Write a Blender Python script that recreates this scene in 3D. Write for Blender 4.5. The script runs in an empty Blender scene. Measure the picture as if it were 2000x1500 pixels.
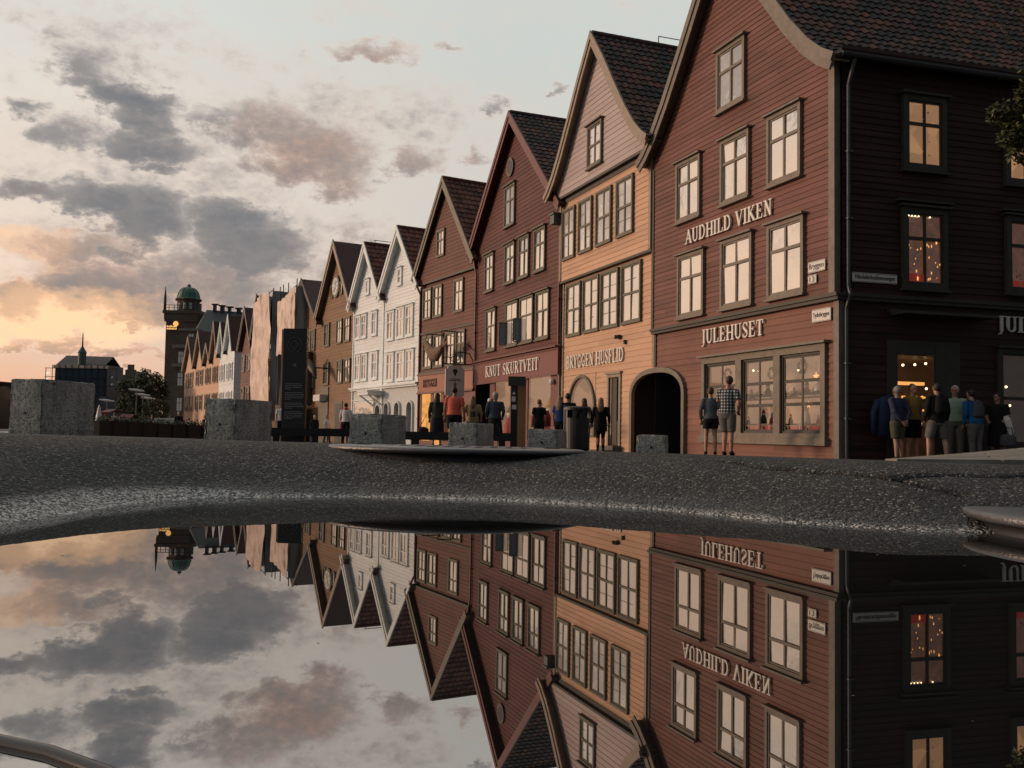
import bpy, bmesh, math, random
import numpy as np
from mathutils import Vector, Matrix, noise
S = bpy.context.scene
COL = S.collection
R = math.radians
random.seed(7)

# ------------------------------------------------------------------ camera
cam_d = bpy.data.cameras.new('camera')
cam = bpy.data.objects.new('camera', cam_d)
COL.objects.link(cam)
cam_d.sensor_width = 36.0
cam_d.lens = 33.175
cam_d.clip_start = 0.02
cam_d.clip_end = 6000.0
cam.matrix_world = Matrix(((0.999859, -0.016797, 0.0, 0.0),
                           (-0.000865, -0.051465, -0.998674, 0.0),
                           (0.016775, 0.998534, -0.051473, 0.0),
                           (0, 0, 0, 1)))
S.camera = cam
S.render.resolution_x = 1024
S.render.resolution_y = 768

# ------------------------------------------------------------------ sky
SUN_AZ = -80.0
SUN_EL = 9.0
world = bpy.data.worlds.new('World')
S.world = world
world.use_nodes = True
wn = world.node_tree.nodes
wl = world.node_tree.links
wn.clear()


class X:
    """tiny expression helper for scalar math nodes"""
    def __init__(s, sock, tree=None):
        s.s = sock

    @staticmethod
    def m(op, *a, clamp=False):
        n = wn.new('ShaderNodeMath')
        n.operation = op
        n.use_clamp = clamp
        for i, v in enumerate(a):
            if isinstance(v, X):
                wl.new(v.s, n.inputs[i])
            else:
                n.inputs[i].default_value = v
        return X(n.outputs[0])

    def __add__(s, o): return X.m('ADD', s, o)
    def __sub__(s, o): return X.m('SUBTRACT', s, o)
    def __rsub__(s, o): return X.m('SUBTRACT', o, s)
    def __mul__(s, o): return X.m('MULTIPLY', s, o)
    def mx(s, o): return X.m('MAXIMUM', s, o)

    def ramp(s, a, b, c=0.0, d=1.0, smooth=True):
        n = wn.new('ShaderNodeMapRange')
        n.interpolation_type = 'SMOOTHSTEP' if smooth else 'LINEAR'
        wl.new(s.s, n.inputs[0])
        for i, v in enumerate((a, b, c, d)):
            n.inputs[i + 1].default_value = v
        return X(n.outputs[0])


def wmix(f, a, b):
    n = wn.new('ShaderNodeMix')
    n.data_type = 'RGBA'
    if isinstance(f, X):
        wl.new(f.s, n.inputs[0])
    else:
        n.inputs[0].default_value = f
    for i, v in ((6, a), (7, b)):
        if isinstance(v, tuple):
            n.inputs[i].default_value = (*v, 1)
        else:
            wl.new(v, n.inputs[i])
    return n.outputs[2]


tc = wn.new('ShaderNodeTexCoord')
sep = wn.new('ShaderNodeSeparateXYZ')
wl.new(tc.outputs['Generated'], sep.inputs[0])
sx, sy, sz = (X(sep.outputs[i]) for i in range(3))
az = X.m('ARCTAN2', sx, sy) * 57.29578
el = X.m('ARCSINE', sz) * 57.29578


def wnoise(scale, detail, rough, off, zs=1.0):
    mp = wn.new('ShaderNodeMapping')
    wl.new(tc.outputs['Generated'], mp.inputs[0])
    mp.inputs['Location'].default_value = off
    mp.inputs['Scale'].default_value = (1, 1, zs)
    n = wn.new('ShaderNodeTexNoise')
    wl.new(mp.outputs[0], n.inputs['Vector'])
    n.inputs['Scale'].default_value = scale
    n.inputs['Detail'].default_value = detail
    n.inputs['Roughness'].default_value = rough
    return X(n.outputs[0])


n1 = wnoise(9.0, 8, 0.62, (3.1, 0, 1), 2.2) - 0.5
n2 = wnoise(15.0, 8, 0.6, (7.7, 2, 5), 2.0) - 0.5
n3 = wnoise(34.0, 7, 0.62, (1.7, 9, 2), 1.6) - 0.5
n4 = wnoise(5.0, 6, 0.55, (5.2, 4, 8), 3.0) - 0.5
waz = az + n1 * 6.5 + n3 * 3.2
wel = el + n2 * 3.8 + n3 * 2.2
# cloud banks: azimuth, elevation (degrees from the street axis), half sizes, weight, warmth
CLOUDS = [(-28.11, 16.68, 1.39, 0.62, 0.7, 0), (-25.48, 20.58, 1.16, 0.37, 0.4, 0), (-24.52, 19.53, 2.03, 0.87, 0.6, 0), (-22.86, 18.06, 2.76, 0.93, 0.95, 0), (-22.28, 16.92, 2.18, 0.78, 0.85, 0), (-25.55, 15.75, 1.74, 0.87, 0.6, 0), (-21.82, 15.61, 2.9, 0.87, 0.85, 0), (-21.1, 14.45, 2.03, 0.46, 0.8, 0), (-27.57, 12.57, 2.18, 0.74, 0.8, 0.3), (-23.85, 12.34, 3.19, 0.93, 0.95, 0), (-21.4, 11.6, 3.19, 1.71, 1.05, 0), (-24.8, 9.87, 2.32, 0.78, 0.7, 0.2), (-16.06, 11.91, 3.19, 1.12, 0.95, 0), (-14.84, 10.38, 3.77, 1.55, 1.05, 0), (-23.68, 7.72, 4.06, 1.4, 0.95, 0.3), (-22.04, 6.7, 3.19, 0.78, 0.85, 0.3), (-18.24, 8.4, 4.64, 1.86, 0.75, 0.2), (-12.64, 16.09, 4.35, 1.71, 0.75, 0.7), (-15.06, 17.46, 3.48, 1.24, 0.6, 0.6), (-11.39, 14.88, 3.19, 1.08, 0.6, 0.7), (-17.41, 17.97, 2.32, 0.56, 0.5, 0.3), (-8.83, 22.01, 2.61, 0.5, 0.5, 0.8), (-4.14, 22.32, 1.31, 0.37, 0.45, 0.6), (-6.51, 16.18, 1.74, 0.78, 0.55, 0.6), (-1.4, 19.46, 0.81, 0.31, 0.5, 0.2), (2.22, 20.3, 0.52, 0.31, 0.5, 0.2), (-2.44, 16.47, 1.22, 0.56, 0.5, 0.7), (-8.87, 11.61, 2.32, 0.68, 0.4, 0.6), (-27.96, 6.83, 1.59, 0.87, 0.9, 0.7), (-22.54, 5.72, 0.87, 0.22, 0.8, 0.9), (-25.87, 4.2, 2.32, 0.28, 0.7, 0.9), (-21.95, 4.11, 2.61, 0.28, 0.6, 0.9), (-11.82, 8.46, 3.48, 1.86, 0.5, 0.3),
          (-20.5, 14.2, 7.5, 3.6, 0.34, .4), (-11.5, 10.5, 7, 2.6, 0.32, .5), (-23, 20.8, 6, 1.8, 0.28, .2), (-9, 18.5, 8, 2.4, 0.28, .6), (-25, 9.5, 5, 2.0, 0.34, .6),
          (-40, 14, 9, 2.0, 0.8, .3), (-52, 22, 9, 3, 0.8, .3), (-66, 12, 10, 2, 0.7, .5), (-38, 26, 6, 2, 0.7, 0), (-20, 34, 12, 3, 0.7, 0), (12, 30, 10, 3, 0.6, .2), (30, 18, 12, 3, 0.6, .2)]
dens = None
warm = None
for (a, e, ra, re, w, c) in CLOUDS:
    dx = (waz - a) * (1 / (ra * 1.32))
    dy = (wel - e) * (1 / (re * 1.5))
    q = X.m('SUBTRACT', 1.0, dx * dx + dy * dy) * w
    q = q.mx(0.0)
    dens = q if dens is None else dens.mx(q)
    if c:
        warm = q * c if warm is None else warm.mx(q * c)
n5 = wnoise(75.0, 6, 0.65, (2.7, 1, 6), 1.5) - 0.5
dens = dens + n2 * 0.6 + n3 * 0.75 + n5 * 0.45 - 0.02
thin = dens.ramp(-0.02, 0.6)
thick = dens.ramp(0.15, 0.95)

west = X.m('COSINE', (az - (-48.0)) * 0.01745)          # 1 toward the set sun
westf = west.ramp(-0.25, 1.0)
# clear-sky colours by height, cool side and sunset side
low = el.ramp(0.0, 11.0)
high = el.ramp(8.0, 26.0)
cool = wmix(low, (0.55, 0.45, 0.38), (0.64, 0.59, 0.54))
cool = wmix(high, cool, (0.60, 0.645, 0.615))
sunny = wmix(low, (0.88, 0.45, 0.26), (0.92, 0.73, 0.58))
sunny = wmix(high, sunny, (0.69, 0.715, 0.68))
near_sun = X.m('COSINE', (az - (-45.0)) * 0.01745).ramp(0.72, 0.99)
clear = wmix(near_sun, cool, sunny)
clear = wmix((n4 * 1.2 + 0.3).ramp(0, 1), clear, (0.70, 0.63, 0.56))
# glow behind the cloud gap where the sun has just gone
gx = (waz + 26.6) * (1 / 6.8)
gy = (wel - 5.9) * (1 / 1.9)
glow = X.m('SUBTRACT', 1.0, gx * gx + gy * gy).ramp(-0.4, 0.9)
gx2 = (waz + 27.5) * (1 / 3.6)
gy2 = (wel - 9.9) * (1 / 0.9)
glow2 = X.m('SUBTRACT', 1.0, gx2 * gx2 + gy2 * gy2).ramp(-0.3, 0.9)
gx3 = (az + 62) * (1 / 28.0)
gy3 = (el - 9.0) * (1 / 11.0)
glow3 = X.m('SUBTRACT', 1.0, gx3 * gx3 + gy3 * gy3).ramp(-0.2, 1.0)
clear = wmix(glow, clear, (1.15, 0.80, 0.50))
clear = wmix(glow2 * 0.85, clear, (1.0, 0.66, 0.40))
clear = wmix(glow3 * 0.9, clear, (1.0, 0.72, 0.52))
# clouds
warmth = (warm * 1.3 + near_sun * el.ramp(14, 3) * 0.85).ramp(0.1, 1.0)
edge = wmix(warmth, (0.46, 0.41, 0.38), (0.78, 0.45, 0.30))
core = wmix(warmth, (0.145, 0.155, 0.175), (0.38, 0.26, 0.21))
core = wmix((n3 * 2.2 + 0.45).ramp(0, 1), core, (0.24, 0.225, 0.22))
cl = wmix(thick, edge, core)
rim = X.m('SUBTRACT', 1.0, thin) * thin * 2.4            # thin cloud edges catch the light
clear = wmix(rim * 0.6, clear, (0.95, 0.80, 0.68))
skyc = wmix(thin * 0.95, clear, cl)
skyc = wmix(glow * 0.55, skyc, (1.1, 0.66, 0.36))
skyc = wmix(glow2 * 0.35, skyc, (1.0, 0.60, 0.36))
# the sky behind the camera, away from the sunset, is a dim grey
skyc = wmix(west.ramp(0.25, -0.5), skyc, (0.10, 0.112, 0.13))
skyc = wmix(el.ramp(0.0, -2.0), skyc, (0.05, 0.047, 0.045))
bg = wn.new('ShaderNodeBackground')
wl.new(skyc, bg.inputs[0])
bg.inputs[1].default_value = 1.0
nish = wn.new('ShaderNodeTexSky')
nish.sky_type = 'NISHITA'
nish.sun_disc = False
nish.sun_elevation = R(SUN_EL)
nish.sun_rotation = R(SUN_AZ)
bg2 = wn.new('ShaderNodeBackground')
wl.new(nish.outputs[0], bg2.inputs[0])
bg2.inputs[1].default_value = 0.004
addn = wn.new('ShaderNodeAddShader')
wl.new(bg.outputs[0], addn.inputs[0])
wl.new(bg2.outputs[0], addn.inputs[1])
wout = wn.new('ShaderNodeOutputWorld')
wl.new(addn.outputs[0], wout.inputs[0])
world.cycles.sampling_method = 'MANUAL'
world.cycles.sample_map_resolution = 512

# ------------------------------------------------------------------ sun (low, veiled, warm)
sd = bpy.data.lights.new('sun', 'SUN')
sd.energy = 2.1
sd.angle = R(11)
sd.color = (1.0, 0.66, 0.44)
so = bpy.data.objects.new('sun', sd)
COL.objects.link(so)
sdir = Vector((math.sin(R(SUN_AZ)) * math.cos(R(SUN_EL)), math.cos(R(SUN_AZ)) * math.cos(R(SUN_EL)), math.sin(R(SUN_EL))))
so.rotation_euler = sdir.to_track_quat('Z', 'Y').to_euler()
S.view_settings.view_transform = 'Standard'
S.view_settings.look = 'None'
S.view_settings.exposure = 0.0
S.view_settings.gamma = 1.0


# ------------------------------------------------------------------ materials
def mat(name, color, rough=0.7, metal=0.0, var=0.0, vscale=4.0, bump=0.0, bscale=60.0, spec=0.5, emit=None, estr=0.0, extra=None):
    m = bpy.data.materials.new(name)
    m.use_nodes = True
    nt = m.node_tree
    p = nt.nodes['Principled BSDF']
    p.inputs['Base Color'].default_value = (*color, 1)
    p.inputs['Roughness'].default_value = rough
    p.inputs['Metallic'].default_value = metal
    p.inputs['Specular IOR Level'].default_value = spec
    if emit:
        p.inputs['Emission Color'].default_value = (*emit, 1)
        p.inputs['Emission Strength'].default_value = estr
    t = nt.nodes.new('ShaderNodeTexCoord')
    if var > 0:
        n = nt.nodes.new('ShaderNodeTexNoise')
        n.inputs['Scale'].default_value = vscale
        n.inputs['Detail'].default_value = 8
        n.inputs['Roughness'].default_value = 0.65
        nt.links.new(t.outputs['Object'], n.inputs['Vector'])
        mr = nt.nodes.new('ShaderNodeMapRange')
        mr.inputs[1].default_value = 0.3
        mr.inputs[2].default_value = 0.7
        mr.inputs[3].default_value = 1 - var
        mr.inputs[4].default_value = 1 + var
        nt.links.new(n.outputs[0], mr.inputs[0])
        mx = nt.nodes.new('ShaderNodeMix')
        mx.data_type = 'RGBA'
        mx.blend_type = 'MULTIPLY'
        mx.inputs[0].default_value = 1
        mx.inputs[6].default_value = (*color, 1)
        nt.links.new(mr.outputs[0], mx.inputs[7])
        nt.links.new(mx.outputs[2], p.inputs['Base Color'])
    if bump > 0:
        n = nt.nodes.new('ShaderNodeTexNoise')
        n.inputs['Scale'].default_value = bscale
        n.inputs['Detail'].default_value = 5
        nt.links.new(t.outputs['Object'], n.inputs['Vector'])
        b = nt.nodes.new('ShaderNodeBump')
        b.inputs['Strength'].default_value = bump
        b.inputs['Distance'].default_value = 0.02
        nt.links.new(n.outputs[0], b.inputs['Height'])
        nt.links.new(b.outputs[0], p.inputs['Normal'])
    return m


def siding_mat(name, color, h, spread=0.16, dirt=0.3):
    """painted boards: each board its own shade, streaks running along and down the boards"""
    m = bpy.data.materials.new(name)
    m.use_nodes = True
    nt = m.node_tree
    N, L = nt.nodes, nt.links
    p = N['Principled BSDF']
    p.inputs['Roughness'].default_value = 0.62
    p.inputs['Specular IOR Level'].default_value = 0.3
    t = N.new('ShaderNodeTexCoord')
    sp = N.new('ShaderNodeSeparateXYZ')
    L.new(t.outputs['Object'], sp.inputs[0])

    def mm(op, a, b):
        n = N.new('ShaderNodeMath')
        n.operation = op
        for i, v in enumerate((a, b)):
            if v is None:
                continue
            if isinstance(v, (int, float)):
                n.inputs[i].default_value = v
            else:
                L.new(v, n.inputs[i])
        return n.outputs[0]
    row = mm('FLOOR', mm('MULTIPLY', sp.outputs[2], 1 / h), None)
    w0 = N.new('ShaderNodeTexWhiteNoise')
    w0.noise_dimensions = '1D'
    L.new(row, w0.inputs['W'])
    seg = mm('FLOOR', mm('MULTIPLY', mm('ADD', sp.outputs[0], mm('MULTIPLY', w0.outputs[0], 9.0)), 1 / 3.4), None)
    cmb = N.new('ShaderNodeCombineXYZ')
    L.new(row, cmb.inputs[0])
    L.new(seg, cmb.inputs[1])
    w1 = N.new('ShaderNodeTexWhiteNoise')
    w1.noise_dimensions = '3D'
    L.new(cmb.outputs[0], w1.inputs['Vector'])
    mp = N.new('ShaderNodeMapping')
    L.new(t.outputs['Object'], mp.inputs[0])
    mp.inputs['Scale'].default_value = (0.8, 1, 14)
    ns = N.new('ShaderNodeTexNoise')
    L.new(mp.outputs[0], ns.inputs['Vector'])
    ns.inputs['Scale'].default_value = 3.0
    ns.inputs['Detail'].default_value = 8
    ns.inputs['Roughness'].default_value = 0.7
    nb = N.new('ShaderNodeTexNoise')
    L.new(t.outputs['Object'], nb.inputs['Vector'])
    nb.inputs['Scale'].default_value = 0.7
    nb.inputs['Detail'].default_value = 6
    v = mm('ADD', mm('MULTIPLY', mm('SUBTRACT', w1.outputs[0], 0.5), spread * 2),
           mm('ADD', mm('MULTIPLY', mm('SUBTRACT', ns.outputs[0], 0.5), dirt * 1.6), mm('MULTIPLY', mm('SUBTRACT', nb.outputs[0], 0.5), dirt * 1.5)))
    v = mm('ADD', v, 1.0)
    mx = N.new('ShaderNodeMix')
    mx.data_type = 'RGBA'
    mx.blend_type = 'MULTIPLY'
    mx.inputs[0].default_value = 1
    mx.inputs[6].default_value = (*color, 1)
    L.new(v, mx.inputs[7])
    L.new(mx.outputs[2], p.inputs['Base Color'])
    b = N.new('ShaderNodeBump')
    b.inputs['Strength'].default_value = 0.35
    b.inputs['Distance'].default_value = 0.01
    L.new(ns.outputs[0], b.inputs['Height'])
    L.new(b.outputs[0], p.inputs['Normal'])
    return m


def tile_mat(name, c1, c2, c3, du=0.25, dv=0.3):
    m = bpy.data.materials.new(name)
    m.use_nodes = True
    nt = m.node_tree
    N, L = nt.nodes, nt.links
    p = N['Principled BSDF']
    p.inputs['Roughness'].default_value = 0.8
    t = N.new('ShaderNodeUVMap')
    sn = N.new('ShaderNodeVectorMath')
    sn.operation = 'FLOOR'
    L.new(t.outputs[0], sn.inputs[0])
    w = N.new('ShaderNodeTexWhiteNoise')
    w.noise_dimensions = '3D'
    L.new(sn.outputs[0], w.inputs['Vector'])
    cr = N.new('ShaderNodeValToRGB')
    e = cr.color_ramp.elements
    e[0].position = 0.0
    e[0].color = (*c1, 1)
    e[1].position = 1.0
    e[1].color = (*c3, 1)
    k = e.new(0.55)
    k.color = (*c2, 1)
    tc_ = N.new('ShaderNodeTexCoord')
    ns = N.new('ShaderNodeTexNoise')
    ns.inputs['Scale'].default_value = 0.8
    ns.inputs['Detail'].default_value = 6
    L.new(tc_.outputs['Object'], ns.inputs['Vector'])
    ma = N.new('ShaderNodeMath')
    ma.operation = 'MULTIPLY_ADD'
    L.new(ns.outputs[0], ma.inputs[0])
    ma.inputs[1].default_value = 1.1
    ma.inputs[2].default_value = -0.55
    mb = N.new('ShaderNodeMath')
    mb.operation = 'ADD'
    L.new(w.outputs[0], mb.inputs[0])
    L.new(ma.outputs[0], mb.inputs[1])
    L.new(mb.outputs[0], cr.inputs[0])
    n2_ = N.new('ShaderNodeTexNoise')
    n2_.inputs['Scale'].default_value = 22
    n2_.inputs['Detail'].default_value = 6
    L.new(tc_.outputs['Object'], n2_.inputs['Vector'])
    mx = N.new('ShaderNodeMix')
    mx.data_type = 'RGBA'
    mx.blend_type = 'OVERLAY'
    mx.inputs[0].default_value = 0.7
    L.new(cr.outputs[0], mx.inputs[6])
    L.new(n2_.outputs[0], mx.inputs[7])
    L.new(mx.outputs[2], p.inputs['Base Color'])
    return m


def glass_mat(name, tint, refl, rough=0.04, base=(0.5, 0.46, 0.42), em=0.0, emc=(1, .7, .45), wav=0.15):
    """old window glass with strong sky reflection, part of it painted as the pale base, faintly wavy"""
    m = bpy.data.materials.new(name)
    m.use_nodes = True
    nt = m.node_tree
    N, L = nt.nodes, nt.links
    p = N['Principled BSDF']
    t = N.new('ShaderNodeTexCoord')
    n = N.new('ShaderNodeTexNoise')
    n.inputs['Scale'].default_value = 1.9
    n.inputs['Detail'].default_value = 5
    L.new(t.outputs['Object'], n.inputs['Vector'])
    mr = N.new('ShaderNodeMix')
    mr.data_type = 'RGBA'
    L.new(n.outputs[0], mr.inputs[0])
    mr.inputs[6].default_value = (*[c * 0.6 for c in base], 1)
    mr.inputs[7].default_value = (*[min(1, c * 1.3) for c in base], 1)
    L.new(mr.outputs[2], p.inputs['Base Color'])
    p.inputs['Roughness'].default_value = 0.8
    p.inputs['Emission Color'].default_value = (*emc, 1)
    p.inputs['Emission Strength'].default_value = em
    g = N.new('ShaderNodeBsdfGlossy')
    g.inputs['Color'].default_value = (*tint, 1)
    g.inputs['Roughness'].default_value = rough
    b = N.new('ShaderNodeBump')
    b.inputs['Strength'].default_value = wav
    b.inputs['Distance'].default_value = 0.02
    n5 = N.new('ShaderNodeTexNoise')
    n5.inputs['Scale'].default_value = 2.5
    L.new(t.outputs['Object'], n5.inputs['Vector'])
    L.new(n5.outputs[0], b.inputs['Height'])
    L.new(b.outputs[0], g.inputs['Normal'])
    ms = N.new('ShaderNodeMixShader')
    ms.inputs[0].default_value = refl
    L.new(p.outputs[0], ms.inputs[1])
    L.new(g.outputs[0], ms.inputs[2])
    L.new(ms.outputs[0], N['Material Output'].inputs[0])
    return m


def clear_glass(name, refl=0.15):
    m = bpy.data.materials.new(name)
    m.use_nodes = True
    N, L = m.node_tree.nodes, m.node_tree.links
    tr = N.new('ShaderNodeBsdfTransparent')
    tr.inputs[0].default_value = (0.9, 0.9, 0.9, 1)
    g = N.new('ShaderNodeBsdfGlossy')
    g.inputs['Roughness'].default_value = 0.03
    ms = N.new('ShaderNodeMixShader')
    ms.inputs[0].default_value = refl
    L.new(tr.outputs[0], ms.inputs[1])
    L.new(g.outputs[0], ms.inputs[2])
    L.new(ms.outputs[0], N['Material Output'].inputs[0])
    return m


def room_mat(name, c1, c2, strength, scale=3.0):
    """room seen through a window, its light put into the walls as emission"""
    m = bpy.data.materials.new(name)
    m.use_nodes = True
    N, L = m.node_tree.nodes, m.node_tree.links
    p = N['Principled BSDF']
    p.inputs['Base Color'].default_value = (0.2, 0.15, 0.1, 1)
    t = N.new('ShaderNodeTexCoord')
    v = N.new('ShaderNodeTexVoronoi')
    v.inputs['Scale'].default_value = scale
    L.new(t.outputs['Object'], v.inputs['Vector'])
    n = N.new('ShaderNodeTexNoise')
    n.inputs['Scale'].default_value = scale * 0.5
    n.inputs['Detail'].default_value = 5
    L.new(t.outputs['Object'], n.inputs['Vector'])
    mx = N.new('ShaderNodeMix')
    mx.data_type = 'RGBA'
    L.new(n.outputs[0], mx.inputs[0])
    mx.inputs[6].default_value = (*c1, 1)
    mx.inputs[7].default_value = (*c2, 1)
    m2 = N.new('ShaderNodeMix')
    m2.data_type = 'RGBA'
    m2.blend_type = 'MULTIPLY'
    m2.inputs[0].default_value = 0.35
    L.new(mx.outputs[2], m2.inputs[6])
    sv = N.new('ShaderNodeSeparateColor')
    L.new(v.outputs['Color'], sv.inputs[0])
    L.new(sv.outputs[0], m2.inputs[7])
    L.new(m2.outputs[2], p.inputs['Emission Color'])
    p.inputs['Emission Strength'].default_value = strength
    return m


M = {}
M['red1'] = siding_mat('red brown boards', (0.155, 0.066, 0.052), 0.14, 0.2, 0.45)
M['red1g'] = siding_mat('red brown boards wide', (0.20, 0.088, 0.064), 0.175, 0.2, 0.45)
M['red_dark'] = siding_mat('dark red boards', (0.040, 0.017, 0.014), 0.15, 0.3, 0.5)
M['ochre'] = siding_mat('orange ochre boards', (0.55, 0.335, 0.22), 0.17, 0.09, 0.2)
M['ochre_skytint'] = siding_mat('ochre boards sky tinted', (0.43, 0.345, 0.335), 0.17, 0.1, 0.2)  # gable boards: cool sky light tinted into the ochre
M['red2'] = siding_mat('oxblood boards', (0.105, 0.030, 0.025), 0.17, 0.18, 0.4)
M['red3'] = siding_mat('brick red boards', (0.125, 0.043, 0.031), 0.17, 0.18, 0.4)
M['white'] = siding_mat('white boards', (0.74, 0.77, 0.79), 0.18, 0.07, 0.14)
M['brown'] = siding_mat('golden brown boards', (0.20, 0.10, 0.05), 0.18, 0.15, 0.4)
M['farorange'] = siding_mat('far orange boards', (0.58, 0.35, 0.245), 0.2, 0.07, 0.2)
M['trim'] = mat('grey brown trim paint', (0.155, 0.128, 0.10), 0.6, var=0.25, vscale=5)
M['trim_warm'] = mat('warm brown trim paint', (0.27, 0.205, 0.155), 0.6, var=0.2, vscale=5)
M['trim_dark'] = mat('dark green brown trim', (0.040, 0.036, 0.028), 0.6, var=0.25)
M['trim_olive'] = mat('olive window paint', (0.105, 0.095, 0.065), 0.6, var=0.25)
M['trim_white'] = mat('white trim paint', (0.70, 0.74, 0.75), 0.6, var=0.12)
M['trim_red'] = mat('oxblood trim paint', (0.13, 0.032, 0.028), 0.55, var=0.2)
M['fascia_red'] = mat('oxblood signboard', (0.16, 0.040, 0.036), 0.5, var=0.15)
M['fascia_rust'] = mat('rust signboard', (0.26, 0.075, 0.04), 0.5, var=0.15)
M['tile_dark'] = tile_mat('mixed dark pantiles', (0.026, 0.027, 0.031), (0.062, 0.042, 0.038), (0.16, 0.065, 0.042))
M['tile_red'] = tile_mat('rust red pantiles', (0.06, 0.025, 0.02), (0.13, 0.045, 0.03), (0.20, 0.075, 0.045))
M['roof_plain'] = mat('dull maroon sheet roof', (0.085, 0.036, 0.033), 0.7, var=0.15)
M['glass'] = glass_mat('sky lit window glass', (0.98, 0.92, 0.88), 0.6, wav=0.3)
M['glass_soft'] = glass_mat('soft sky lit window glass', (0.95, 0.92, 0.90), 0.42, base=(0.62, 0.56, 0.52), wav=0.3)
M['glass_white'] = glass_mat('pale window glass', (0.95, 0.90, 0.88), 0.5, base=(0.68, 0.55, 0.50), wav=0.3)
M['glass_dark'] = glass_mat('dark window glass', (0.6, 0.6, 0.6), 0.3, base=(0.03, 0.03, 0.03))
M['glass_clear'] = clear_glass('shop glass')
M['room_warm'] = room_mat('warm lit room', (0.50, 0.21, 0.07), (0.85, 0.46, 0.21), 0.62, 2.4)
M['room_dark'] = room_mat('faintly glowing shop interior', (0.05, 0.022, 0.010), (0.02, 0.010, 0.006), 0.5, 5)  # dark walls with a faint brown emission
M['room_dim'] = room_mat('dim lit room', (0.42, 0.13, 0.05), (0.015, 0.012, 0.010), 0.42, 11)
M['shop_glow'] = room_mat('shop room sunset glow', (0.80, 0.40, 0.20), (0.30, 0.24, 0.21), 0.50, 1.8)  # peach wall glow stands in for sunset reflected in the shop glass
M['room_gold'] = room_mat('golden shop room', (0.95, 0.45, 0.10), (0.75, 0.35, 0.12), 0.95, 4)
M['letters'] = mat('cream sign letters', (0.72, 0.66, 0.60), 0.5, var=0.06)
M['letters_grey'] = mat('grey sign letters', (0.62, 0.60, 0.57), 0.5)
M['black'] = mat('black paint', (0.012, 0.012, 0.013), 0.45)
M['near_black'] = mat('dark passage boards', (0.006, 0.006, 0.006), 0.9)  # near black boards for passages and rear wall
M['iron'] = mat('dark iron', (0.025, 0.024, 0.024), 0.5, metal=0.3)
M['zinc'] = mat('zinc pipe', (0.09, 0.10, 0.105), 0.45, metal=0.5, var=0.2)
M['stone'] = mat('foundation stone', (0.12, 0.11, 0.10), 0.9, var=0.3, bump=0.3, bscale=20)
M['sign_white'] = mat('white enamel sign', (0.62, 0.60, 0.57), 0.35, var=0.05)
M['sign_ink'] = mat('sign lettering black', (0.02, 0.02, 0.02), 0.5)
M['bulb'] = mat('small lit bulb', (1, 0.8, 0.5), 0.5, emit=(1.0, 0.72, 0.40), estr=4)
M['amber_glow'] = mat('amber glow', (1, 0.8, 0.5), 0.5, emit=(1.0, 0.45, 0.12), estr=0.9)  # shared by the shelf light and goods painted as glowing


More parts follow.
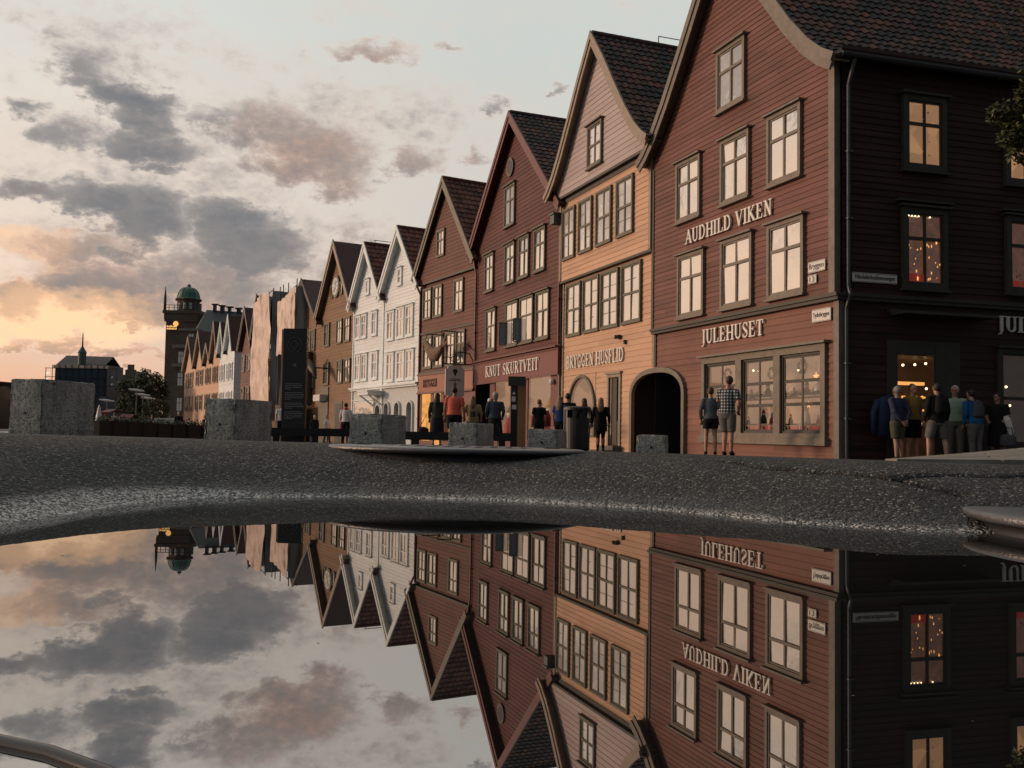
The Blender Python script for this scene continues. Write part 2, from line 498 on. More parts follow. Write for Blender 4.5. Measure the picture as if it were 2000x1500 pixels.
# ------------------------------------------------------------------ mesh helper
class MB:
    def __init__(s):
        s.v = []
        s.f = []
        s.mi = []
        s.uv = {}
        s.mat = 0

    def face(s, idx, uv=None):
        if uv:
            s.uv[len(s.f)] = uv
        s.f.append(tuple(idx))
        s.mi.append(s.mat)

    def quad(s, a, b, c, d, uv=None):
        n = len(s.v)
        s.v += [tuple(a), tuple(b), tuple(c), tuple(d)]
        s.face((n, n + 1, n + 2, n + 3), uv)

    def poly(s, pts):
        n = len(s.v)
        s.v += [tuple(p) for p in pts]
        s.face(range(n, n + len(pts)))

    def box(s, x0, x1, y0, y1, z0, z1):
        n = len(s.v)
        s.v += [(x, y, z) for x in (x0, x1) for y in (y0, y1) for z in (z0, z1)]
        for q in ((0, 1, 3, 2), (4, 6, 7, 5), (0, 4, 5, 1), (2, 3, 7, 6), (0, 2, 6, 4), (1, 5, 7, 3)):
            s.face([n + i for i in q])

    def bar(s, a, b, w, h=None, up=(0, 0, 1)):
        """box beam from a to b"""
        h = h or w
        a = Vector(a)
        b = Vector(b)
        d = (b - a).normalized()
        u = Vector(up)
        if abs(d.dot(u)) > 0.98:
            u = Vector((0, 1, 0))
        r = d.cross(u).normalized()
        u = r.cross(d).normalized()
        n = len(s.v)
        for p in (a, b):
            for i, j in ((-1, -1), (1, -1), (1, 1), (-1, 1)):
                s.v.append(tuple(p + r * (i * w / 2) + u * (j * h / 2)))
        for q in ((0, 3, 2, 1), (4, 5, 6, 7), (0, 1, 5, 4), (1, 2, 6, 5), (2, 3, 7, 6), (3, 0, 4, 7)):
            s.face([n + i for i in q])

    def tube(s, pts, rad, seg=8, ell=None, cap=True):
        """swept tube; rad list or number; ell = flattening factor list for the second axis"""
        P = [Vector(p) for p in pts]
        k = len(P)
        rs = rad if isinstance(rad, (list, tuple)) else [rad] * k
        base = len(s.v)
        pu = None
        for i in range(k):
            d = (P[min(i + 1, k - 1)] - P[max(i - 1, 0)])
            d = d.normalized() if d.length > 1e-9 else Vector((0, 0, 1))
            if pu is None:
                ref = Vector((0, 1, 0)) if abs(d.y) < 0.9 else Vector((1, 0, 0))
                pu = ref
            r = d.cross(pu)
            if r.length < 1e-6:
                r = d.cross(Vector((1, 0, 0.1)))
            r.normalize()
            u = r.cross(d).normalized()
            pu = u
            e = ell[i] if ell else 1.0
            for j in range(seg):
                a = 2 * math.pi * j / seg
                s.v.append(tuple(P[i] + r * (math.cos(a) * rs[i]) + u * (math.sin(a) * rs[i] * e)))
        for i in range(k - 1):
            for j in range(seg):
                a = base + i * seg + j
                b = base + i * seg + (j + 1) % seg
                s.face((a, b, b + seg, a + seg))
        if cap:
            s.face([base + j for j in range(seg)][::-1])
            s.face([base + (k - 1) * seg + j for j in range(seg)])

    def lathe(s, prof, c=(0, 0, 0), seg=32, ell=1.0):
        base = len(s.v)
        k = len(prof)
        for r, z in prof:
            for j in range(seg):
                a = 2 * math.pi * j / seg
                s.v.append((c[0] + r * math.cos(a), c[1] + r * ell * math.sin(a), c[2] + z))
        for i in range(k - 1):
            for j in range(seg):
                a = base + i * seg + j
                b = base + i * seg + (j + 1) % seg
                s.face((a, b, b + seg, a + seg))
        s.face([base + j for j in range(seg)][::-1])
        s.face([base + (k - 1) * seg + j for j in range(seg)])

    def ball(s, c, r, seg=10, rings=7, sc=(1, 1, 1)):
        prof = []
        for i in range(rings + 1):
            t = math.pi * i / rings
            prof.append((max(1e-4, math.sin(t)), -math.cos(t)))
        base = len(s.v)
        for pr, z in prof:
            for j in range(seg):
                a = 2 * math.pi * j / seg
                s.v.append((c[0] + r * sc[0] * pr * math.cos(a), c[1] + r * sc[1] * pr * math.sin(a), c[2] + r * sc[2] * z))
        for i in range(rings):
            for j in range(seg):
                a = base + i * seg + j
                b = base + i * seg + (j + 1) % seg
                s.face((a, b, b + seg, a + seg))

    def build(s, name, m, parent=None, smooth=False, loc=None):
        me = bpy.data.meshes.new(name)
        me.from_pydata(s.v, [], s.f)
        for mm_ in (m if isinstance(m, (list, tuple)) else [m]):
            me.materials.append(mm_)
        if isinstance(m, (list, tuple)):
            me.polygons.foreach_set('material_index', s.mi)
        if s.uv:
            ul = me.uv_layers.new(name='UVMap')
            for fi, uv in s.uv.items():
                ls = me.polygons[fi].loop_start
                for q, c in enumerate(uv):
                    ul.data[ls + q].uv = c
        if smooth:
            me.polygons.foreach_set('use_smooth', [True] * len(me.polygons))
        me.update()
        o = bpy.data.objects.new(name, me)
        COL.objects.link(o)
        if parent:
            o.parent = parent
        if loc:
            o.location = loc
        return o


def empty(name, loc=(0, 0, 0), rz=0.0):
    o = bpy.data.objects.new(name, None)
    o.empty_display_size = 0.2
    o.location = loc
    o.rotation_euler = (0, 0, rz)
    COL.objects.link(o)
    return o


def tag(o, label=None, cat=None, group=None, kind=None):
    if label:
        o['label'] = label
    if cat:
        o['category'] = cat
    if group:
        o['group'] = group
    if kind:
        o['kind'] = kind
    return o


def smoothstep(a, b, x):
    t = np.clip((x - a) / (b - a), 0, 1)
    return t * t * (3 - 2 * t)


# ------------------------------------------------------------------ ground, puddle
WATER = -0.16
SHORE = [(-6, -4), (-6, 0.3), (-3, 0.75), (-1.4, 1.08), (-0.82, 1.34), (-0.795, 1.6), (-0.80, 1.93), (-0.71, 2.15), (-0.37, 2.27), (0, 2.22), (0.32, 2.02), (0.5, 1.80), (0.72, 1.66), (1.3, 1.60), (3.0, 1.4), (6, 0.6), (6, -4)]


def plane_z(x, y):
    yy = np.minimum(y, 130.0)
    xx = np.clip(x, -75, 40)
    return -0.008 - 0.0165 * yy - 0.014 * xx


def vnoise(x, y, seed=0):
    xi = np.floor(x).astype(np.int64)
    yi = np.floor(y).astype(np.int64)
    fx = x - xi
    fy = y - yi
    fx = fx * fx * (3 - 2 * fx)
    fy = fy * fy * (3 - 2 * fy)

    def h(a, b):
        n = (a * 374761393 + b * 668265263 + seed * 974634777) & 0x7fffffff
        n = ((n ^ (n >> 13)) * 1274126177) & 0x7fffffff
        return ((n ^ (n >> 16)) & 0xffff) / 65535.0
    return (h(xi, yi) * (1 - fx) + h(xi + 1, yi) * fx) * (1 - fy) + (h(xi, yi + 1) * (1 - fx) + h(xi + 1, yi + 1) * fx) * fy


def shore_dist(x, y):
    d = np.full(x.shape, 1e9)
    inside = np.zeros(x.shape, bool)
    n = len(SHORE)
    for i in range(n):
        ax, ay = SHORE[i]
        bx, by = SHORE[(i + 1) % n]
        ex, ey = bx - ax, by - ay
        t = np.clip(((x - ax) * ex + (y - ay) * ey) / (ex * ex + ey * ey), 0, 1)
        d = np.minimum(d, np.hypot(x - ax - t * ex, y - ay - t * ey))
        if abs(ey) > 1e-12:
            c = ((ay > y) != (by > y)) & (x < (bx - ax) * (y - ay) / (by - ay) + ax)
            inside ^= c
    return np.where(inside, -d, d)


CRACK = [(0.55, 2.42), (0.60, 2.30), (0.66, 2.20), (0.73, 2.08), (0.79, 1.99), (0.84, 1.90), (0.88, 1.85)]
CRACK2 = [(0.79, 1.99), (0.92, 2.03), (1.05, 2.02), (1.3, 2.1)]


def seg_dist(x, y, P):
    d = np.full(x.shape, 1e9)
    for (ax, ay), (bx, by) in zip(P[:-1], P[1:]):
        ex, ey = bx - ax, by - ay
        t = np.clip(((x - ax) * ex + (y - ay) * ey) / (ex * ex + ey * ey), 0, 1)
        d = np.minimum(d, np.hypot(x - ax - t * ex, y - ay - t * ey))
    return d


def ground_z(x, y, detail=True):
    x = np.asarray(x, float)
    y = np.asarray(y, float)
    base = plane_z(x, y)
    d = shore_dist(x, y) + (vnoise(x * 5, y * 5, 3) - 0.5) * 0.03
    w = 0.66
    D0 = np.maximum(base - WATER, 0.0)
    e = np.clip(w - d, 0, w)
    D = D0 * (e / w) ** 2
    D = D + np.clip(-d, 0, 0.25) * 0.35
    z = base - D
    if detail:
        near = smoothstep(8, 3, np.hypot(x, y))
        z = z + (vnoise(x * 3, y * 3, 1) - 0.5) * 0.005 * near + (vnoise(x * 14, y * 14, 2) - 0.5) * 0.0012 * near
        z = z + (vnoise(x * 55, y * 55, 5) - 0.5) * 0.0014 * near + (vnoise(x * 130, y * 130, 6) - 0.5) * 0.0016 * near
        j = (vnoise(x * 18, y * 18, 9) - 0.5) * 0.03
        for P in (CRACK, CRACK2):
            z = z - 0.022 * np.exp(-((seg_dist(x + j, y, P)) / 0.014) ** 2)
    return z


def gz(x, y):
    return float(plane_z(np.array([float(x)]), np.array([float(y)]))[0])


def axis(lo, hi, a, b, fine, growth=1.13):
    mid = list(np.arange(a, b, fine))
    up = [b]
    s_ = fine
    while up[-1] < hi:
        s_ *= growth
        up.append(up[-1] + s_)
    dn = [a]
    s_ = fine
    while dn[-1] > lo:
        s_ *= growth
        dn.append(dn[-1] - s_)
    return np.array(sorted(set(dn[1:])) + mid + up)


gxs = axis(-1500, 1500, -1.75, 1.9, 0.0075)
gys = axis(-300, 3000, 1.25, 3.05, 0.006)
GX, GY = np.meshgrid(gxs, gys)
GZ = ground_z(GX, GY)
nx, ny = len(gxs), len(gys)
co = np.stack([GX, GY, GZ], -1).reshape(-1, 3)
ii = np.arange((ny - 1) * nx).reshape(ny - 1, nx)[:, :-1].ravel()
fc = np.stack([ii, ii + 1, ii + nx + 1, ii + nx], -1)
me = bpy.data.meshes.new('street')
me.vertices.add(len(co))
me.vertices.foreach_set('co', co.ravel())
me.loops.add(len(fc) * 4)
me.loops.foreach_set('vertex_index', fc.ravel())
me.polygons.add(len(fc))
me.polygons.foreach_set('loop_start', np.arange(len(fc)) * 4)
me.polygons.foreach_set('loop_total', np.full(len(fc), 4))
me.polygons.foreach_set('use_smooth', np.ones(len(fc), bool))
me.update()
cj = (vnoise(GX * 18, GY * 18, 9) - 0.5) * 0.03
cw = np.maximum(np.exp(-(seg_dist(GX + cj, GY, CRACK) / 0.012) ** 2), np.exp(-(seg_dist(GX + cj, GY, CRACK2) / 0.009) ** 2))
cw = cw * (0.4 + 0.9 * vnoise(GX * 25, GY * 25, 12))
at_ = me.attributes.new('crack_dirt', 'FLOAT', 'POINT')
at_.data.foreach_set('value', np.clip(cw, 0, 1).astype(np.float32).ravel())
street = bpy.data.objects.new('street', me)
COL.objects.link(street)
tag(street, kind='structure')

am = bpy.data.materials.new('wet asphalt')
am.use_nodes = True
N, L = am.node_tree.nodes, am.node_tree.links
p = N['Principled BSDF']
geo = N.new('ShaderNodeNewGeometry')
t = N.new('ShaderNodeTexCoord')
vo = N.new('ShaderNodeTexVoronoi')
vo.inputs['Scale'].default_value = 210
L.new(t.outputs['Object'], vo.inputs['Vector'])
vo2 = N.new('ShaderNodeTexVoronoi')
vo2.inputs['Scale'].default_value = 85
L.new(t.outputs['Object'], vo2.inputs['Vector'])
sepc = N.new('ShaderNodeSeparateColor')
L.new(vo.outputs['Color'], sepc.inputs[0])
cr = N.new('ShaderNodeValToRGB')
L.new(sepc.outputs[0], cr.inputs[0])
e = cr.color_ramp.elements
e[0].color = (0.012, 0.012, 0.012, 1)
e[1].color = (0.34, 0.32, 0.29, 1)
k = e.new(0.6)
k.color = (0.022, 0.022, 0.022, 1)
k = e.new(0.88)
k.color = (0.042, 0.041, 0.040, 1)
sep2 = N.new('ShaderNodeSeparateColor')
L.new(vo2.outputs['Color'], sep2.inputs[0])
mr = N.new('ShaderNodeMapRange')
mr.inputs[1].default_value = 0.94
mr.inputs[2].default_value = 0.95
L.new(sep2.outputs[1], mr.inputs[0])
mrd = N.new('ShaderNodeMapRange')
mrd.inputs[1].default_value = 0.32
mrd.inputs[2].default_value = 0.26
L.new(vo2.outputs['Distance'], mrd.inputs[0])
mmul = N.new('ShaderNodeMath')
mmul.operation = 'MULTIPLY'
L.new(mr.outputs[0], mmul.inputs[0])
L.new(mrd.outputs[0], mmul.inputs[1])
mxs = N.new('ShaderNodeMix')
mxs.data_type = 'RGBA'
L.new(mmul.outputs[0], mxs.inputs[0])
L.new(cr.outputs[0], mxs.inputs[6])
mxs.inputs[7].default_value = (0.26, 0.24, 0.21, 1)
sz_ = N.new('ShaderNodeSeparateXYZ')
L.new(geo.outputs['Position'], sz_.inputs[0])
nw = N.new('ShaderNodeTexNoise')
nw.inputs['Scale'].default_value = 7
nw.inputs['Detail'].default_value = 6
L.new(t.outputs['Object'], nw.inputs['Vector'])
fy_ = N.new('ShaderNodeMapRange')            # only the puddle hollow is wet; the street beyond it is dry
fy_.inputs[1].default_value = 3.1
fy_.inputs[2].default_value = 3.6
L.new(sz_.outputs[1], fy_.inputs[0])
zz_ = N.new('ShaderNodeMath')
zz_.operation = 'ADD'
L.new(sz_.outputs[2], zz_.inputs[0])
L.new(fy_.outputs[0], zz_.inputs[1])
ad = N.new('ShaderNodeMath')
ad.operation = 'MULTIPLY_ADD'
L.new(nw.outputs[0], ad.inputs[0])
ad.inputs[1].default_value = 0.03
L.new(zz_.outputs[0], ad.inputs[2])
wet = N.new('ShaderNodeMapRange')           # soaked band just above the water level
wet.inputs[1].default_value = WATER + 0.055
wet.inputs[2].default_value = WATER + 0.018
L.new(ad.outputs[0], wet.inputs[0])
dk = N.new('ShaderNodeMix')
dk.data_type = 'RGBA'
dk.blend_type = 'MULTIPLY'
L.new(wet.outputs[0], dk.inputs[0])
L.new(mxs.outputs[2], dk.inputs[6])
dk.inputs[7].default_value = (0.55, 0.55, 0.56, 1)
xw = N.new('ShaderNodeMapRange')             # the painted glare line is wider on the left bank
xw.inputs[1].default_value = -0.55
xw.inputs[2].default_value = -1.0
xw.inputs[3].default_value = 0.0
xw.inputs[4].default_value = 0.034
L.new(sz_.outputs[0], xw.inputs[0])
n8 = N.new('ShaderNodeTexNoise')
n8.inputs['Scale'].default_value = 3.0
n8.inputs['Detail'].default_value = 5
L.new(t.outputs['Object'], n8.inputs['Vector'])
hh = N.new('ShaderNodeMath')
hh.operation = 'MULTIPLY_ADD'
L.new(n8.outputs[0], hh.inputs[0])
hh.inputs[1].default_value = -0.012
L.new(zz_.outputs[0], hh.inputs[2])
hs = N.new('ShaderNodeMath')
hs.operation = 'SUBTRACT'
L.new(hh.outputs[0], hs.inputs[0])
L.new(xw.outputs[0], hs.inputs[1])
shore_glare = N.new('ShaderNodeMapRange')  # pale sky glare along the waterline, painted into the base colour
shore_glare.inputs[1].default_value = WATER + 0.005
shore_glare.inputs[2].default_value = WATER - 0.006
L.new(hs.outputs[0], shore_glare.inputs[0])
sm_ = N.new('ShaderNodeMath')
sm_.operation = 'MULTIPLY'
L.new(shore_glare.outputs[0], sm_.inputs[0])
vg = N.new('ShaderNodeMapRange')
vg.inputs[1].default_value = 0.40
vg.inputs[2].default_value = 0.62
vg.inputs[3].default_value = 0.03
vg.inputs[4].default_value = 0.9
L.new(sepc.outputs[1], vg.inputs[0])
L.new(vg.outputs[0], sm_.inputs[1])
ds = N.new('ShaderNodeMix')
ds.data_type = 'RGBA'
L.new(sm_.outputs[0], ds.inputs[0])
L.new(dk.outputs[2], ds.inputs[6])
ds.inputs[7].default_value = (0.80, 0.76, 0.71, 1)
ca = N.new('ShaderNodeAttribute')
ca.attribute_name = 'crack_dirt'
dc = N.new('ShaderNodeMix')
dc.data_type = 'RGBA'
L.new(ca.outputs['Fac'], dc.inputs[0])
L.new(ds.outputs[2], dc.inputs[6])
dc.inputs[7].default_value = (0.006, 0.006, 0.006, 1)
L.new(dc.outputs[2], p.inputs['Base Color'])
spm = N.new('ShaderNodeMapRange')
L.new(ca.outputs['Fac'], spm.inputs[0])
spm.inputs[3].default_value = 0.5
spm.inputs[4].default_value = 0.0
L.new(spm.outputs[0], p.inputs['Specular IOR Level'])
rr = N.new('ShaderNodeMapRange')
L.new(wet.outputs[0], rr.inputs[0])
rr.inputs[3].default_value = 0.78
rr.inputs[4].default_value = 0.34
L.new(rr.outputs[0], p.inputs['Roughness'])
bp1 = N.new('ShaderNodeBump')
bp1.inputs['Strength'].default_value = 1.0
bp1.inputs['Distance'].default_value = 0.0075
bp1.invert = True
L.new(vo.outputs['Distance'], bp1.inputs['Height'])
bp2 = N.new('ShaderNodeBump')
bp2.inputs['Strength'].default_value = 0.8
bp2.inputs['Distance'].default_value = 0.007
bp2.invert = True
L.new(vo2.outputs['Distance'], bp2.inputs['Height'])
L.new(bp1.outputs[0], bp2.inputs['Normal'])
L.new(bp2.outputs[0], p.inputs['Normal'])
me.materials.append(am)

# puddle surface
b = MB()
b.quad((-5, -3.5, WATER), (5, -3.5, WATER), (5, 2.6, WATER), (-5, 2.6, WATER))
wm = bpy.data.materials.new('puddle water')
wm.use_nodes = True
N, L = wm.node_tree.nodes, wm.node_tree.links
p = N['Principled BSDF']
p.inputs['Base Color'].default_value = (0.012, 0.012, 0.012, 1)
p.inputs['Roughness'].default_value = 0.004
p.inputs['IOR'].default_value = 5.8
p.inputs['Specular IOR Level'].default_value = 0.5
pw = b.build('puddle_water', wm)
tag(pw, kind='structure')

# ------------------------------------------------------------------ houses of the wharf row
PTS = [(7.30, 21.00), (4.40, 29.02), (1.92, 35.86), (-1.76, 45.66), (-5.05, 51.74), (-7.79, 56.81), (-10.39, 61.60), (-13.86, 68.03), (-21.67, 82.46), (-23.11, 85.11), (-25.24, 89.04)]
STRAIGHT = [(0, 0), (1, 1)]
BELL = [(0, 0), (0.09, 0.048), (0.2, 0.13), (0.35, 0.275), (0.55, 0.50), (0.75, 0.735), (1, 1)]


class House:
    """frame: x along the facade (left to right as seen from the street), -y out to the street, z up"""
    def __init__(s, i, ze, zp, so=0.45, prof=STRAIGHT, depth=9.0, shear=0.0, PR=None, PL=None):
        Rr, Ll = PR or PTS[i], PL or PTS[i + 1]
        s.ln = math.hypot(Rr[0] - Ll[0], Rr[1] - Ll[1])
        s.ang = math.atan2(Rr[1] - Ll[1], Rr[0] - Ll[0])
        s.base = min(gz(*Ll), gz(*Rr)) - 0.25
        s.root = empty('timber_house', (Ll[0], Ll[1], s.base), s.ang)
        s.ze, s.zp, s.so, s.prof, s.depth, s.sh = ze, zp, so, prof, depth, shear
        s.half = s.ln / 2 + so

    def build(s, b, name, m, parent=None, smooth=False):
        o = b.build(name, m, parent or s.root, smooth)
        if parent is None:
            o.location = (0, 0, -s.base)
        return o

    def edge(s, z, drop=0.12):
        """left and right limits of the wall at height z"""
        if z <= s.ze + 0.02:
            return 0.0, s.ln
        t = (z + drop - s.ze) / (s.zp - s.ze)
        if t >= 1:
            return s.ln / 2, s.ln / 2
        P = s.prof
        for (a, c), (a2, c2) in zip(P[:-1], P[1:]):
            if c <= t <= c2:
                u = a + (a2 - a) * (t - c) / (c2 - c)
                break
        u = -s.so + u * s.half
        u = max(0.0, min(u, s.ln / 2))
        return u, s.ln - u

    def prof_pts(s, n=1):
        P = [(-s.so + a * s.half, s.ze + c * (s.zp - s.ze)) for a, c in s.prof]
        Q = [(s.ln - u, z) for u, z in P][::-1]
        return P, Q                                   # left eave->peak, peak->right eave


def siding(b, O, ux, n, z0, z1, edge, h, holes=(), lip=0.02, off=0.0):
    O = Vector(O)
    ux = Vector(ux)
    n = Vector(n)
    z = z0
    while z < z1 - 0.01:
        zt = min(z + h, z1)
        a0, a1 = edge(z)
        b0, b1 = edge(zt)
        if a1 - a0 < 0.05:
            break
        iv = [(a0, a1)]
        zm = (z + zt) / 2
        for (h0, h1, k0, k1) in holes:
            if k0 < zm < k1:
                nv = []
                for (p, q) in iv:
                    if h1 <= p or h0 >= q:
                        nv.append((p, q))
                    else:
                        if h0 > p:
                            nv.append((p, h0))
                        if h1 < q:
                            nv.append((h1, q))
                iv = nv
        for (p, q) in iv:
            pt = b0 if p == a0 else p
            qt = b1 if q == a1 else q
            jit = random.uniform(-0.003, 0.003)
            nseg = max(1, int((q - p) / 1.1))

            def wob(u, zz):
                return 0.011 * noise.noise(Vector((u * 0.55 + O.x * 3, zz * 1.7, h * 40)))
            for k_ in range(nseg):
                f0, f1 = k_ / nseg, (k_ + 1) / nseg
                ua, ub = p + (q - p) * f0, p + (q - p) * f1
                ta, tb_ = pt + (qt - pt) * f0, pt + (qt - pt) * f1
                A = O + ux * ua + n * (off + lip + jit) + Vector((0, 0, z + wob(ua, z)))
                B = O + ux * ub + n * (off + lip + jit) + Vector((0, 0, z + wob(ub, z)))
                Cc = O + ux * tb_ + n * (off + 0.002) + Vector((0, 0, zt + wob(tb_, zt) + 0.003))
                D = O + ux * ta + n * (off + 0.002) + Vector((0, 0, zt + wob(ta, zt) + 0.003))
                b.quad(A, B, Cc, D)
                b.quad(A - n * (lip + 0.004), B - n * (lip + 0.004), B, A)
        z = zt


def window(H, rect, off, m_frame, m_pane, cols=2, rows=(0.64,), bars=0, cas=0.10, head=True, name='window', basis=None, pane_in=0.03, parent=None, depth=0.08, lit=None):
    """casing, sash and bars as one frame mesh with the glass as its child.
    rect = (u0, z0, u1, z1); rows = heights of cross bars as fraction from the sill"""
    u0, z0, u1, z1 = rect
    if basis is None:
        def P(u, d, z): return (u, -off - d, z)
    else:
        P = basis(off)

    def bx(b, a0, a1, d0, d1, c0, c1):
        n = len(b.v)
        b.v += [P(u, d, z) for u in (a0, a1) for d in (d0, d1) for z in (c0, c1)]
        for q in ((0, 1, 3, 2), (4, 6, 7, 5), (0, 4, 5, 1), (2, 3, 7, 6), (0, 2, 6, 4), (1, 5, 7, 3)):
            b.face([n + i for i in q])
    b = MB()
    e = 0.002
    bx(b, u0, u0 + cas, -0.02, depth, z0, z1)
    bx(b, u1 - cas, u1, -0.02, depth, z0, z1)
    bx(b, u0 + cas, u1 - cas, -0.02, depth - e, z1 - cas, z1)
    bx(b, u0 + cas, u1 - cas, -0.02, depth - e, z0, z0 + cas)
    if head:
        bx(b, u0 - 0.07, u1 + 0.07, -0.02, depth + 0.09, z1 + e, z1 + 0.05)
        bx(b, u0 - 0.04, u1 + 0.04, -0.02, depth + 0.05, z0 - 0.05, z0 - e)
    i0, i1, j0, j1 = u0 + cas, u1 - cas, z0 + cas, z1 - cas
    sw = 0.045
    sd_ = depth - 0.03
    bx(b, i0 + e, i0 + sw, 0.0, sd_, j0 + e, j1 - e)
    bx(b, i1 - sw, i1 - e, 0.0, sd_, j0 + e, j1 - e)
    bx(b, i0 + sw + e, i1 - sw - e, 0.0, sd_ - e, j1 - sw, j1 - e)
    bx(b, i0 + sw + e, i1 - sw - e, 0.0, sd_ - e, j0 + e, j0 + sw)
    for k in range(1, cols):
        u = i0 + (i1 - i0) * k / cols
        bx(b, u - 0.033, u + 0.033, 0.0, sd_ - 0.004, j0 + sw, j1 - sw)
    for r in rows:
        z = j0 + (j1 - j0) * r
        bx(b, i0 + sw, i1 - sw, 0.0, sd_ + 0.006, z - 0.038, z + 0.038)
    for r in (bars or ()):
        z = j0 + (j1 - j0) * r
        bx(b, i0 + sw, i1 - sw, 0.0, sd_ - 0.03, z - 0.012, z + 0.012)
    if parent is None:
        f = H.build(b, name, m_frame)
    else:
        f = b.build(name, m_frame, parent)
    g = MB()
    ncol = cols
    # each light of glass sits at its own slight tilt, as old panes do
    zs = [j0 + 0.02] + [j0 + (j1 - j0) * r for r in rows] + [j1 - 0.02]
    for k in range(ncol):
        a = i0 + 0.02 + (i1 - i0 - 0.04) * k / ncol
        c = i0 + 0.02 + (i1 - i0 - 0.04) * (k + 1) / ncol
        for q in range(len(zs) - 1):
            t1, t2, t3 = (random.uniform(-0.009, 0.009) for _ in range(3))
            g.quad(P(a, pane_in - 0.01 + t1, zs[q]), P(c, pane_in - 0.01 + t2, zs[q]), P(c, pane_in - 0.01 + t3, zs[q + 1]), P(a, pane_in - 0.01 + t1 - t2 + t3, zs[q + 1]))
    g.build('pane', m_pane, f)
    return f


def roof(H, m_tile, m_trim, p=0.4, board=0.24, tiles=True, du=0.25, dv=0.32, name='roof'):
    """two pitched slopes of pantiles swept back along the ridge, plus bargeboards"""
    Pl, Pr = H.prof_pts()
    dep = H.depth
    for side, P in (('l', Pl), ('r', Pr[::-1])):
        # resample the rake
        L = [0.0]
        for (a, c), (a2, c2) in zip(P[:-1], P[1:]):
            L.append(L[-1] + math.hypot(a2 - a, c2 - c))
        tot = L[-1]

        def at(t):
            t = max(0, min(tot, t))
            for i in range(len(L) - 1):
                if t <= L[i + 1] + 1e-9:
                    k = (t - L[i]) / (L[i + 1] - L[i])
                    return P[i][0] + (P[i + 1][0] - P[i][0]) * k, P[i][1] + (P[i + 1][1] - P[i][1]) * k
            return P[-1]
        sgn = 1 if side == 'r' else -1
        b = MB()
        nc = max(3, int(round(tot / dv)))
        if not tiles:
            nc = 6
        ncols = int((dep + p) / du) if tiles else 4
        sub = 4 if tiles else 1
        wave = [0.0, 0.035, 0.045, 0.012] if tiles else [0.0]
        for i in range(nc):
            t0, t1 = tot * i / nc, tot * (i + 1) / nc
            (ua, za), (ub, zb) = at(t0), at(t1)
            dx, dz = ub - ua, zb - za
            ll = math.hypot(dx, dz)
            nxn, nz = (abs(dz) / ll) * sgn, abs(dx) / ll
            lift0, lift1 = (0.05, 0.012) if tiles else (0.02, 0.02)
            base = len(b.v)
            cols = ncols * sub + 1
            for q in range(cols):
                yv = -p + 0.02 + (dep + p) * q / (cols - 1)
                w_ = wave[q % sub]
                jt = random.uniform(-0.006, 0.006) if tiles else 0
                for (u, z, lf) in ((ua, za, -0.005), (ua, za, lift0 + w_ + jt), (ub, zb, lift1 + w_ + jt)):
                    b.v.append((u + nxn * lf + H.sh * yv, yv, z + nz * lf))
            for q in range(cols - 1):
                a0 = base + q * 3
                c0 = base + (q + 1) * 3
                uu = (q // sub) + 0.5
                b.face((a0, a0 + 1, c0 + 1, c0), [(uu, i + .5)] * 4)
                b.face((a0 + 1, a0 + 2, c0 + 2, c0 + 1), [(uu, i + .5)] * 4)
        # underside slab
        for i in range(len(P) - 1):
            (ua, za), (ub, zb) = P[i], P[i + 1]
            yb = dep
            b.quad((ua - H.sh * p, -p, za - 0.03), (ub - H.sh * p, -p, zb - 0.03), (ub + H.sh * yb, yb, zb - 0.03), (ua + H.sh * yb, yb, za - 0.03))
        o = H.build(b, name, m_tile)
        # bargeboard: moulded board on the rake, with a soffit board behind it
        b = MB()

        def strip(y0, y1, t_out, t_in):
            n = len(b.v)
            pts = []
            for k, (u, z) in enumerate(P):
                if k == 0:
                    d = (P[1][0] - P[0][0], P[1][1] - P[0][1])
                elif k == len(P) - 1:
                    d = (P[-1][0] - P[-2][0], P[-1][1] - P[-2][1])
                else:
                    d = (P[k + 1][0] - P[k - 1][0], P[k + 1][1] - P[k - 1][1])
                l_ = math.hypot(*d)
                nx_, nz_ = abs(d[1]) / l_ * sgn, abs(d[0]) / l_
                if k == len(P) - 1:          # mitre at the peak
                    f_ = 1 / max(nz_, 0.2)
                    pts.append(((u, z + t_out * f_), (u, z + t_in * f_)))
                else:
                    pts.append(((u + nx_ * t_out, z + nz_ * t_out), (u + nx_ * t_in, z + nz_ * t_in)))
            for (o_, i_) in pts:
                for yv in (y0, y1):
                    b.v.append((o_[0] + H.sh * yv, yv, o_[1]))
                    b.v.append((i_[0] + H.sh * yv, yv, i_[1]))
            for k in range(len(pts) - 1):
                a = n + k * 4
                for q in ((0, 1, 5, 4), (2, 6, 7, 3), (0, 4, 6, 2), (1, 3, 7, 5)):
                    b.face([a + i for i in q])
            b.face([n, n + 2, n + 3, n + 1])
            m_ = n + (len(pts) - 1) * 4
            b.face([m_, m_ + 1, m_ + 3, m_ + 2])
        strip(-p - 0.05, -p, 0.07, -board)
        strip(-p - 0.09, -p - 0.052, 0.09, -board * 0.36)
        strip(-p + 0.002, -0.03, -0.035, -0.09)
        H.build(b, 'bargeboard', m_trim)
    # ridge tiles
    if tiles:
        b = MB()
        u = H.ln / 2
        k = int(dep / 0.35)
        for i in range(k):
            y0 = -p + i * 0.35
            b.tube([(u + H.sh * y0, y0, H.zp + 0.03), (u + H.sh * (y0 + 0.37), y0 + 0.37, H.zp + 0.045)], [0.13, 0.11], 8)
        H.build(b, 'ridge_tiles', m_tile)


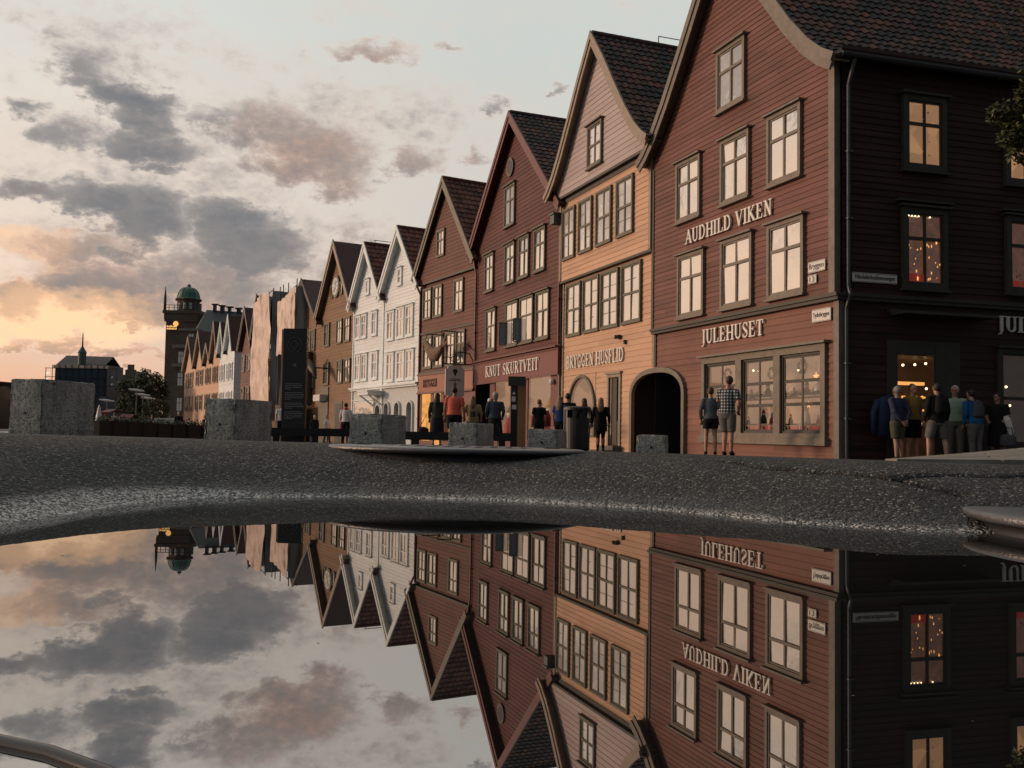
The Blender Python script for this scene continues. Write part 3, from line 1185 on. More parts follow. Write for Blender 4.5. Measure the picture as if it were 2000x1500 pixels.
def side_walls(H, m, z1, back=True):
    b = MB()
    d = H.depth
    for u in (0.004, H.ln - 0.004):
        b.quad((u, 0.01, H.base - 0.2), (u + H.sh * d, d, H.base - 0.2), (u + H.sh * d, d, z1), (u, 0.01, z1))
    # closed back, gable included, and an inner wall so that no daylight crosses the house
    for y in (d - 0.05, 0.9):
        b.poly([(H.sh * y, y, H.base - .2), (H.ln + H.sh * y, y, H.base - .2), (H.ln + H.sh * y, y, z1), (H.ln / 2 + H.sh * y, y, H.zp - 0.15), (H.sh * y, y, z1)])
    return H.build(b, 'rear_and_added_inner_wall', m)


def niche(H, rect, depth, m, name='shop_interior', off=0.0):
    """open box behind an opening"""
    u0, z0, u1, z1 = rect
    b = MB()
    y0, y1 = -off - 0.01, depth
    b.quad((u0, y1, z0), (u1, y1, z0), (u1, y1, z1), (u0, y1, z1))
    b.quad((u0, y0, z0), (u0, y1, z0), (u0, y1, z1), (u0, y0, z1))
    b.quad((u1, y0, z0), (u1, y1, z0), (u1, y1, z1), (u1, y0, z1))
    b.quad((u0, y0, z1), (u1, y0, z1), (u1, y1, z1), (u0, y1, z1))
    b.quad((u0, y0, z0), (u1, y0, z0), (u1, y1, z0), (u0, y1, z0))
    return H.build(b, name, m)


def pipe(H, pts, r, m=None, name='drainpipe'):
    b = MB()
    b.tube(pts, r, 8)
    for p0, p1 in zip(pts[:-1], pts[1:]):
        if abs(p1[2] - p0[2]) > 1.5:
            n = int(abs(p1[2] - p0[2]) / 1.8)
            for i in range(1, n + 1):
                z = p0[2] + (p1[2] - p0[2]) * i / (n + 1)
                b.box(p0[0] - r - .015, p0[0] + r + .015, p0[1] - r - .015, p0[1] + r + .04, z - 0.02, z + 0.02)
    return H.build(b, name, m or M['zinc'])


# ---- serif lettering, built from strokes in a 1 x 1 em cell
TH, TN = 0.17, 0.07


def arc(cx, cy, rx, ry, a0, a1, n=9):
    return [(cx + rx * math.cos(R(a0 + (a1 - a0) * i / n)), cy + ry * math.sin(R(a0 + (a1 - a0) * i / n))) for i in range(n + 1)]


def sf(x, y, w=0.34):
    return ([(x - w / 2, y), (x + w / 2, y)], 0.06)


def stem(x, a=0.0, b=1.0):
    return [([(x, a + .02), (x, b - .02)], TH), sf(x, a + 0.03), sf(x, b - 0.03)]


GLY = {
    'A': (0.86, [([(0.12, 0.04), (0.44, 0.97)], TN), ([(0.42, 1.0), (0.72, 0.04)], TH), ([(0.24, 0.34), (0.62, 0.34)], 0.06), sf(0.12, .03, .26), sf(0.73, .03, .3)]),
    'U': (0.86, [([(0.2, 0.97), (0.2, 0.3)], TH), (arc(0.43, 0.3, 0.23, 0.26, 180, 360), TN + .03), ([(0.66, 0.3), (0.66, 0.97)], TN), sf(0.2, .97), sf(0.66, .97, .26)]),
    'D': (0.88, stem(0.2) + [([(0.2, 0.97), (0.42, 0.97)], .06), ([(0.2, 0.03), (0.42, 0.03)], .06), (arc(0.42, 0.5, 0.29, 0.45, 90, -90, 12), 0.13)]),
    'H': (0.92, stem(0.2) + stem(0.72) + [([(0.2, 0.5), (0.72, 0.5)], .07)]),
    'I': (0.42, stem(0.2)),
    'L': (0.74, stem(0.2) + [([(0.2, 0.03), (0.62, 0.03)], .06), ([(0.62, 0.02), (0.64, 0.28)], .07)]),
    'V': (0.84, [([(0.13, 0.97), (0.42, 0.02)], TH), ([(0.42, 0.03), (0.70, 0.97)], TN), sf(0.13, .97, .3), sf(0.7, .97, .24)]),
    'K': (0.88, stem(0.2) + [([(0.24, 0.42), (0.66, 0.96)], TN), ([(0.36, 0.56), (0.72, 0.04)], TH), sf(0.66, .97, .26), sf(0.74, .03, .28)]),
    'E': (0.76, stem(0.2) + [([(0.2, 0.03), (0.62, 0.03)], .06), ([(0.2, 0.97), (0.60, 0.97)], .06), ([(0.2, 0.51), (0.48, 0.51)], .06), ([(0.62, 0.02), (0.64, 0.26)], .06), ([(0.6, 0.98), (0.6, 0.76)], .06), ([(0.48, 0.40), (0.48, 0.62)], .05)]),
    'N': (0.90, [([(0.2, 0.03), (0.2, 0.95)], TN), ([(0.2, 0.98), (0.68, 0.02)], TH), ([(0.68, 0.02), (0.68, 0.97)], TN), sf(0.2, .03, .26), sf(0.15, .97, .22), sf(0.68, .97, .26)]),
    'J': (0.5, [([(0.27, 0.97), (0.27, 0.05)], TH), (arc(0.12, 0.05, 0.15, 0.2, 0, -110, 6), 0.08), sf(0.27, .97)]),
    'S': (0.68, [(arc(0.34, 0.74, 0.21, 0.22, 20, 190, 8), 0.09), ([(0.14, 0.68), (0.32, 0.52), (0.52, 0.36)], TH), (arc(0.33, 0.27, 0.22, 0.23, 30, -165, 9), 0.09), ([(0.54, 0.98), (0.54, 0.72)], .05), ([(0.12, 0.02), (0.12, 0.28)], .05)]),
    'T': (0.82, stem(0.4) + [([(0.1, 0.97), (0.7, 0.97)], .06), ([(0.09, 0.99), (0.09, 0.74)], .06), ([(0.71, 0.99), (0.71, 0.74)], .06)]),
    'B': (0.80, stem(0.2) + [([(0.2, 0.97), (0.38, 0.97)], .06), ([(0.2, 0.03), (0.4, 0.03)], .06), ([(0.2, 0.52), (0.4, 0.52)], .06), (arc(0.38, 0.745, 0.2, 0.21, 90, -90), 0.12), (arc(0.4, 0.275, 0.24, 0.235, 90, -90), 0.13)]),
    'R': (0.86, stem(0.2) + [([(0.2, 0.97), (0.38, 0.97)], .06), ([(0.2, 0.49), (0.4, 0.49)], .06), (arc(0.38, 0.73, 0.22, 0.23, 90, -90), 0.12), ([(0.42, 0.48), (0.72, 0.04)], TH), sf(0.75, .03, .2)]),
    'Y': (0.82, [([(0.13, 0.97), (0.4, 0.45)], TH), ([(0.42, 0.45), (0.67, 0.97)], TN), ([(0.4, 0.48), (0.4, 0.03)], TH), sf(0.13, .97, .28), sf(0.67, .97, .22), sf(0.4, .03)]),
    'G': (0.88, [(arc(0.45, 0.5, 0.30, 0.46, 50, 300, 14), 0.13), ([(0.66, 0.05), (0.66, 0.42)], 0.14), sf(0.62, .44, .3), ([(0.67, 0.98), (0.67, 0.7)], .06)]),
    'F': (0.72, stem(0.2) + [([(0.2, 0.97), (0.60, 0.97)], .06), ([(0.2, 0.51), (0.48, 0.51)], .06), ([(0.6, 0.98), (0.6, 0.74)], .06), ([(0.48, 0.40), (0.48, 0.62)], .05)]),
    ' ': (0.45, []),
}


def lettering(text, width, height, th=0.04):
    """returns an MB of raised serif letters, lower left at the origin, in the x-z plane facing -y"""
    tot = sum(GLY[c][0] for c in text)
    kx = width / tot
    b = MB()
    x = 0.0
    dd = 0
    for c in text:
        w, st = GLY[c]
        for pts, t in st:
            for (x0, y0), (x1, y1) in zip(pts[:-1], pts[1:]):
                dd = (dd + 1) % 9
                fr = -th - dd * 0.0006
                ax, az_, bx_, bz = (x + x0) * kx, y0 * height, (x + x1) * kx, y1 * height
                dx, dz = bx_ - ax, bz - az_
                l_ = math.hypot(dx, dz) or 1e-6
                hor = abs(dx) / l_
                wd = t * (height * hor + kx * 1.0 * (1 - hor)) * (1.0 if t > 0.07 else 1.15)
                nx_, nz_ = -dz / l_ * wd / 2, dx / l_ * wd / 2
                ex, ez = dx / l_ * wd * 0.12, dz / l_ * wd * 0.12
                q = [(ax - nx_ - ex, az_ - nz_ - ez), (bx_ - nx_ + ex, bz - nz_ + ez), (bx_ + nx_ + ex, bz + nz_ + ez), (ax + nx_ - ex, az_ + nz_ - ez)]
                n = len(b.v)
                for yv in (fr, 0.0):
                    b.v += [(a, yv, c_) for a, c_ in q]
                for f in ((0, 1, 2, 3), (0, 4, 5, 1), (1, 5, 6, 2), (2, 6, 7, 3), (3, 7, 4, 0)):
                    b.face([n + i for i in f])
        x += w
    return b


def place(b, o=(0, 0, 0)):
    b.v = [(x + o[0], y + o[1], z + o[2]) for x, y, z in b.v]
    return b


def plain_text(txt, width, height, m, parent, loc, rot=(R(90), 0, 0), name='lettering', th=0.004):
    """small sans lettering through Blender's built-in font"""
    cu = bpy.data.curves.new(name, 'FONT')
    cu.body = txt
    cu.extrude = th
    to = bpy.data.objects.new(name, cu)
    COL.objects.link(to)
    dg = bpy.context.evaluated_depsgraph_get()
    me_ = bpy.data.meshes.new_from_object(to.evaluated_get(dg))
    bpy.data.objects.remove(to)
    bpy.data.curves.remove(cu)
    xs = [v.co.x for v in me_.vertices]
    ys = [v.co.y for v in me_.vertices]
    kx, ky = width / (max(xs) - min(xs)), height / (max(ys) - min(ys))
    x0, y0 = min(xs), min(ys)
    for v in me_.vertices:
        v.co = ((v.co.x - x0) * kx, (v.co.y - y0) * ky, v.co.z)
    me_.materials.clear()
    me_.materials.append(m)
    o = bpy.data.objects.new(name, me_)
    COL.objects.link(o)
    o.parent = parent
    o.location = loc
    o.rotation_euler = rot
    return o


# ======================= red brown corner house with the two shop names
SH = 0.0735
H1 = House(0, 8.45, 13.75, 0.42, BELL, 11.0, SH)
tag(H1.root, 'tall red brown corner house lettered AUDHILD VIKEN and JULEHUSET on its gable front', 'house', 'gabled timber houses in the wharf row')
SHOP = (2.86, 0.02, 8.12, 2.16)
AW0, AW1, AZS, AZT = -1.42, 1.86, 1.25, 1.98


def arch_half(z):
    t = (z - AZS) / (AZT - AZS)
    return 0.0 if t >= 1 else ((AW1 - AW0) / 2) * (1 - max(0.0, t) ** 2.0) ** (1 / 2.6)


def ARCH_PTS():
    c = (AW0 + AW1) / 2
    zs = [AZS + (AZT - AZS) * math.sin(R(q)) for q in range(0, 91, 9)]
    L_ = [(c - arch_half(z), z) for z in zs]
    return [(AW0, -2.2)] + L_ + [(2 * c - u, z) for u, z in L_[::-1]] + [(AW1, -2.2)]


def arch_holes(shift, h):
    c = (AW0 + AW1) / 2 + shift
    out = [(c - (AW1 - AW0) / 2, c + (AW1 - AW0) / 2, -3, AZS)]
    z = AZS
    while z < AZT:
        hf = arch_half(z + 0.02)
        out.append((c - hf, c + hf, z, z + 0.02))
        z += 0.02
    return out

b = MB()
siding(b, (0, 0, 0), (1, 0, 0), (0, -1, 0), H1.base - 0.3, 3.25, lambda z: (0, H1.ln), 0.175, [(SHOP[0], SHOP[2], SHOP[1], SHOP[3])] + arch_holes(0, 0.175))
H1.build(b, 'ground_floor_wall', M['red1g'])
b = MB()
siding(b, (0, 0, 0), (1, 0, 0), (0, -1, 0), 3.25, 13.7, H1.edge, 0.14, off=0.12)
H1.build(b, 'upper_wall', M['red1'])
# side wall, running back from the corner
sdv = Vector((SH, 1, 0)).normalized()
snv = Vector((1, -SH, 0)).normalized()
CO = Vector((H1.ln, 0, 0))
SD_DOOR = (1.21, 3.20, -2, 2.25)
SD_SHOP = (4.22, 7.6, -0.2, 2.2)
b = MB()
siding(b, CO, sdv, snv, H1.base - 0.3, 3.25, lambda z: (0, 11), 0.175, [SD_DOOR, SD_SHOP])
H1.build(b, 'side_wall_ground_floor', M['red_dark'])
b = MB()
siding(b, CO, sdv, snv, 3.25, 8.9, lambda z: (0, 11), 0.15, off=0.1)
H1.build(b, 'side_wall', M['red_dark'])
b = MB()
d = H1.depth
b.quad((0.004, 0.01, H1.base - 0.2), (SH * d, d, H1.base - 0.2), (SH * d, d, 8.5), (0.004, 0.01, 8.5))
b.poly([(SH * d, d, H1.base - .2), (H1.ln + SH * d, d, H1.base - .2), (H1.ln + SH * d, d, 8.6), (H1.ln / 2 + SH * d, d, 13.5), (SH * d, d, 8.6)])
y = 8.2
b.poly([(SH * y, y, H1.base - .2), (H1.ln - 1 + SH * y, y, H1.base - .2), (H1.ln - 1 + SH * y, y, 8.6), (H1.ln / 2 + SH * y, y, 13.5), (SH * y, y, 8.6)])  # added inner wall that keeps daylight from crossing the house
b.quad((0.1, 0.1, 3.2), (H1.ln - .05, 0.1, 3.2), (H1.ln + SH * d - .05, d, 3.2), (SH * d, d, 3.2))
H1.build(b, 'rear_and_added_inner_wall', M['near_black'])
roof(H1, M['tile_dark'], M['trim'], p=0.42, board=0.30, du=0.24, dv=0.30)
# belt moulding, corner boards
b = MB()
b.box(-0.02, H1.ln + 0.14, -0.20, 0.0, 3.17, 3.25)
b.box(-0.02, H1.ln + 0.12, -0.15, -0.002, 3.09, 3.168)
H1.build(b, 'belt_moulding', M['trim_dark'])
b = MB()
for (d0, z0, z1) in ((0.16, 3.17, 3.25), (0.12, 3.09, 3.168)):
    a = CO + snv * 0.0 + sdv * 0.005
    n = len(b.v)
    for q in (0.005, 11):
        for o_ in (0.0, d0):
            for z in (z0, z1):
                b.v.append(tuple(CO + sdv * q + snv * o_ + Vector((0, 0, z))))
    for q in ((0, 1, 3, 2), (4, 6, 7, 5), (0, 4, 5, 1), (2, 3, 7, 6), (0, 2, 6, 4), (1, 5, 7, 3)):
        b.face([n + i for i in q])
H1.build(b, 'belt_moulding', M['trim_dark'])
b = MB()
b.box(H1.ln - 0.17, H1.ln + 0.035, -0.165, 0.0, 3.252, 8.55)
b.box(H1.ln - 0.15, H1.ln + 0.03, -0.045, 0.1, H1.base - .2, 3.085)
H1.build(b, 'corner_board', M['trim'])
b = MB()
b.box(0.0, 0.13, -0.16, 0.0, 3.252, 8.2)
b.box(0.0, 0.12, -0.05, 0.0, 2.1, 3.085)
H1.build(b, 'corner_board', M['trim_dark'])
# facade windows
for r in ((3.70, 8.80, 5.06, 10.52), (1.53, 6.20, 2.88, 7.98), (3.92, 6.20, 5.27, 7.98), (6.05, 6.20, 7.40, 7.98),
          (1.66, 3.38, 3.10, 5.22), (3.95, 3.38, 5.42, 5.24), (6.07, 3.38, 7.51, 5.24)):
    window(H1, r, 0.14, M['trim'], M['glass'])
# shop window in three bays
u0, z0, u1, z1 = SHOP
f = MB()
f.box(u0 - .02, u0 + 0.14, -0.10, 0.02, z0 - 0.02, z1)
f.box(u1 - 0.14, u1 + .02, -0.10, 0.02, z0 - 0.02, z1)
f.box(u0 + 0.14, u1 - 0.14, -0.098, 0.02, z1 - 0.17, z1)
f.box(u0 + 0.14, u1 - 0.14, -0.098, 0.02, z0 - 0.02, z0 + 0.07)
f.box(u0 - 0.12, u1 + 0.12, -0.20, 0.0, z1 + 0.002, z1 + 0.06)
f.box(u0 - 0.08, u1 + 0.08, -0.15, 0.0, z0 - 0.20, z0 - 0.022)
wb = (u1 - u0 - 0.28)
for k in (1, 2):
    uu = u0 + 0.14 + wb * k / 3
    f.box(uu - 0.13, uu + 0.13, -0.094, 0.02, z0 + 0.07, z1 - 0.17)
H1.build(f, 'shop_window_frame', M['trim'])
for k in range(3):
    a0 = u0 + 0.14 + wb * k / 3 + (0.13 if k else 0) + .004
    a1 = u0 + 0.14 + wb * (k + 1) / 3 - (0.13 if k < 2 else 0) - .004
    window(H1, (a0, z0 + 0.072, a1, z1 - 0.172), -0.02, M['trim_dark'], M['glass_clear'], 2, (0.36, 0.67), cas=0.05, head=False, name='shop_window', depth=0.05, pane_in=0.015)
niche(H1, (u0 + .05, z0, u1 - .05, z1), 1.3, M['shop_glow'])
b = MB()
for z in (0.30, 0.98):
    b.box(u0 + 0.1, u1 - 0.1, 0.25, 1.0, z, z + 0.035)
H1.build(b, 'display_shelf', M['trim_warm'])
# passage arch, spanning into the neighbour
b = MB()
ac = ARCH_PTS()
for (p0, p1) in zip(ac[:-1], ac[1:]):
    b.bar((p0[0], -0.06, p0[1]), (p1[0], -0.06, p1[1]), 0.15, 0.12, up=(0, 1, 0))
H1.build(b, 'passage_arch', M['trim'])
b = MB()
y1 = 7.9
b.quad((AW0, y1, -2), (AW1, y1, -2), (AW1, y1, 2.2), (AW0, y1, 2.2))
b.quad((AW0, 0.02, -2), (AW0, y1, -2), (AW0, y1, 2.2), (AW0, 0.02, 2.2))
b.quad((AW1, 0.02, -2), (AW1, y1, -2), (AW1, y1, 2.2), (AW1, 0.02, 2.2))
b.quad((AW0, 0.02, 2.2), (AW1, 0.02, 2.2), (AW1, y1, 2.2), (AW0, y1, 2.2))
H1.build(b, 'passage_wall', M['near_black'])
# letters
H1.build(place(lettering('AUDHILD VIKEN', 4.20, 0.40), (2.10, -0.165, 5.50)), 'sign_lettering', M['letters'])
H1.build(place(lettering('JULEHUSET', 2.95, 0.40), (2.83, -0.04, 2.56)), 'sign_lettering', M['letters'])
# street name plates (top-level things fixed to the wall)


def to_world(H, p):
    return H.root.matrix_basis @ Vector((p[0], p[1], p[2] - H.base))


def plate(H, u, z, w, h, txt, label, off, m_ink=None, sidewall=False, tw=0.86, thh=0.5):
    if sidewall:
        lp = CO + sdv * u + snv * off + Vector((0, 0, z))
        ang = H.ang + math.atan2(sdv.y, sdv.x)
    else:
        lp = Vector((u, -off, z))
        ang = H.ang
    wp = to_world(H, lp)
    e_ = empty('street_name_plate', wp, ang)
    tag(e_, label, 'sign')
    b = MB()
    b.box(0, w, -0.02, 0, 0, h)
    b.box(0.008, w - 0.008, -0.023, -0.0202, 0.008, h - 0.008)
    b.build('plate', M['sign_white'], e_)
    plain_text(txt, w * tw, h * thh, M['sign_ink'], e_, (w * (1 - tw) / 2, -0.026, h * (1 - thh) / 2))
    b = MB()
    for (x0, x1, z0_, z1_) in ((0.012, w - .012, .012, .02), (0.012, w - .012, h - .02, h - .012)):
        b.box(x0, x1, -0.0275, -0.0232, z0_, z1_)
    b.build('border_line', M['sign_ink'], e_)
    return e_


bpy.context.view_layer.update()
plate(H1, 7.66, 3.80, 0.60, 0.26, 'Bryggen', 'white plate reading Bryggen above the small 13 plate on the red gable house', 0.16, thh=0.62)
plate(H1, 7.66, 3.55, 0.29, 0.20, '13', 'small white number plate hung under the Bryggen plate', 0.16, tw=0.6, thh=0.6)
plate(H1, 7.65, 2.66, 0.66, 0.30, 'Tyskebryggen', 'white plate reading Tyskebryggen between belt moulding and shop window', 0.045, thh=0.45)
plate(H1, 0.23, 3.50, 1.17, 0.215, 'Nikolaikirkeallmenningen', 'long white plate reading Nikolaikirkeallmenningen on the dark side wall', 0.13, sidewall=True, tw=0.88, thh=0.62)


def sbasis(off):
    def P(u, d, z):
        v = CO + sdv * u + snv * (off + d)
        return (v.x, v.y, z)
    return P


def sbox(b, u0, u1, d0, d1, z0, z1):
    P = sbasis(0)
    n = len(b.v)
    b.v += [P(u, d, z) for u in (u0, u1) for d in (d0, d1) for z in (z0, z1)]
    for q in ((0, 1, 3, 2), (4, 6, 7, 5), (0, 4, 5, 1), (2, 3, 7, 6), (0, 2, 6, 4), (1, 5, 7, 3)):
        b.face([n + i for i in q])


def lit_window(r, off, room, name='side_window'):
    fr = window(H1, r, off, M['trim_dark'], M['glass_clear'], cas=0.13, basis=sbasis, name=name)
    b = MB()
    u0, z0, u1, z1 = r
    sbox(b, u0 + .1, u1 - .1, off - 0.008, off + 0.014, z0 + .1, z1 - .1)
    b.build('lit_room', room, fr)
    # curtain strip and small ornaments hanging in the light
    b = MB()
    for k in range(5):
        uu = random.uniform(u0 + .25, u1 - .25)
        zz = random.uniform(z0 + .3, z1 - .35)
        b.ball(sbasis(off)(uu, 0.02, zz), random.uniform(0.015, 0.028), 8, 5)
    b.build('hanging_ornament', M['letters'], fr)
    return fr


for r, rm in (((1.56, 6.16, 2.74, 7.92), M['room_warm']), ((4.40, 6.06, 5.6, 7.72), M['room_warm']),
              ((1.53, 3.42, 2.75, 5.30), M['room_dim']), ((4.40, 3.46, 5.62, 5.32), M['room_dim'])):
    lit_window(r, 0.125, rm)
for q in (1.38, 4.25):
    b = MB()
    sbox(b, q, q + 1.52, 0.11, 0.26, 5.42, 5.46)
    H1.build(b, 'window_hood', M['trim_dark'])
# goods behind the lower side windows, their amber and red glints painted as emission
rg = random.Random(3)
for u_a in (1.66, 4.53):
    b = MB()
    for k in range(26):
        uu, zz = u_a + rg.uniform(0.03, .93), rg.uniform(3.62, 4.55)
        b.ball(sbasis(0.125)(uu, 0.018, zz), rg.uniform(.008, .022), 7, 5, (1, .5, rg.uniform(1, 2.4)))
    H1.build(b, 'glass_ornaments', M['amber_glow'] if u_a < 2 else M['trim_warm'])
    for (q0, q1, zz) in ((.08, .26, 3.58), (.34, .50, 3.58)):
        b = MB()
        sbox(b, u_a + q0, u_a + q1, .14, .165, zz, zz + .2)
        H1.build(b, 'gift_box', mat('glowing red gift paper', (.5, .06, .04), .6, emit=(.7, .08, .05), estr=.12))  # paper emits its red glint itself
b = MB()
for uu in (1.70, 1.79, 1.88, 1.97, 2.28):
    b.ball(sbasis(0.125)(uu, 0.045, 5.10), 0.016, 8, 5)
H1.build(b, 'light_string', M['bulb'])
# entrance
b = MB()
sbox(b, 1.21, 1.50, -0.6, 0.03, -2, 2.25)
sbox(b, 2.52, 3.20, -0.02, 0.03, -2, 2.25)
sbox(b, 1.50, 2.52, -0.3, 0.02, 1.95, 2.25)
H1.build(b, 'entrance_surround', M['trim_dark'])
b = MB()
sbox(b, 1.28, 3.82, 0.0, 0.55, 2.80, 2.86)
sbox(b, 1.24, 3.86, 0.0, 0.12, 2.862, 2.94)
H1.build(b, 'entrance_canopy', M['trim_dark'])
b = MB()
P = sbasis(0)
UI = 4.18
b.quad(P(1.505, -2.4, -.6), P(UI, -2.4, -.6), P(UI, -2.4, 2.0), P(1.505, -2.4, 2.0))
b.quad(P(1.505, 0, -.6), P(1.505, -2.4, -.6), P(1.505, -2.4, 2), P(1.505, 0, 2))
b.quad(P(UI, 0, -.6), P(UI, -2.4, -.6), P(UI, -2.4, 2), P(UI, 0, 2))
b.quad(P(1.505, 0, 1.95), P(UI, 0, 1.95), P(UI, -2.4, 1.95), P(1.505, -2.4, 1.95))
b.quad(P(1.505, 0, -.4), P(UI, 0, -.4), P(UI, -2.4, -.4), P(1.505, -2.4, -.4))
b.quad(P(2.52, -.03, -.4), P(UI, -.03, -.4), P(UI, -.03, 1.95), P(2.52, -.03, 1.95))
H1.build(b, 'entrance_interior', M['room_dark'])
b = MB()
sbox(b, 2.80, 3.72, -1.9, -1.8, 1.36, 1.44)
H1.build(b, 'shelf_light', M['amber_glow'])
b = MB()
for (uu, zz, dd_) in ((2.45, 1.78, -1.0), (2.95, 1.82, -1.2), (3.1, 1.84, -1.0), (3.36, 1.25, -1.3)):
    b.ball(P(uu, dd_, zz), 0.03, 8, 5)
H1.build(b, 'ceiling_spotlight', M['bulb'])
b = MB()
for k in range(40):
    uu = random.uniform(2.4, 3.7)
    zz = random.choice((0.35, 0.68, 1.0))
    b.ball(P(uu, -1.5, zz + .04), random.uniform(0.02, 0.045), 8, 5)
b2 = MB()
for zz in (0.32, 0.65, 0.97):
    sbox(b2, 2.3, 3.9, -1.75, -1.3, zz - .03, zz)
H1.build(b2, 'shop_shelf', M['trim_warm'])
H1.build(b, 'shop_goods', M['amber_glow'])  # goods emit amber of their own, a painted glow
fr = window(H1, (4.24, -0.18, 7.5, 2.18), 0.0, M['trim_dark'], M['glass_clear'], 4, (0.5,), cas=0.12, basis=sbasis, name='side_shop_window')
b = MB()
b.quad(P(4.3, -1.0, -.3), P(7.5, -1.0, -.3), P(7.5, -1.0, 2.2), P(4.3, -1.0, 2.2))
b.quad(P(4.26, 0, -.3), P(4.26, -1.0, -.3), P(4.26, -1.0, 2.2), P(4.26, 0, 2.2))
b.quad(P(4.3, 0, 2.2), P(7.5, 0, 2.2), P(7.5, -1.0, 2.2), P(4.3, -1.0, 2.2))
b.quad(P(4.3, 0, -.2), P(7.5, 0, -.2), P(7.5, -1.0, -.2), P(4.3, -1.0, -.2))
H1.build(b, 'shop_interior', M['room_dark'])
b = MB()
for (uu, zz) in ((4.36, 1.62), (4.62, 1.35), (4.9, 1.3), (5.0, 0.85), (4.6, 0.62)):
    b.ball(P(uu, -0.4, zz), 0.03, 8, 5)
H1.build(b, 'shop_spotlight', M['bulb'])
o = lettering('JULEHUSET', 2.95, 0.37)
sm = Matrix.Translation(CO + sdv * 4.24 + snv * 0.04 + Vector((0, 0, 2.57))) @ Matrix.Rotation(math.atan2(sdv.y, sdv.x), 4, 'Z')
o.v = [tuple(sm @ Vector(v)) for v in o.v]
H1.build(o, 'sign_lettering', M['letters_grey'])
# gutter and drainpipe at the corner
ex = H1.ln + 0.42
b = MB()
b.tube([(ex + 0.06 + SH * yv, yv, 8.50) for yv in (-0.3, 5, 11)], 0.075, 8)
H1.build(b, 'gutter', M['iron'])
pipe(H1, [(ex + 0.05, 0.05, 8.45), (H1.ln + 0.16, 0.12, 7.95), (H1.ln + 0.15, 0.12, 3.4), (H1.ln + 0.22, 0.12, 3.2), (H1.ln + 0.08, 0.12, 2.9), (H1.ln + 0.08, 0.12, H1.base)], 0.045)
b = MB()
for yv in np.arange(0.8, 10, 1.6):
    b.bar((H1.ln / 2 + SH * yv, yv, 13.8), (H1.ln / 2 + SH * yv, yv, 14.05), 0.03)
b.tube([(H1.ln / 2 + SH * .8, 0.8, 14.05), (H1.ln / 2 + SH * 10, 10, 14.05)], 0.02, 6)
H1.build(b, 'ridge_rail', M['iron'])

# ======================= orange ochre house
H2 = House(1, 9.05, 13.9, 0.55, BELL, 9.5, -0.02)
tag(H2.root, 'orange ochre timber house lettered BRYGGEN HUSFLID beside the dark passage arch', 'house', 'gabled timber houses in the wharf row')
pw_ = (5.86, 9.0, -2.0, 1.95)
b = MB()
siding(b, (0, 0, 0), (1, 0, 0), (0, -1, 0), H2.base - .3, 5.77, lambda z: (0, H2.ln), 0.185, [(0.72, 3.05, -0.02, 2.1), (4.0, 5.02, -2, 2.02)] + arch_holes(H2.ln, 0.185))
H2.build(b, 'lower_wall', M['ochre'])
b = MB()
siding(b, (0, 0, 0), (1, 0, 0), (0, -1, 0), 5.77, 8.9, lambda z: (0, H2.ln), 0.17, off=0.16)
H2.build(b, 'upper_wall', M['ochre'])
b = MB()
siding(b, (0, 0, 0), (1, 0, 0), (0, -1, 0), 8.95, 13.9, H2.edge, 0.19, off=0.34)
H2.build(b, 'gable_wall', M['ochre_skytint'])
b = MB()
b.box(-0.02, H2.ln + .02, -0.18, 0.0, 5.69, 5.77)
b.box(-0.3, H2.ln + .3, -0.37, 0.0, 8.86, 8.95)
b.box(-0.02, H2.ln, -0.21, 0.0, 8.70, 8.858)
H2.build(b, 'jetty_moulding', M['trim_dark'])
b = MB()
for u in (0.0, H2.ln - 0.13):
    b.box(u, u + 0.13, -0.21, 0.0, 5.772, 8.698)
    b.box(u, u + 0.13, -0.05, 0.0, (H2.base - .2) if u == 0 else 2.1, 5.688)
H2.build(b, 'corner_board', M['trim_warm'])
side_walls(H2, M['ochre'], 8.9)
roof(H2, M['tile_dark'], M['trim_warm'], p=0.62, board=0.26, du=0.26, dv=0.32)
small = dict(cols=2, rows=(0.5,), bars=(0.25, 0.75), cas=0.085, head=False)
window(H2, (2.92, 9.33, 4.10, 10.85), 0.36, M['trim_olive'], M['glass_soft'], 2, (0.5,), bars=(0.25, 0.75), cas=0.09)
for a, c in ((0.30, 1.46), (1.80, 2.96), (3.30, 4.52), (4.90, 6.12)):
    window(H2, (a, 6.50, c, 8.44), 0.18, M['trim_olive'], M['glass_soft'], **small)
for a, c in ((0.40, 1.72), (1.93, 3.28), (3.42, 4.80), (5.02, 6.42)):
    window(H2, (a, 3.60, c, 5.60), 0.02, M['trim_olive'], M['glass_soft'], **small)
H2.build(place(lettering('BRYGGEN HUSFLID', 4.75, 0.46), (0.50, -0.035, 2.42)), 'sign_lettering', M['letters'])
# round topped shop window
b = MB()
A = arc(1.885, 0.95, 1.13, 1.13, 180, 0, 14)
A = [(0.755, -0.02)] + A + [(3.015, -0.02)]
for p0, p1 in zip(A[:-1], A[1:]):
    b.bar((p0[0], -0.05, p0[1]), (p1[0], -0.05, p1[1]), 0.10, 0.10, up=(0, 1, 0))
b.box(0.70, 3.07, -0.10, 0.0, -0.1, -0.022)
for p0, p1 in zip(A[1:8], A[2:9]):
    b.quad((p0[0], -0.028, p0[1]), (p1[0], -0.028, p1[1]), (p1[0], -0.028, 2.14), (p0[0], -0.028, 2.14))
for p0, p1 in zip(A[8:15], A[9:16]):
    b.quad((p0[0], -0.028, p0[1]), (p1[0], -0.028, p1[1]), (p1[0], -0.028, 2.14), (p0[0], -0.028, 2.14))
fw = H2.build(b, 'arched_shop_window', [M['trim_olive'], M['ochre']])
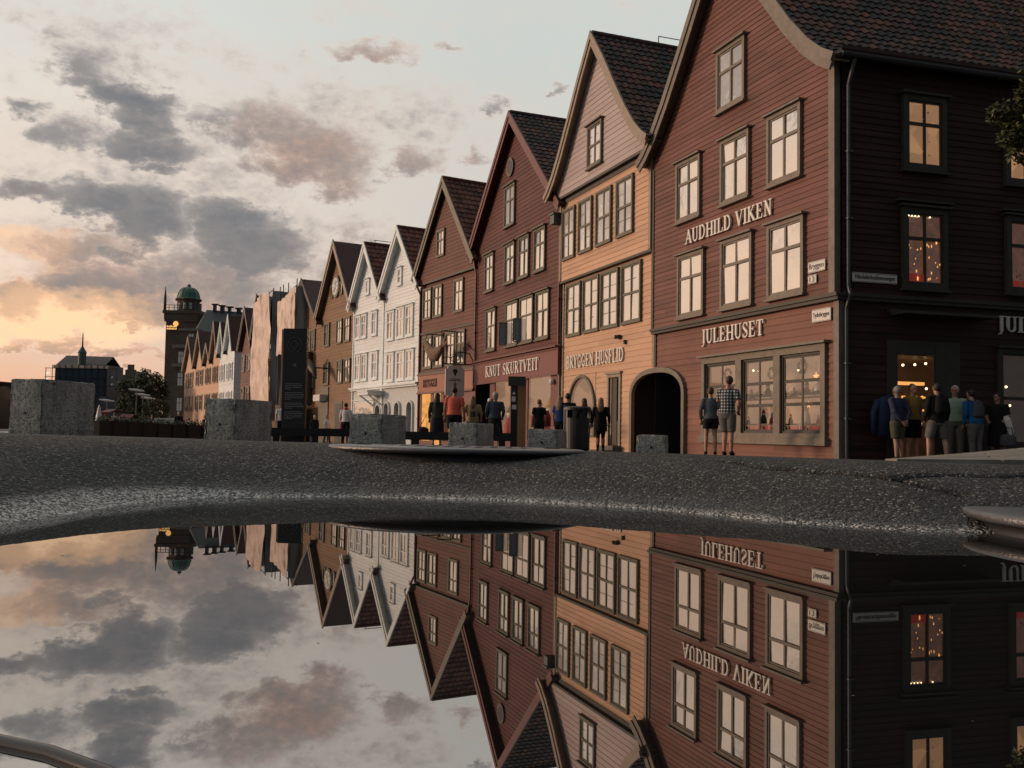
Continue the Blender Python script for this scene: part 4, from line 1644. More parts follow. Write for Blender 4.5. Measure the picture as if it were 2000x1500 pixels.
for q in range(len(fw.data.polygons)):
    if len(fw.data.polygons[q].vertices) == 4 and abs(fw.data.vertices[fw.data.polygons[q].vertices[0]].co.y + 0.028) < 1e-4 and abs(fw.data.vertices[fw.data.polygons[q].vertices[2]].co.y + 0.028) < 1e-4:
        fw.data.polygons[q].material_index = 1
b = MB()
b.quad((0.72, 0.0, 0), (3.05, 0.0, 0), (3.05, 0.0, 2.1), (0.72, 0.0, 2.1))
b.build('pane', M['glass_clear'], fw)
niche(H2, (0.72, -0.02, 3.05, 2.12), 0.85, M['shop_glow'])
# narrow door up two steps
b = MB()
b.box(4.0, 4.12, -0.06, 0.02, -1, 2.02)
b.box(4.90, 5.02, -0.06, 0.02, -1, 2.02)
b.box(3.94, 5.08, -0.11, 0.02, 2.022, 2.10)
b.box(4.12, 4.90, -0.058, 0.02, 1.92, 2.02)
H2.build(b, 'door_frame', M['trim_warm'])
b = MB()
b.box(4.12, 4.90, 0.06, 0.10, -0.35, 1.92)
b.box(4.62, 4.88, 0.03, 0.058, -0.30, 0.45)
b.box(4.58, 4.60, 0.02, 0.058, -0.30, 1.88)
H2.build(b, 'door', M['trim_dark'])
b = MB()
b.box(3.95, 5.08, -0.35, 0.05, -1.2, -0.38)
b.box(3.85, 5.18, -0.68, -0.352, -1.2, -0.52)
H2.build(b, 'stone_step', M['stone'])
b = MB()
b.box(4.75, 4.98, -0.16, -0.02, 3.18, 3.30)
b.ball((4.86, -0.17, 3.23), 0.07, 8, 5)
b.box(5.28, 5.36, -0.1, -0.02, 2.96, 3.10)
H2.build(b, 'wall_lamp', M['black'])
pipe(H2, [(-0.1, -0.25, 8.9), (-0.1, -0.09, 8.4), (-0.1, -0.09, H2.base)], 0.05, M['trim_warm'])
b = MB()
b.tube([(H2.ln / 2, 2.0, 14.27), (H2.ln / 2, 9.0, 14.27)], 0.018, 6)
for yv in (2.0, 4.3, 6.6, 9):
    b.bar((H2.ln / 2, yv, 13.9), (H2.ln / 2, yv, 14.27), 0.025)
H2.build(b, 'ridge_rail', M['iron'])

# ======================= oxblood house with the red signboard
H3 = House(2, 8.65, 13.95, 0.45, STRAIGHT, 10, -0.03)
tag(H3.root, 'oxblood red timber house with KNUT SKURTVEIT signboard and a small round gable vent', 'house', 'gabled timber houses in the wharf row')
b = MB()
siding(b, (0, 0, 0), (1, 0, 0), (0, -1, 0), 3.34, 13.9, H3.edge, 0.18, off=0.05)
H3.build(b, 'wall', M['red2'])
side_walls(H3, M['red2'], 8.6)
roof(H3, M['tile_dark'], M['trim_red'], p=0.4, board=0.30, du=0.28, dv=0.34)
window(H3, (3.98, 9.12, 5.28, 10.95), 0.07, M['trim_olive'], M['glass'], cas=0.09)
for a, c in ((1.40, 2.62), (4.12, 5.36), (5.86, 7.05), (7.62, 8.82)):
    window(H3, (a, 6.55, c, 8.33), 0.07, M['trim_olive'], M['glass'], cas=0.09)
for k, (a, c) in enumerate(((1.70, 3.05), (4.36, 5.86), (6.10, 7.62), (7.92, 9.30))):
    fw = window(H3, (a, 3.75, c, 5.70), 0.07, M['trim_olive'], M['glass'] if k in (0, 3) else M['glass_soft'], cas=0.09, rows=(0.60,))
    if k in (1, 2):
        b = MB()   # upper lights keep their bright glass; one casement stands open
        b.quad((a + .12, -0.11, 4.92), (c - .12, -0.11, 4.92), (c - .12, -0.11, 5.58), (a + .12, -0.11, 5.58))
        b.quad(((a + c) / 2 + .04, -0.11, 3.86), (c - .12, -0.11, 3.86), (c - .12, -0.11, 4.84), ((a + c) / 2 + .04, -0.11, 4.84))
        b.build('bright_pane', M['glass'], fw)
        b = MB()
        for zz in (3.86, 4.82):
            b.bar((a + .1, -0.14, zz), (a + .0, -0.40, zz), 0.05)
        b.bar((a + .0, -0.40, 3.86), (a + .0, -0.40, 4.82), 0.05)
        b.bar((a + .1, -0.14, 3.86), (a + .1, -0.14, 4.82), 0.05)
        cs = b.build('open_casement', M['trim_olive'], fw)
        b = MB()
        b.quad((a + .09, -0.16, 3.9), (a + .01, -0.39, 3.9), (a + .01, -0.39, 4.8), (a + .09, -0.16, 4.8))
        b.build('casement_pane', M['glass_dark'], cs)
b = MB()
b.tube([(4.62, -0.08, 11.75), (4.62, -0.15, 11.75)], 0.42, 20)
vent = H3.build(b, 'round_vent', M['trim_olive'])
b = MB()
b.tube([(4.62, -0.14, 11.75), (4.62, -0.158, 11.75)], 0.30, 20)
b.build('vent_louvre', M['black'], vent)
b = MB()
b.box(0.10, H3.ln - 0.05, -0.16, 0.0, 2.28, 3.30)
sb = H3.build(b, 'signboard', M['fascia_red'])
b = MB()
b.box(0.0, H3.ln + 0.02, -0.34, 0.0, 3.302, 3.36)
b.box(0.08, H3.ln - 0.03, -0.20, -0.162, 2.24, 2.33)
b.box(0.08, H3.ln - 0.03, -0.20, -0.162, 3.22, 3.298)
b.box(0.08, 0.20, -0.195, -0.162, 2.332, 3.218)
b.box(H3.ln - 0.15, H3.ln - 0.03, -0.195, -0.162, 2.332, 3.218)
b.build('signboard_moulding', M['trim_red'], sb)
tl = lettering('KNUT SKURTVEIT', 6.55, 0.50)
place(tl, (1.98, -0.162, 2.54)).build('sign_lettering', M['letters'], sb)
# shop front below
for (a, c, zt) in ((0.02, 0.16, 2.28), (2.28, 2.95, 2.28), (4.95, 5.15, 2.28), (6.85, 7.05, 2.28), (9.46, 10.1, 2.28), (10.1, H3.ln, 2.279), (2.95, 4.95, -.3), (7.05, 9.46, -.3)):
    b = MB()
    b.box(a + .002, c - .002, -0.06, 0.05, H3.base - .2, zt)
    H3.build(b, 'shop_front_pier' if zt > 0 else 'stall_riser', M['trim_red'])
for q0, q1 in ((2.95, 4.95), (7.05, 9.46)):
    b = MB()
    b.quad((q0, 0.0, -.3), (q1, 0.0, -.3), (q1, 0.0, 2.28), (q0, 0.0, 2.28))
    H3.build(b, 'shop_pane', M['glass_clear'])
niche(H3, (2.95, -0.3, 4.95, 2.28), 0.85, M['shop_glow'])
niche(H3, (7.05, -0.3, 9.46, 2.28), 0.85, M['shop_glow'])
niche(H3, (0.16, -1.2, 2.28, 2.28), 0.88, M['near_black'], 'passage_wall')
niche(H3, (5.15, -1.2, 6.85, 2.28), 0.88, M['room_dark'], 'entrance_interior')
for q, w in ((2.6, 1.45), (9.8, 2.0)):
    b = MB()
    b.ball((q, -0.16, w), 0.12, 8, 6)
    H3.build(b, 'wall_lamp', M['letters'])
pipe(H3, [(0.08, -0.22, 8.3), (0.2, -0.14, 7.6), (0.2, -0.14, 3.4)], 0.055, M['trim_red'])
pipe(H3, [(H3.ln - 0.1, -0.15, 8.6), (H3.ln - 0.1, -0.15, 3.4)], 0.055, M['trim_red'])
b = MB()
b.tube([(H3.ln / 2, 2.6, 14.38), (H3.ln / 2, 9.5, 14.38)], 0.02, 6)
for yv in (2.6, 5, 7.3, 9.5):
    b.bar((H3.ln / 2, yv, 13.95), (H3.ln / 2, yv, 14.38), 0.03)
H3.build(b, 'ridge_rail', M['iron'])
b = MB()
b.box(H3.ln - 0.25, H3.ln + 0.1, -0.5, -0.15, 8.0, 8.35)
b.box(H3.ln - 0.3, H3.ln + 0.15, -0.55, -0.1, 8.352, 8.42)
H3.build(b, 'rainwater_hopper', M['zinc'])

# ======================= brick red house
H4 = House(3, 8.3, 13.15, 0.40, STRAIGHT, 9, -0.03)
tag(H4.root, 'narrow brick red timber house with rust coloured signboard and carved fish beam', 'house', 'gabled timber houses in the wharf row')
b = MB()
siding(b, (0, 0, 0), (1, 0, 0), (0, -1, 0), 3.1, 8.0, lambda z: (0, H4.ln), 0.19, off=0.03)
siding(b, (0, 0, 0), (1, 0, 0), (0, -1, 0), 8.05, 13.1, H4.edge, 0.19, off=0.18)
H4.build(b, 'wall', M['red3'])
side_walls(H4, M['red3'], 8.2)
roof(H4, M['tile_red'], M['trim'], p=0.42, board=0.30, du=0.3, dv=0.38)
b = MB()
b.box(-0.05, H4.ln + .05, -0.22, 0.0, 7.95, 8.05)
b.box(0.0, H4.ln, -0.10, 0.0, 5.24, 5.34)
b.box(0.0, H4.ln, -0.12, 0.0, 3.10, 3.20)
H4.build(b, 'jetty_moulding', M['trim_dark'])
mid = dict(cols=2, rows=(0.62,), bars=(0.3,), cas=0.10, head=False)
window(H4, (2.42, 9.15, 3.42, 10.6), 0.20, M['trim_olive'], M['glass'], **mid)
for a, c in ((0.40, 1.52), (1.78, 2.92), (4.40, 5.50)):
    window(H4, (a, 6.02, c, 7.74), 0.05, M['trim_olive'], M['glass'], **mid)
for a, c in ((0.52, 1.72), (1.95, 3.15), (3.52, 4.62), (4.72, 5.80)):
    window(H4, (a, 3.34, c, 5.12), 0.05, M['trim_olive'], M['glass'], **mid)
b = MB()
b.box(0.0, H4.ln, -0.14, 0.0, 2.02, 3.09)
sb = H4.build(b, 'signboard', M['fascia_rust'])
b = MB()
b.box(-0.02, H4.ln + .02, -0.2, -0.142, 2.0, 2.1)
b.box(-0.02, H4.ln + .02, -0.2, -0.142, 3.0, 3.088)
b.build('signboard_moulding', M['trim_red'], sb)
place(lettering('BRYGGEN', 1.9, 0.42, 0.02), (0.75, -0.142, 2.35)).build('sign_lettering', M['red3'], sb)
for (a, c, zt) in ((0.0, 0.35, 2.0), (1.60, 2.0, 2.0), (2.9, 3.3, 2.0), (5.6, H4.ln, 2.0), (.35, 1.6, -.5), (3.3, 5.6, -.5)):
    b = MB()
    b.box(a + .002, c - .002, -0.05, 0.05, H4.base - .2, zt)
    H4.build(b, 'shop_front_pier' if zt > 0 else 'stall_riser', M['trim_red'])
niche(H4, (0.35, -0.5, 1.60, 2.0), 0.8, M['room_gold'])
niche(H4, (2.0, -1.3, 2.9, 2.0), 0.8, M['room_gold'], 'entrance_interior')
niche(H4, (3.3, -0.5, 5.6, 2.0), 0.8, M['room_dim'])
pipe(H4, [(-0.05, -0.3, 8.0), (0.05, -0.1, 7.5), (0.05, -0.1, H4.base)], 0.06, M['trim_red'])
# television aerial standing on the roof

b = MB()
for (p0, p1) in (((0, 0, 0), (0.0, 0, 2.3)), ((-1.2, 0, 1.9), (0.9, 0, 2.5)), ((-0.6, 0, 0.9), (0.6, 0, 1.25))):
    b.bar(p0, p1, 0.045)
for k in range(7):
    b.bar((-1.0 + k * .3, -0.25, 1.96 + k * .085), (-1.0 + k * .3, 0.25, 1.96 + k * .085), 0.02)
H5x = House(4, 7.95, 11.75)
av = to_world(H5x, (5.0, 1.6, 8.4))
bpy.data.objects.remove(H5x.root)
o = b.build('roof_aerial', M['letters'])
o.location = av
o.rotation_euler = (0, 0, H4.ang)
tag(o, 'pale pole aerial with cross bars on the tiled roof between white and red gables', 'aerial')

# ======================= the two white houses
WH = dict(cols=2, rows=(0.62,), bars=(0.3,), cas=0.11, head=True)
H5 = House(4, 7.95, 11.75, 0.32, STRAIGHT, 9, -0.03)
tag(H5.root, 'white timber house with two arched ground floor openings next to the brick red house', 'house', 'gabled timber houses in the wharf row')
H6 = House(5, 7.85, 11.75, 0.32, STRAIGHT, 9, -0.03)
tag(H6.root, 'white timber house with plain shop window and entrance canopy beside the golden brown house', 'house', 'gabled timber houses in the wharf row')
for Hh, rows_ in ((H5, [((2.25, 8.45, 2.95, 9.5),), ((0.72, 5.33, 1.88, 7.1), (2.30, 5.33, 3.45, 7.15), (3.66, 5.33, 4.80, 7.15)), ((0.82, 2.88, 2.0, 4.6), (2.46, 2.88, 3.66, 4.6), (3.86, 2.88, 5.04, 4.6))]),
                  (H6, [((2.25, 8.55, 2.95, 9.55),), ((0.46, 5.85, 1.44, 7.38), (1.62, 5.85, 2.60, 7.38), (3.50, 5.85, 4.48, 7.38)), ((0.56, 3.12, 1.62, 4.85), (1.82, 3.12, 2.88, 4.85), (3.68, 3.12, 4.74, 4.85))])):
    b = MB()
    siding(b, (0, 0, 0), (1, 0, 0), (0, -1, 0), 2.7, 11.7, Hh.edge, 0.2, off=0.04)
    Hh.build(b, 'wall', M['white'])
    side_walls(Hh, M['white'], 7.8)
    roof(Hh, M['tile_red'], M['trim_white'], p=0.42, board=0.30, du=0.32, dv=0.4)
    for lv, rs in enumerate(rows_):
        for r in rs:
            window(Hh, r, 0.06, M['trim_white'], M['glass_white'], **(WH if lv else dict(cols=1, rows=(0.5,), cas=0.14)))
    b = MB()
    b.box(-.02, Hh.ln + .02, -0.30, 0.0, 2.60, 2.70)
    b.box(0, Hh.ln, -0.20, -0.001, 2.50, 2.598)
    Hh.build(b, 'cornice', M['trim_white'])
    b = MB()
    b.box(0, 0.16, -0.1, 0.0, Hh.base - .2, 7.9)
    b.box(Hh.ln - 0.16, Hh.ln, -0.1, 0.0, Hh.base - .2, 7.9)
    Hh.build(b, 'corner_board', M['trim_white'])
    b = MB()
    b.tube([(Hh.ln / 2, 2.5, 12.15), (Hh.ln / 2, 8.5, 12.15)], 0.02, 6)
    b.bar((Hh.ln / 2, 2.6, 11.8), (Hh.ln / 2, 2.6, 12.15), 0.03)
    b.bar((Hh.ln / 2, 8, 11.8), (Hh.ln / 2, 8, 12.15), 0.03)
    Hh.build(b, 'ridge_rail', M['iron'])


def arch_front(H, openings, z1, m, off=0.02):
    """plastered ground floor with round headed openings (u centre, half width, spring height, sill)"""
    b = MB()
    lo = H.base - 0.2
    u = 0.0
    for (c, hw, zs, sill) in openings:
        b.quad((u, -off, lo), (c - hw, -off, lo), (c - hw, -off, z1), (u, -off, z1))
        A = arc(c, zs, hw, hw, 180, 0, 12)
        for p0, p1 in zip(A[:-1], A[1:]):
            b.quad((p0[0], -off, p0[1]), (p1[0], -off, p1[1]), (p1[0], -off, z1), (p0[0], -off, z1))
        b.quad((c - hw, -off, lo), (c + hw, -off, lo), (c + hw, -off, sill), (c - hw, -off, sill))
        B = [(c - hw, sill)] + A + [(c + hw, sill)]
        for p0, p1 in zip(B[:-1], B[1:]):
            b.quad((p0[0], -off, p0[1]), (p1[0], -off, p1[1]), (p1[0], 0.25, p1[1]), (p0[0], 0.25, p0[1]))
            b.bar((p0[0], -off - .05, p0[1]), (p1[0], -off - .05, p1[1]), 0.1, 0.14, up=(0, 1, 0))
        u = c + hw
    b.quad((u, -off, lo), (H.ln, -off, lo), (H.ln, -off, z1), (u, -off, z1))
    return H.build(b, 'ground_floor_front', m)


plaster = mat('white plaster', (0.56, 0.57, 0.56), 0.8, var=0.1, bump=0.1)
arch_front(H5, [(0.95, 0.42, 1.25, -0.4), (2.65, 0.42, 1.25, -0.4), (4.55, 0.42, 1.25, -0.4)], 2.5, plaster)
arch_front(H6, [(4.95, 0.48, 1.1, -1.0)], 2.5, plaster)
b = MB()
for c in (0.95, 2.65, 4.55):
    b.quad((c - .45, 0.2, -.5), (c + .45, 0.2, -.5), (c + .45, 0.2, 1.8), (c - .45, 0.2, 1.8))
H5.build(b, 'arched_pane', M['glass_dark'])
b = MB()
b.quad((4.4, 0.22, -1.2), (5.46, 0.22, -1.2), (5.46, 0.22, 1.8), (4.4, 0.22, 1.8))
H6.build(b, 'door', M['glass_dark'])
window(H6, (0.40, -0.2, 4.15, 1.85), 0.03, M['trim_white'], M['glass_soft'], cols=1, rows=(), cas=0.12, head=True, name='shop_window', depth=0.06)
b = MB()
b.box(3.9, 5.8, -1.1, -0.02, 2.30, 2.38)
b.box(3.95, 5.75, -1.05, -0.02, 2.12, 2.298)
for u in (4.05, 5.6):
    b.bar((u, -0.95, 2.12), (u, -0.06, 1.5), 0.08)
H6.build(b, 'entrance_canopy', M['trim_white'])

# ======================= golden brown house
H7 = House(6, 8.0, 13.0, 0.40, STRAIGHT, 10, -0.03)
tag(H7.root, 'golden brown timber house with a round gable dial between two slit windows', 'house', 'gabled timber houses in the wharf row')
b = MB()
siding(b, (0, 0, 0), (1, 0, 0), (0, -1, 0), H7.base - .3, 12.9, H7.edge, 0.22, off=0.02)
H7.build(b, 'wall', M['brown'])
side_walls(H7, M['brown'], 7.9)
roof(H7, M['roof_plain'], M['trim_warm'], p=0.42, board=0.32, tiles=False)
b = MB()
b.tube([(3.5, -0.04, 9.9), (3.5, -0.16, 9.9)], 0.78, 28)
dial = H7.build(b, 'gable_dial', M['trim_olive'])
b = MB()
b.tube([(3.5, -0.162, 9.9), (3.5, -0.18, 9.9)], 0.60, 28)
for k in range(8):
    a = k * math.pi / 4
    b.bar((3.5, -0.19, 9.9), (3.5 + .5 * math.cos(a), -0.19, 9.9 + .5 * math.sin(a)), 0.05)
b.build('dial_face', M['letters_grey'], dial)
for a, c in ((2.25, 2.78), (4.30, 4.85)):
    window(H7, (a, 9.2, c, 10.1), 0.05, M['trim_olive'], M['glass'], cols=1, rows=(), cas=0.07, head=False)
for k, (a, c) in enumerate(((1.0, 2.2), (3.8, 4.98), (5.45, 6.65))):
    window(H7, (a, 5.85, c, 7.55), 0.05, M['trim_olive'], M['glass_dark'] if k == 0 else M['glass'], cas=0.1, bars=(0.3,), head=False)
for k, (a, c) in enumerate(((1.0, 2.3), (4.1, 5.25), (5.65, 6.9))):
    window(H7, (a, 3.12, c, 4.75), 0.05, M['trim_olive'], M['glass_dark'] if k == 0 else M['glass'], cas=0.1, bars=(0.3,), head=False)
b = MB()
b.box(3.75, 5.35, -0.08, 0, -1.3, 1.95)
H7.build(b, 'door_frame', M['trim_olive'])
b = MB()
b.box(3.95, 5.15, -0.10, -0.082, -1.3, 1.75)
H7.build(b, 'door', M['black'])
b = MB()
b.box(0.05, 2.3, -0.1, 0, -1.4, 3.0)
H7.build(b, 'shop_front', M['trim_olive'])
b = MB()
b.box(0.4, 1.95, -0.6, -0.102, 2.0, 2.45)
H7.build(b, 'shop_sign', M['sign_white'])
b = MB()
b.tube([(H7.ln / 2, 2.5, 13.4), (H7.ln / 2, 9, 13.4)], 0.025, 6)
b.bar((H7.ln / 2, 2.6, 13), (H7.ln / 2, 2.6, 13.4), 0.03)
H7.build(b, 'ridge_rail', M['iron'])

# ======================= houses under the scaffold sheets (two gables), then two more gables
C8 = [(7, 1.3, 0.0)]


def plain_house(PR, PL, ze, zp, m, mroof, mtrim, label, zwin, wrel, lit=None, depth=9, so=0.3, glass='glass', wh=1.6):
    Hh = House(0, ze, zp, so, STRAIGHT, depth, -0.03, PR=PR, PL=PL)
    tag(Hh.root, label, 'house', 'gabled timber houses in the wharf row')
    b = MB()
    siding(b, (0, 0, 0), (1, 0, 0), (0, -1, 0), Hh.base - .3, zp - .1, Hh.edge, 0.24, off=0.02)
    Hh.build(b, 'wall', m)
    side_walls(Hh, m, ze - .05)
    roof(Hh, mroof, mtrim, p=0.4, board=0.3, tiles=False)
    for z in zwin:
        for a, c in wrel:
            window(Hh, (a * Hh.ln, z, c * Hh.ln, z + wh), 0.05, mtrim if mtrim is not M['trim_dark'] else M['trim_olive'], M[glass], cas=0.12, head=False)
    return Hh


def lerp(a, c, t):
    return (a[0] + (c[0] - a[0]) * t, a[1] + (c[1] - a[1]) * t)


plain_house(PTS[7], lerp(PTS[7], PTS[8], .5), 7.6, 11.4, M['brown'], M['roof_plain'], M['trim_dark'], 'brown timber house behind the grey scaffold sheet, left of the golden brown house', (3.0, 5.8), ((.15, .3), (.45, .6), (.7, .85)))
plain_house(lerp(PTS[7], PTS[8], .5), PTS[8], 7.6, 11.3, M['red3'], M['roof_plain'], M['trim_dark'], 'red timber house hidden behind the peach coloured scaffold sheet', (3.0, 5.8), ((.15, .3), (.45, .6), (.7, .85)))
plain_house(PTS[8], (-23.6, 86.0), 7.9, 11.9, M['brown'], M['roof_plain'], M['trim'], 'narrow ochre brown gable half covered by the scaffold sheet', (2.6, 5.6), ((.12, .32), (.45, .65)))
plain_house((-23.65, 86.1), (-26.0, 90.4), 7.4, 11.3, M['red3'], M['roof_plain'], M['trim'], 'narrow red brown gable at the far end of the near row', (2.3, 5.3), ((.12, .36), (.55, .8)))

sheet = mat('scaffold sheeting', (0.60, 0.44, 0.37), 0.55, var=0.40, vscale=0.8)
sheet_shade = mat('shaded scaffold sheeting', (0.27, 0.28, 0.275), 0.55, var=0.15, vscale=1.2)  # same sheeting, shade of the near side put into the colour
net = mat('brown scaffold netting', (0.10, 0.075, 0.06), 0.9, var=0.25)


def ang_of(a, c):
    return math.atan2(a[1] - c[1], a[0] - c[0])


def drape(name, O, A, u0, u1, p, z0, zl, zm, zr, m, m_side, label, side=True):
    """sheet hung on scaffolding: gabled top outline, deep folds, a front and a near side"""
    e_ = empty(name, (O[0], O[1], gz(*O) - .2), A)
    tag(e_, label, 'scaffold')
    bz = gz(*O) - .2
    b = MB()
    nu, nz_ = 44, 60
    base = 0
    for j in range(nz_ + 1):
        for i in range(nu + 1):
            s_ = i / nu
            u = u0 + (u1 - u0) * s_
            zt = (zl + (zm - zl) * s_ / 0.5) if s_ < 0.5 else (zm + (zr - zm) * (s_ - 0.5) / 0.5)
            z = z0 + (zt - z0) * j / nz_
            k = noise.noise(Vector((u * 0.9 + z * .25, 3.3, z * 0.22)))
            k2 = noise.noise(Vector((u * 2.6 - z * 0.5, 7.7, z * 0.5)))
            k3 = noise.noise(Vector((u * 1.7 + 0.15 * z, 1.3, z * 0.13)))
            fold = 0.30 * abs(k3) + 0.12 * abs(noise.noise(Vector((u * 4.2 - 0.2 * z, 5.1, z * 0.28)))) + 0.16 * abs(k) + 0.03 * k2
            swag = 0.10 * math.sin((z - z0) * 2.6 + 2 * k) * abs(k2)
            b.v.append((u, -p - fold - swag, z - bz + (0.12 * k2 if j in (0, nz_) else 0)))
    for j in range(nz_):
        for i in range(nu):
            a = j * (nu + 1) + i
            b.face((a, a + 1, a + nu + 2, a + nu + 1))
    b.build('front_sheet', m, e_, smooth=True)
    b = MB()
    nd = 16
    for j in range(nz_ + 1):
        for i in range(nd + 1):
            yv = -p + (p + 1.4) * i / nd
            z = z0 + (zr - z0) * j / nz_
            k = noise.noise(Vector((yv * 1.4, 9.1, z * 0.3)))
            b.v.append((u1 + 0.02 + 0.14 * k + 0.05 * math.sin(yv * 6 + z), yv, z - bz))
    for j in range(nz_):
        for i in range(nd):
            a = j * (nd + 1) + i
            b.face((a, a + 1, a + nd + 2, a + nd + 1))
    b.build('side_sheet', m_side, e_, smooth=True)
    for (px_, ly) in ((u0, -p + .1), ((u0 + u1) / 2, -p + .1), (u1 - .1, -p + .1), (u1 - .1, -0.2)):
        b = MB()
        b.tube([(px_, ly, -0.3), (px_, ly, max(zl, zr) - bz + (0.6 if ly > -1 else .25))], 0.04, 6)
        b.build('scaffold_pole', M['zinc'], e_)
    b = MB()
    b.tube([(u0, -p + .1, zl - bz + .15), (u1, -p + .1, zr - bz + .15)], 0.035, 6)
    b.build('scaffold_rail', M['zinc'], e_)
    return e_


A8 = ang_of(PTS[7], PTS[8])
drape('scaffold_sheet', PTS[8], A8, 0.4, 6.4, 1.1, 0.9, 10.6, 11.3, 11.2, sheet, sheet_shade, 'tall peach coloured scaffold sheet with drooping folds behind the black pillar')
drape('scaffold_sheet', PTS[8], A8, 7.6, 12.6, 0.9, 5.8, 10.0, 10.3, 10.8, sheet, sheet_shade, 'shorter pink scaffold sheet with shaded grey side right of the tall peach one')
drape('scaffold_sheet', PTS[8], A8, 9.5, 14.6, 0.95, 1.9, 5.7, 5.75, 5.7, net, net, 'dark brown scaffold netting below the grey sheet, beside the black pillar')
b = MB()
for k in range(14):
    b.box(8.6 + k * 0.5, 8.6 + k * 0.5 + .485, -1.2, -1.15, -2.0, 1.85)
o = b.build('hoarding', mat('plywood hoarding', (0.075, 0.05, 0.028), 0.8, var=0.3))
o.location = (PTS[8][0], PTS[8][1], 0)
o.rotation_euler = (0, 0, A8)
tag(o, 'brown board hoarding at street level under the scaffold netting', 'fence')

# ======================= far row
FR = [(-28.9, 98.0), (-30.76, 101.31), (-32.35, 104.14), (-34.17, 107.37), (-36.1, 110.81), (-38.93, 115.84), (-42.21, 121.65)]
spec = [(8.0, 11.9, 'white', 'trim_white', 'white end house of the far row with a long bluish side wall'),
        (7.9, 11.4, 'white', 'trim_white', 'slim white gable beside the white end house of the far row'),
        (7.7, 11.9, 'farorange', 'trim_warm', 'tall slim orange gable next to the far white gables'),
        (7.3, 9.7, 'farorange', 'trim_warm', 'lowest orange gable of the far row'),
        (7.2, 11.6, 'farorange', 'trim_warm', 'broad orange gable left of the lowest far gable'),
        (7.2, 11.4, 'farorange', 'trim_warm', 'outermost orange gable of the far row in front of the dark tower')]
for k, (ze, zp, m_, t_, lab) in enumerate(spec):
    plain_house(FR[k], FR[k + 1], ze, zp, M[m_], M['roof_plain'], M[t_], lab, (2.0, 5.0), ((.14, .42), (.56, .84)), depth=14, so=0.2, glass='glass_dark' if k > 1 else 'glass_white', wh=1.9)

# ======================= dark brick tower building with the green dome
brick = mat('dark brown brick', (0.095, 0.072, 0.057), 0.85, var=0.25, vscale=1.5)
bstone = mat('stone dressing', (0.17, 0.16, 0.14), 0.85, var=0.2)
slate = mat('blue black slate roof', (0.035, 0.040, 0.048), 0.6, var=0.2)
copper = mat('green copper', (0.062, 0.145, 0.112), 0.55, var=0.25, vscale=2)
TW = empty('tower_building', (-57.1, 165, -3), 0)
tag(TW, 'dark brick tower building with green copper dome and a glowing sign at its top', 'tower')
hw = 2.8


def tb(b, name, m, smooth=False):
    o = b.build(name, m, TW, smooth)
    return o


b = MB()
b.box(-hw, hw, -hw, hw, 0, 22.0)
tb(b, 'tower_shaft', brick)
b = MB()
b.box(-hw - .25, hw + .25, -hw - .25, hw + .25, 21.2, 21.6)
b.box(-hw - .5, hw + .5, -hw - .5, hw + .5, 22.6, 23.1)
b.box(-hw - .3, hw + .3, -hw - .3, hw + .3, 21.602, 22.598)
tb(b, 'parapet', brick)
b = MB()
for u in np.linspace(-hw - .3, hw + .3, 8):
    b.bar((u, -hw - .4, 23.1), (u, -hw - .4, 24.0), 0.09)
b.bar((-hw - .3, -hw - .4, 24.0), (hw + .3, -hw - .4, 24.0), 0.09)
b.bar((-hw - .3, -hw - .4, 23.55), (hw + .3, -hw - .4, 23.55), 0.06)
tb(b, 'parapet_railing', M['iron'])
b = MB()
b.lathe([(2.0, 23.1), (2.0, 25.1), (2.35, 25.2), (2.35, 25.45)], seg=8)
tb(b, 'lantern', brick)
for k, a in enumerate((-120, -90, -60)):
    b = MB()
    ca, sa = math.cos(R(a)), math.sin(R(a))
    b.tube([(2.0 * ca * .9, 2.0 * sa * .9, 23.5), (2.0 * ca * .9, 2.0 * sa * .9, 24.6)], [0.33, 0.28], 8)
    o = tb(b, 'lantern_window', mat('pale lantern opening', (0.45, 0.46, 0.46), 0.5))
b = MB()
b.lathe([(2.25, 25.45), (1.98, 25.65), (1.86, 26.1), (1.7, 26.6), (1.35, 27.1), (0.8, 27.45), (0.35, 27.6), (0.3, 27.75), (0.38, 27.85), (0.05, 28.2)], seg=20)
for k in range(10):
    a = k * math.pi / 5
    b.tube([(r * math.cos(a), r * math.sin(a), z) for r, z in ((2.0, 25.68), (1.88, 26.1), (1.72, 26.6), (1.37, 27.12), (0.8, 27.48))], 0.07, 5)
tb(b, 'dome', copper)
b = MB()
b.bar((-hw - .2, -hw - .2, 23.1), (-hw - .2, -hw - .2, 24.4), 0.35)
b.tube([(-hw - .2, -hw - .2, 24.4), (-hw - .2, -hw - .2, 25.3), (-hw - .2, -hw - .2, 27.3)], [0.25, .22, .03], 6)
b.bar((hw + .3, -hw - .3, 23.1), (hw + .3, -hw - .3, 24.3), 0.4)
tb(b, 'corner_finial', brick)
sgn = MB()
sgn.box(-2.55, -0.6, -hw - .38, -hw - .28, 19.6, 20.55)
sgb = tb(sgn, 'sign_backing', M['black'])
neon = mat('glowing amber sign', (1, .6, .2), 0.5, emit=(1.0, 0.50, 0.16), estr=0.9)
b = MB()
b.tube([(-0.95, -hw - .40, 20.75), (-0.95, -hw - .50, 20.75)], 0.45, 14)
b.build('sign_emblem', neon, sgb)
b = MB()
for z, n in ((20.15, 7), (19.75, 9)):
    for k in range(n):
        uu = -2.5 + 1.75 * k / n
        b.box(uu, uu + 1.75 / n * .75, -hw - .42, -hw - .385, z, z + 0.30 - (0.1 if k % 3 == 1 else 0))
b.build('sign_text', neon, sgb)
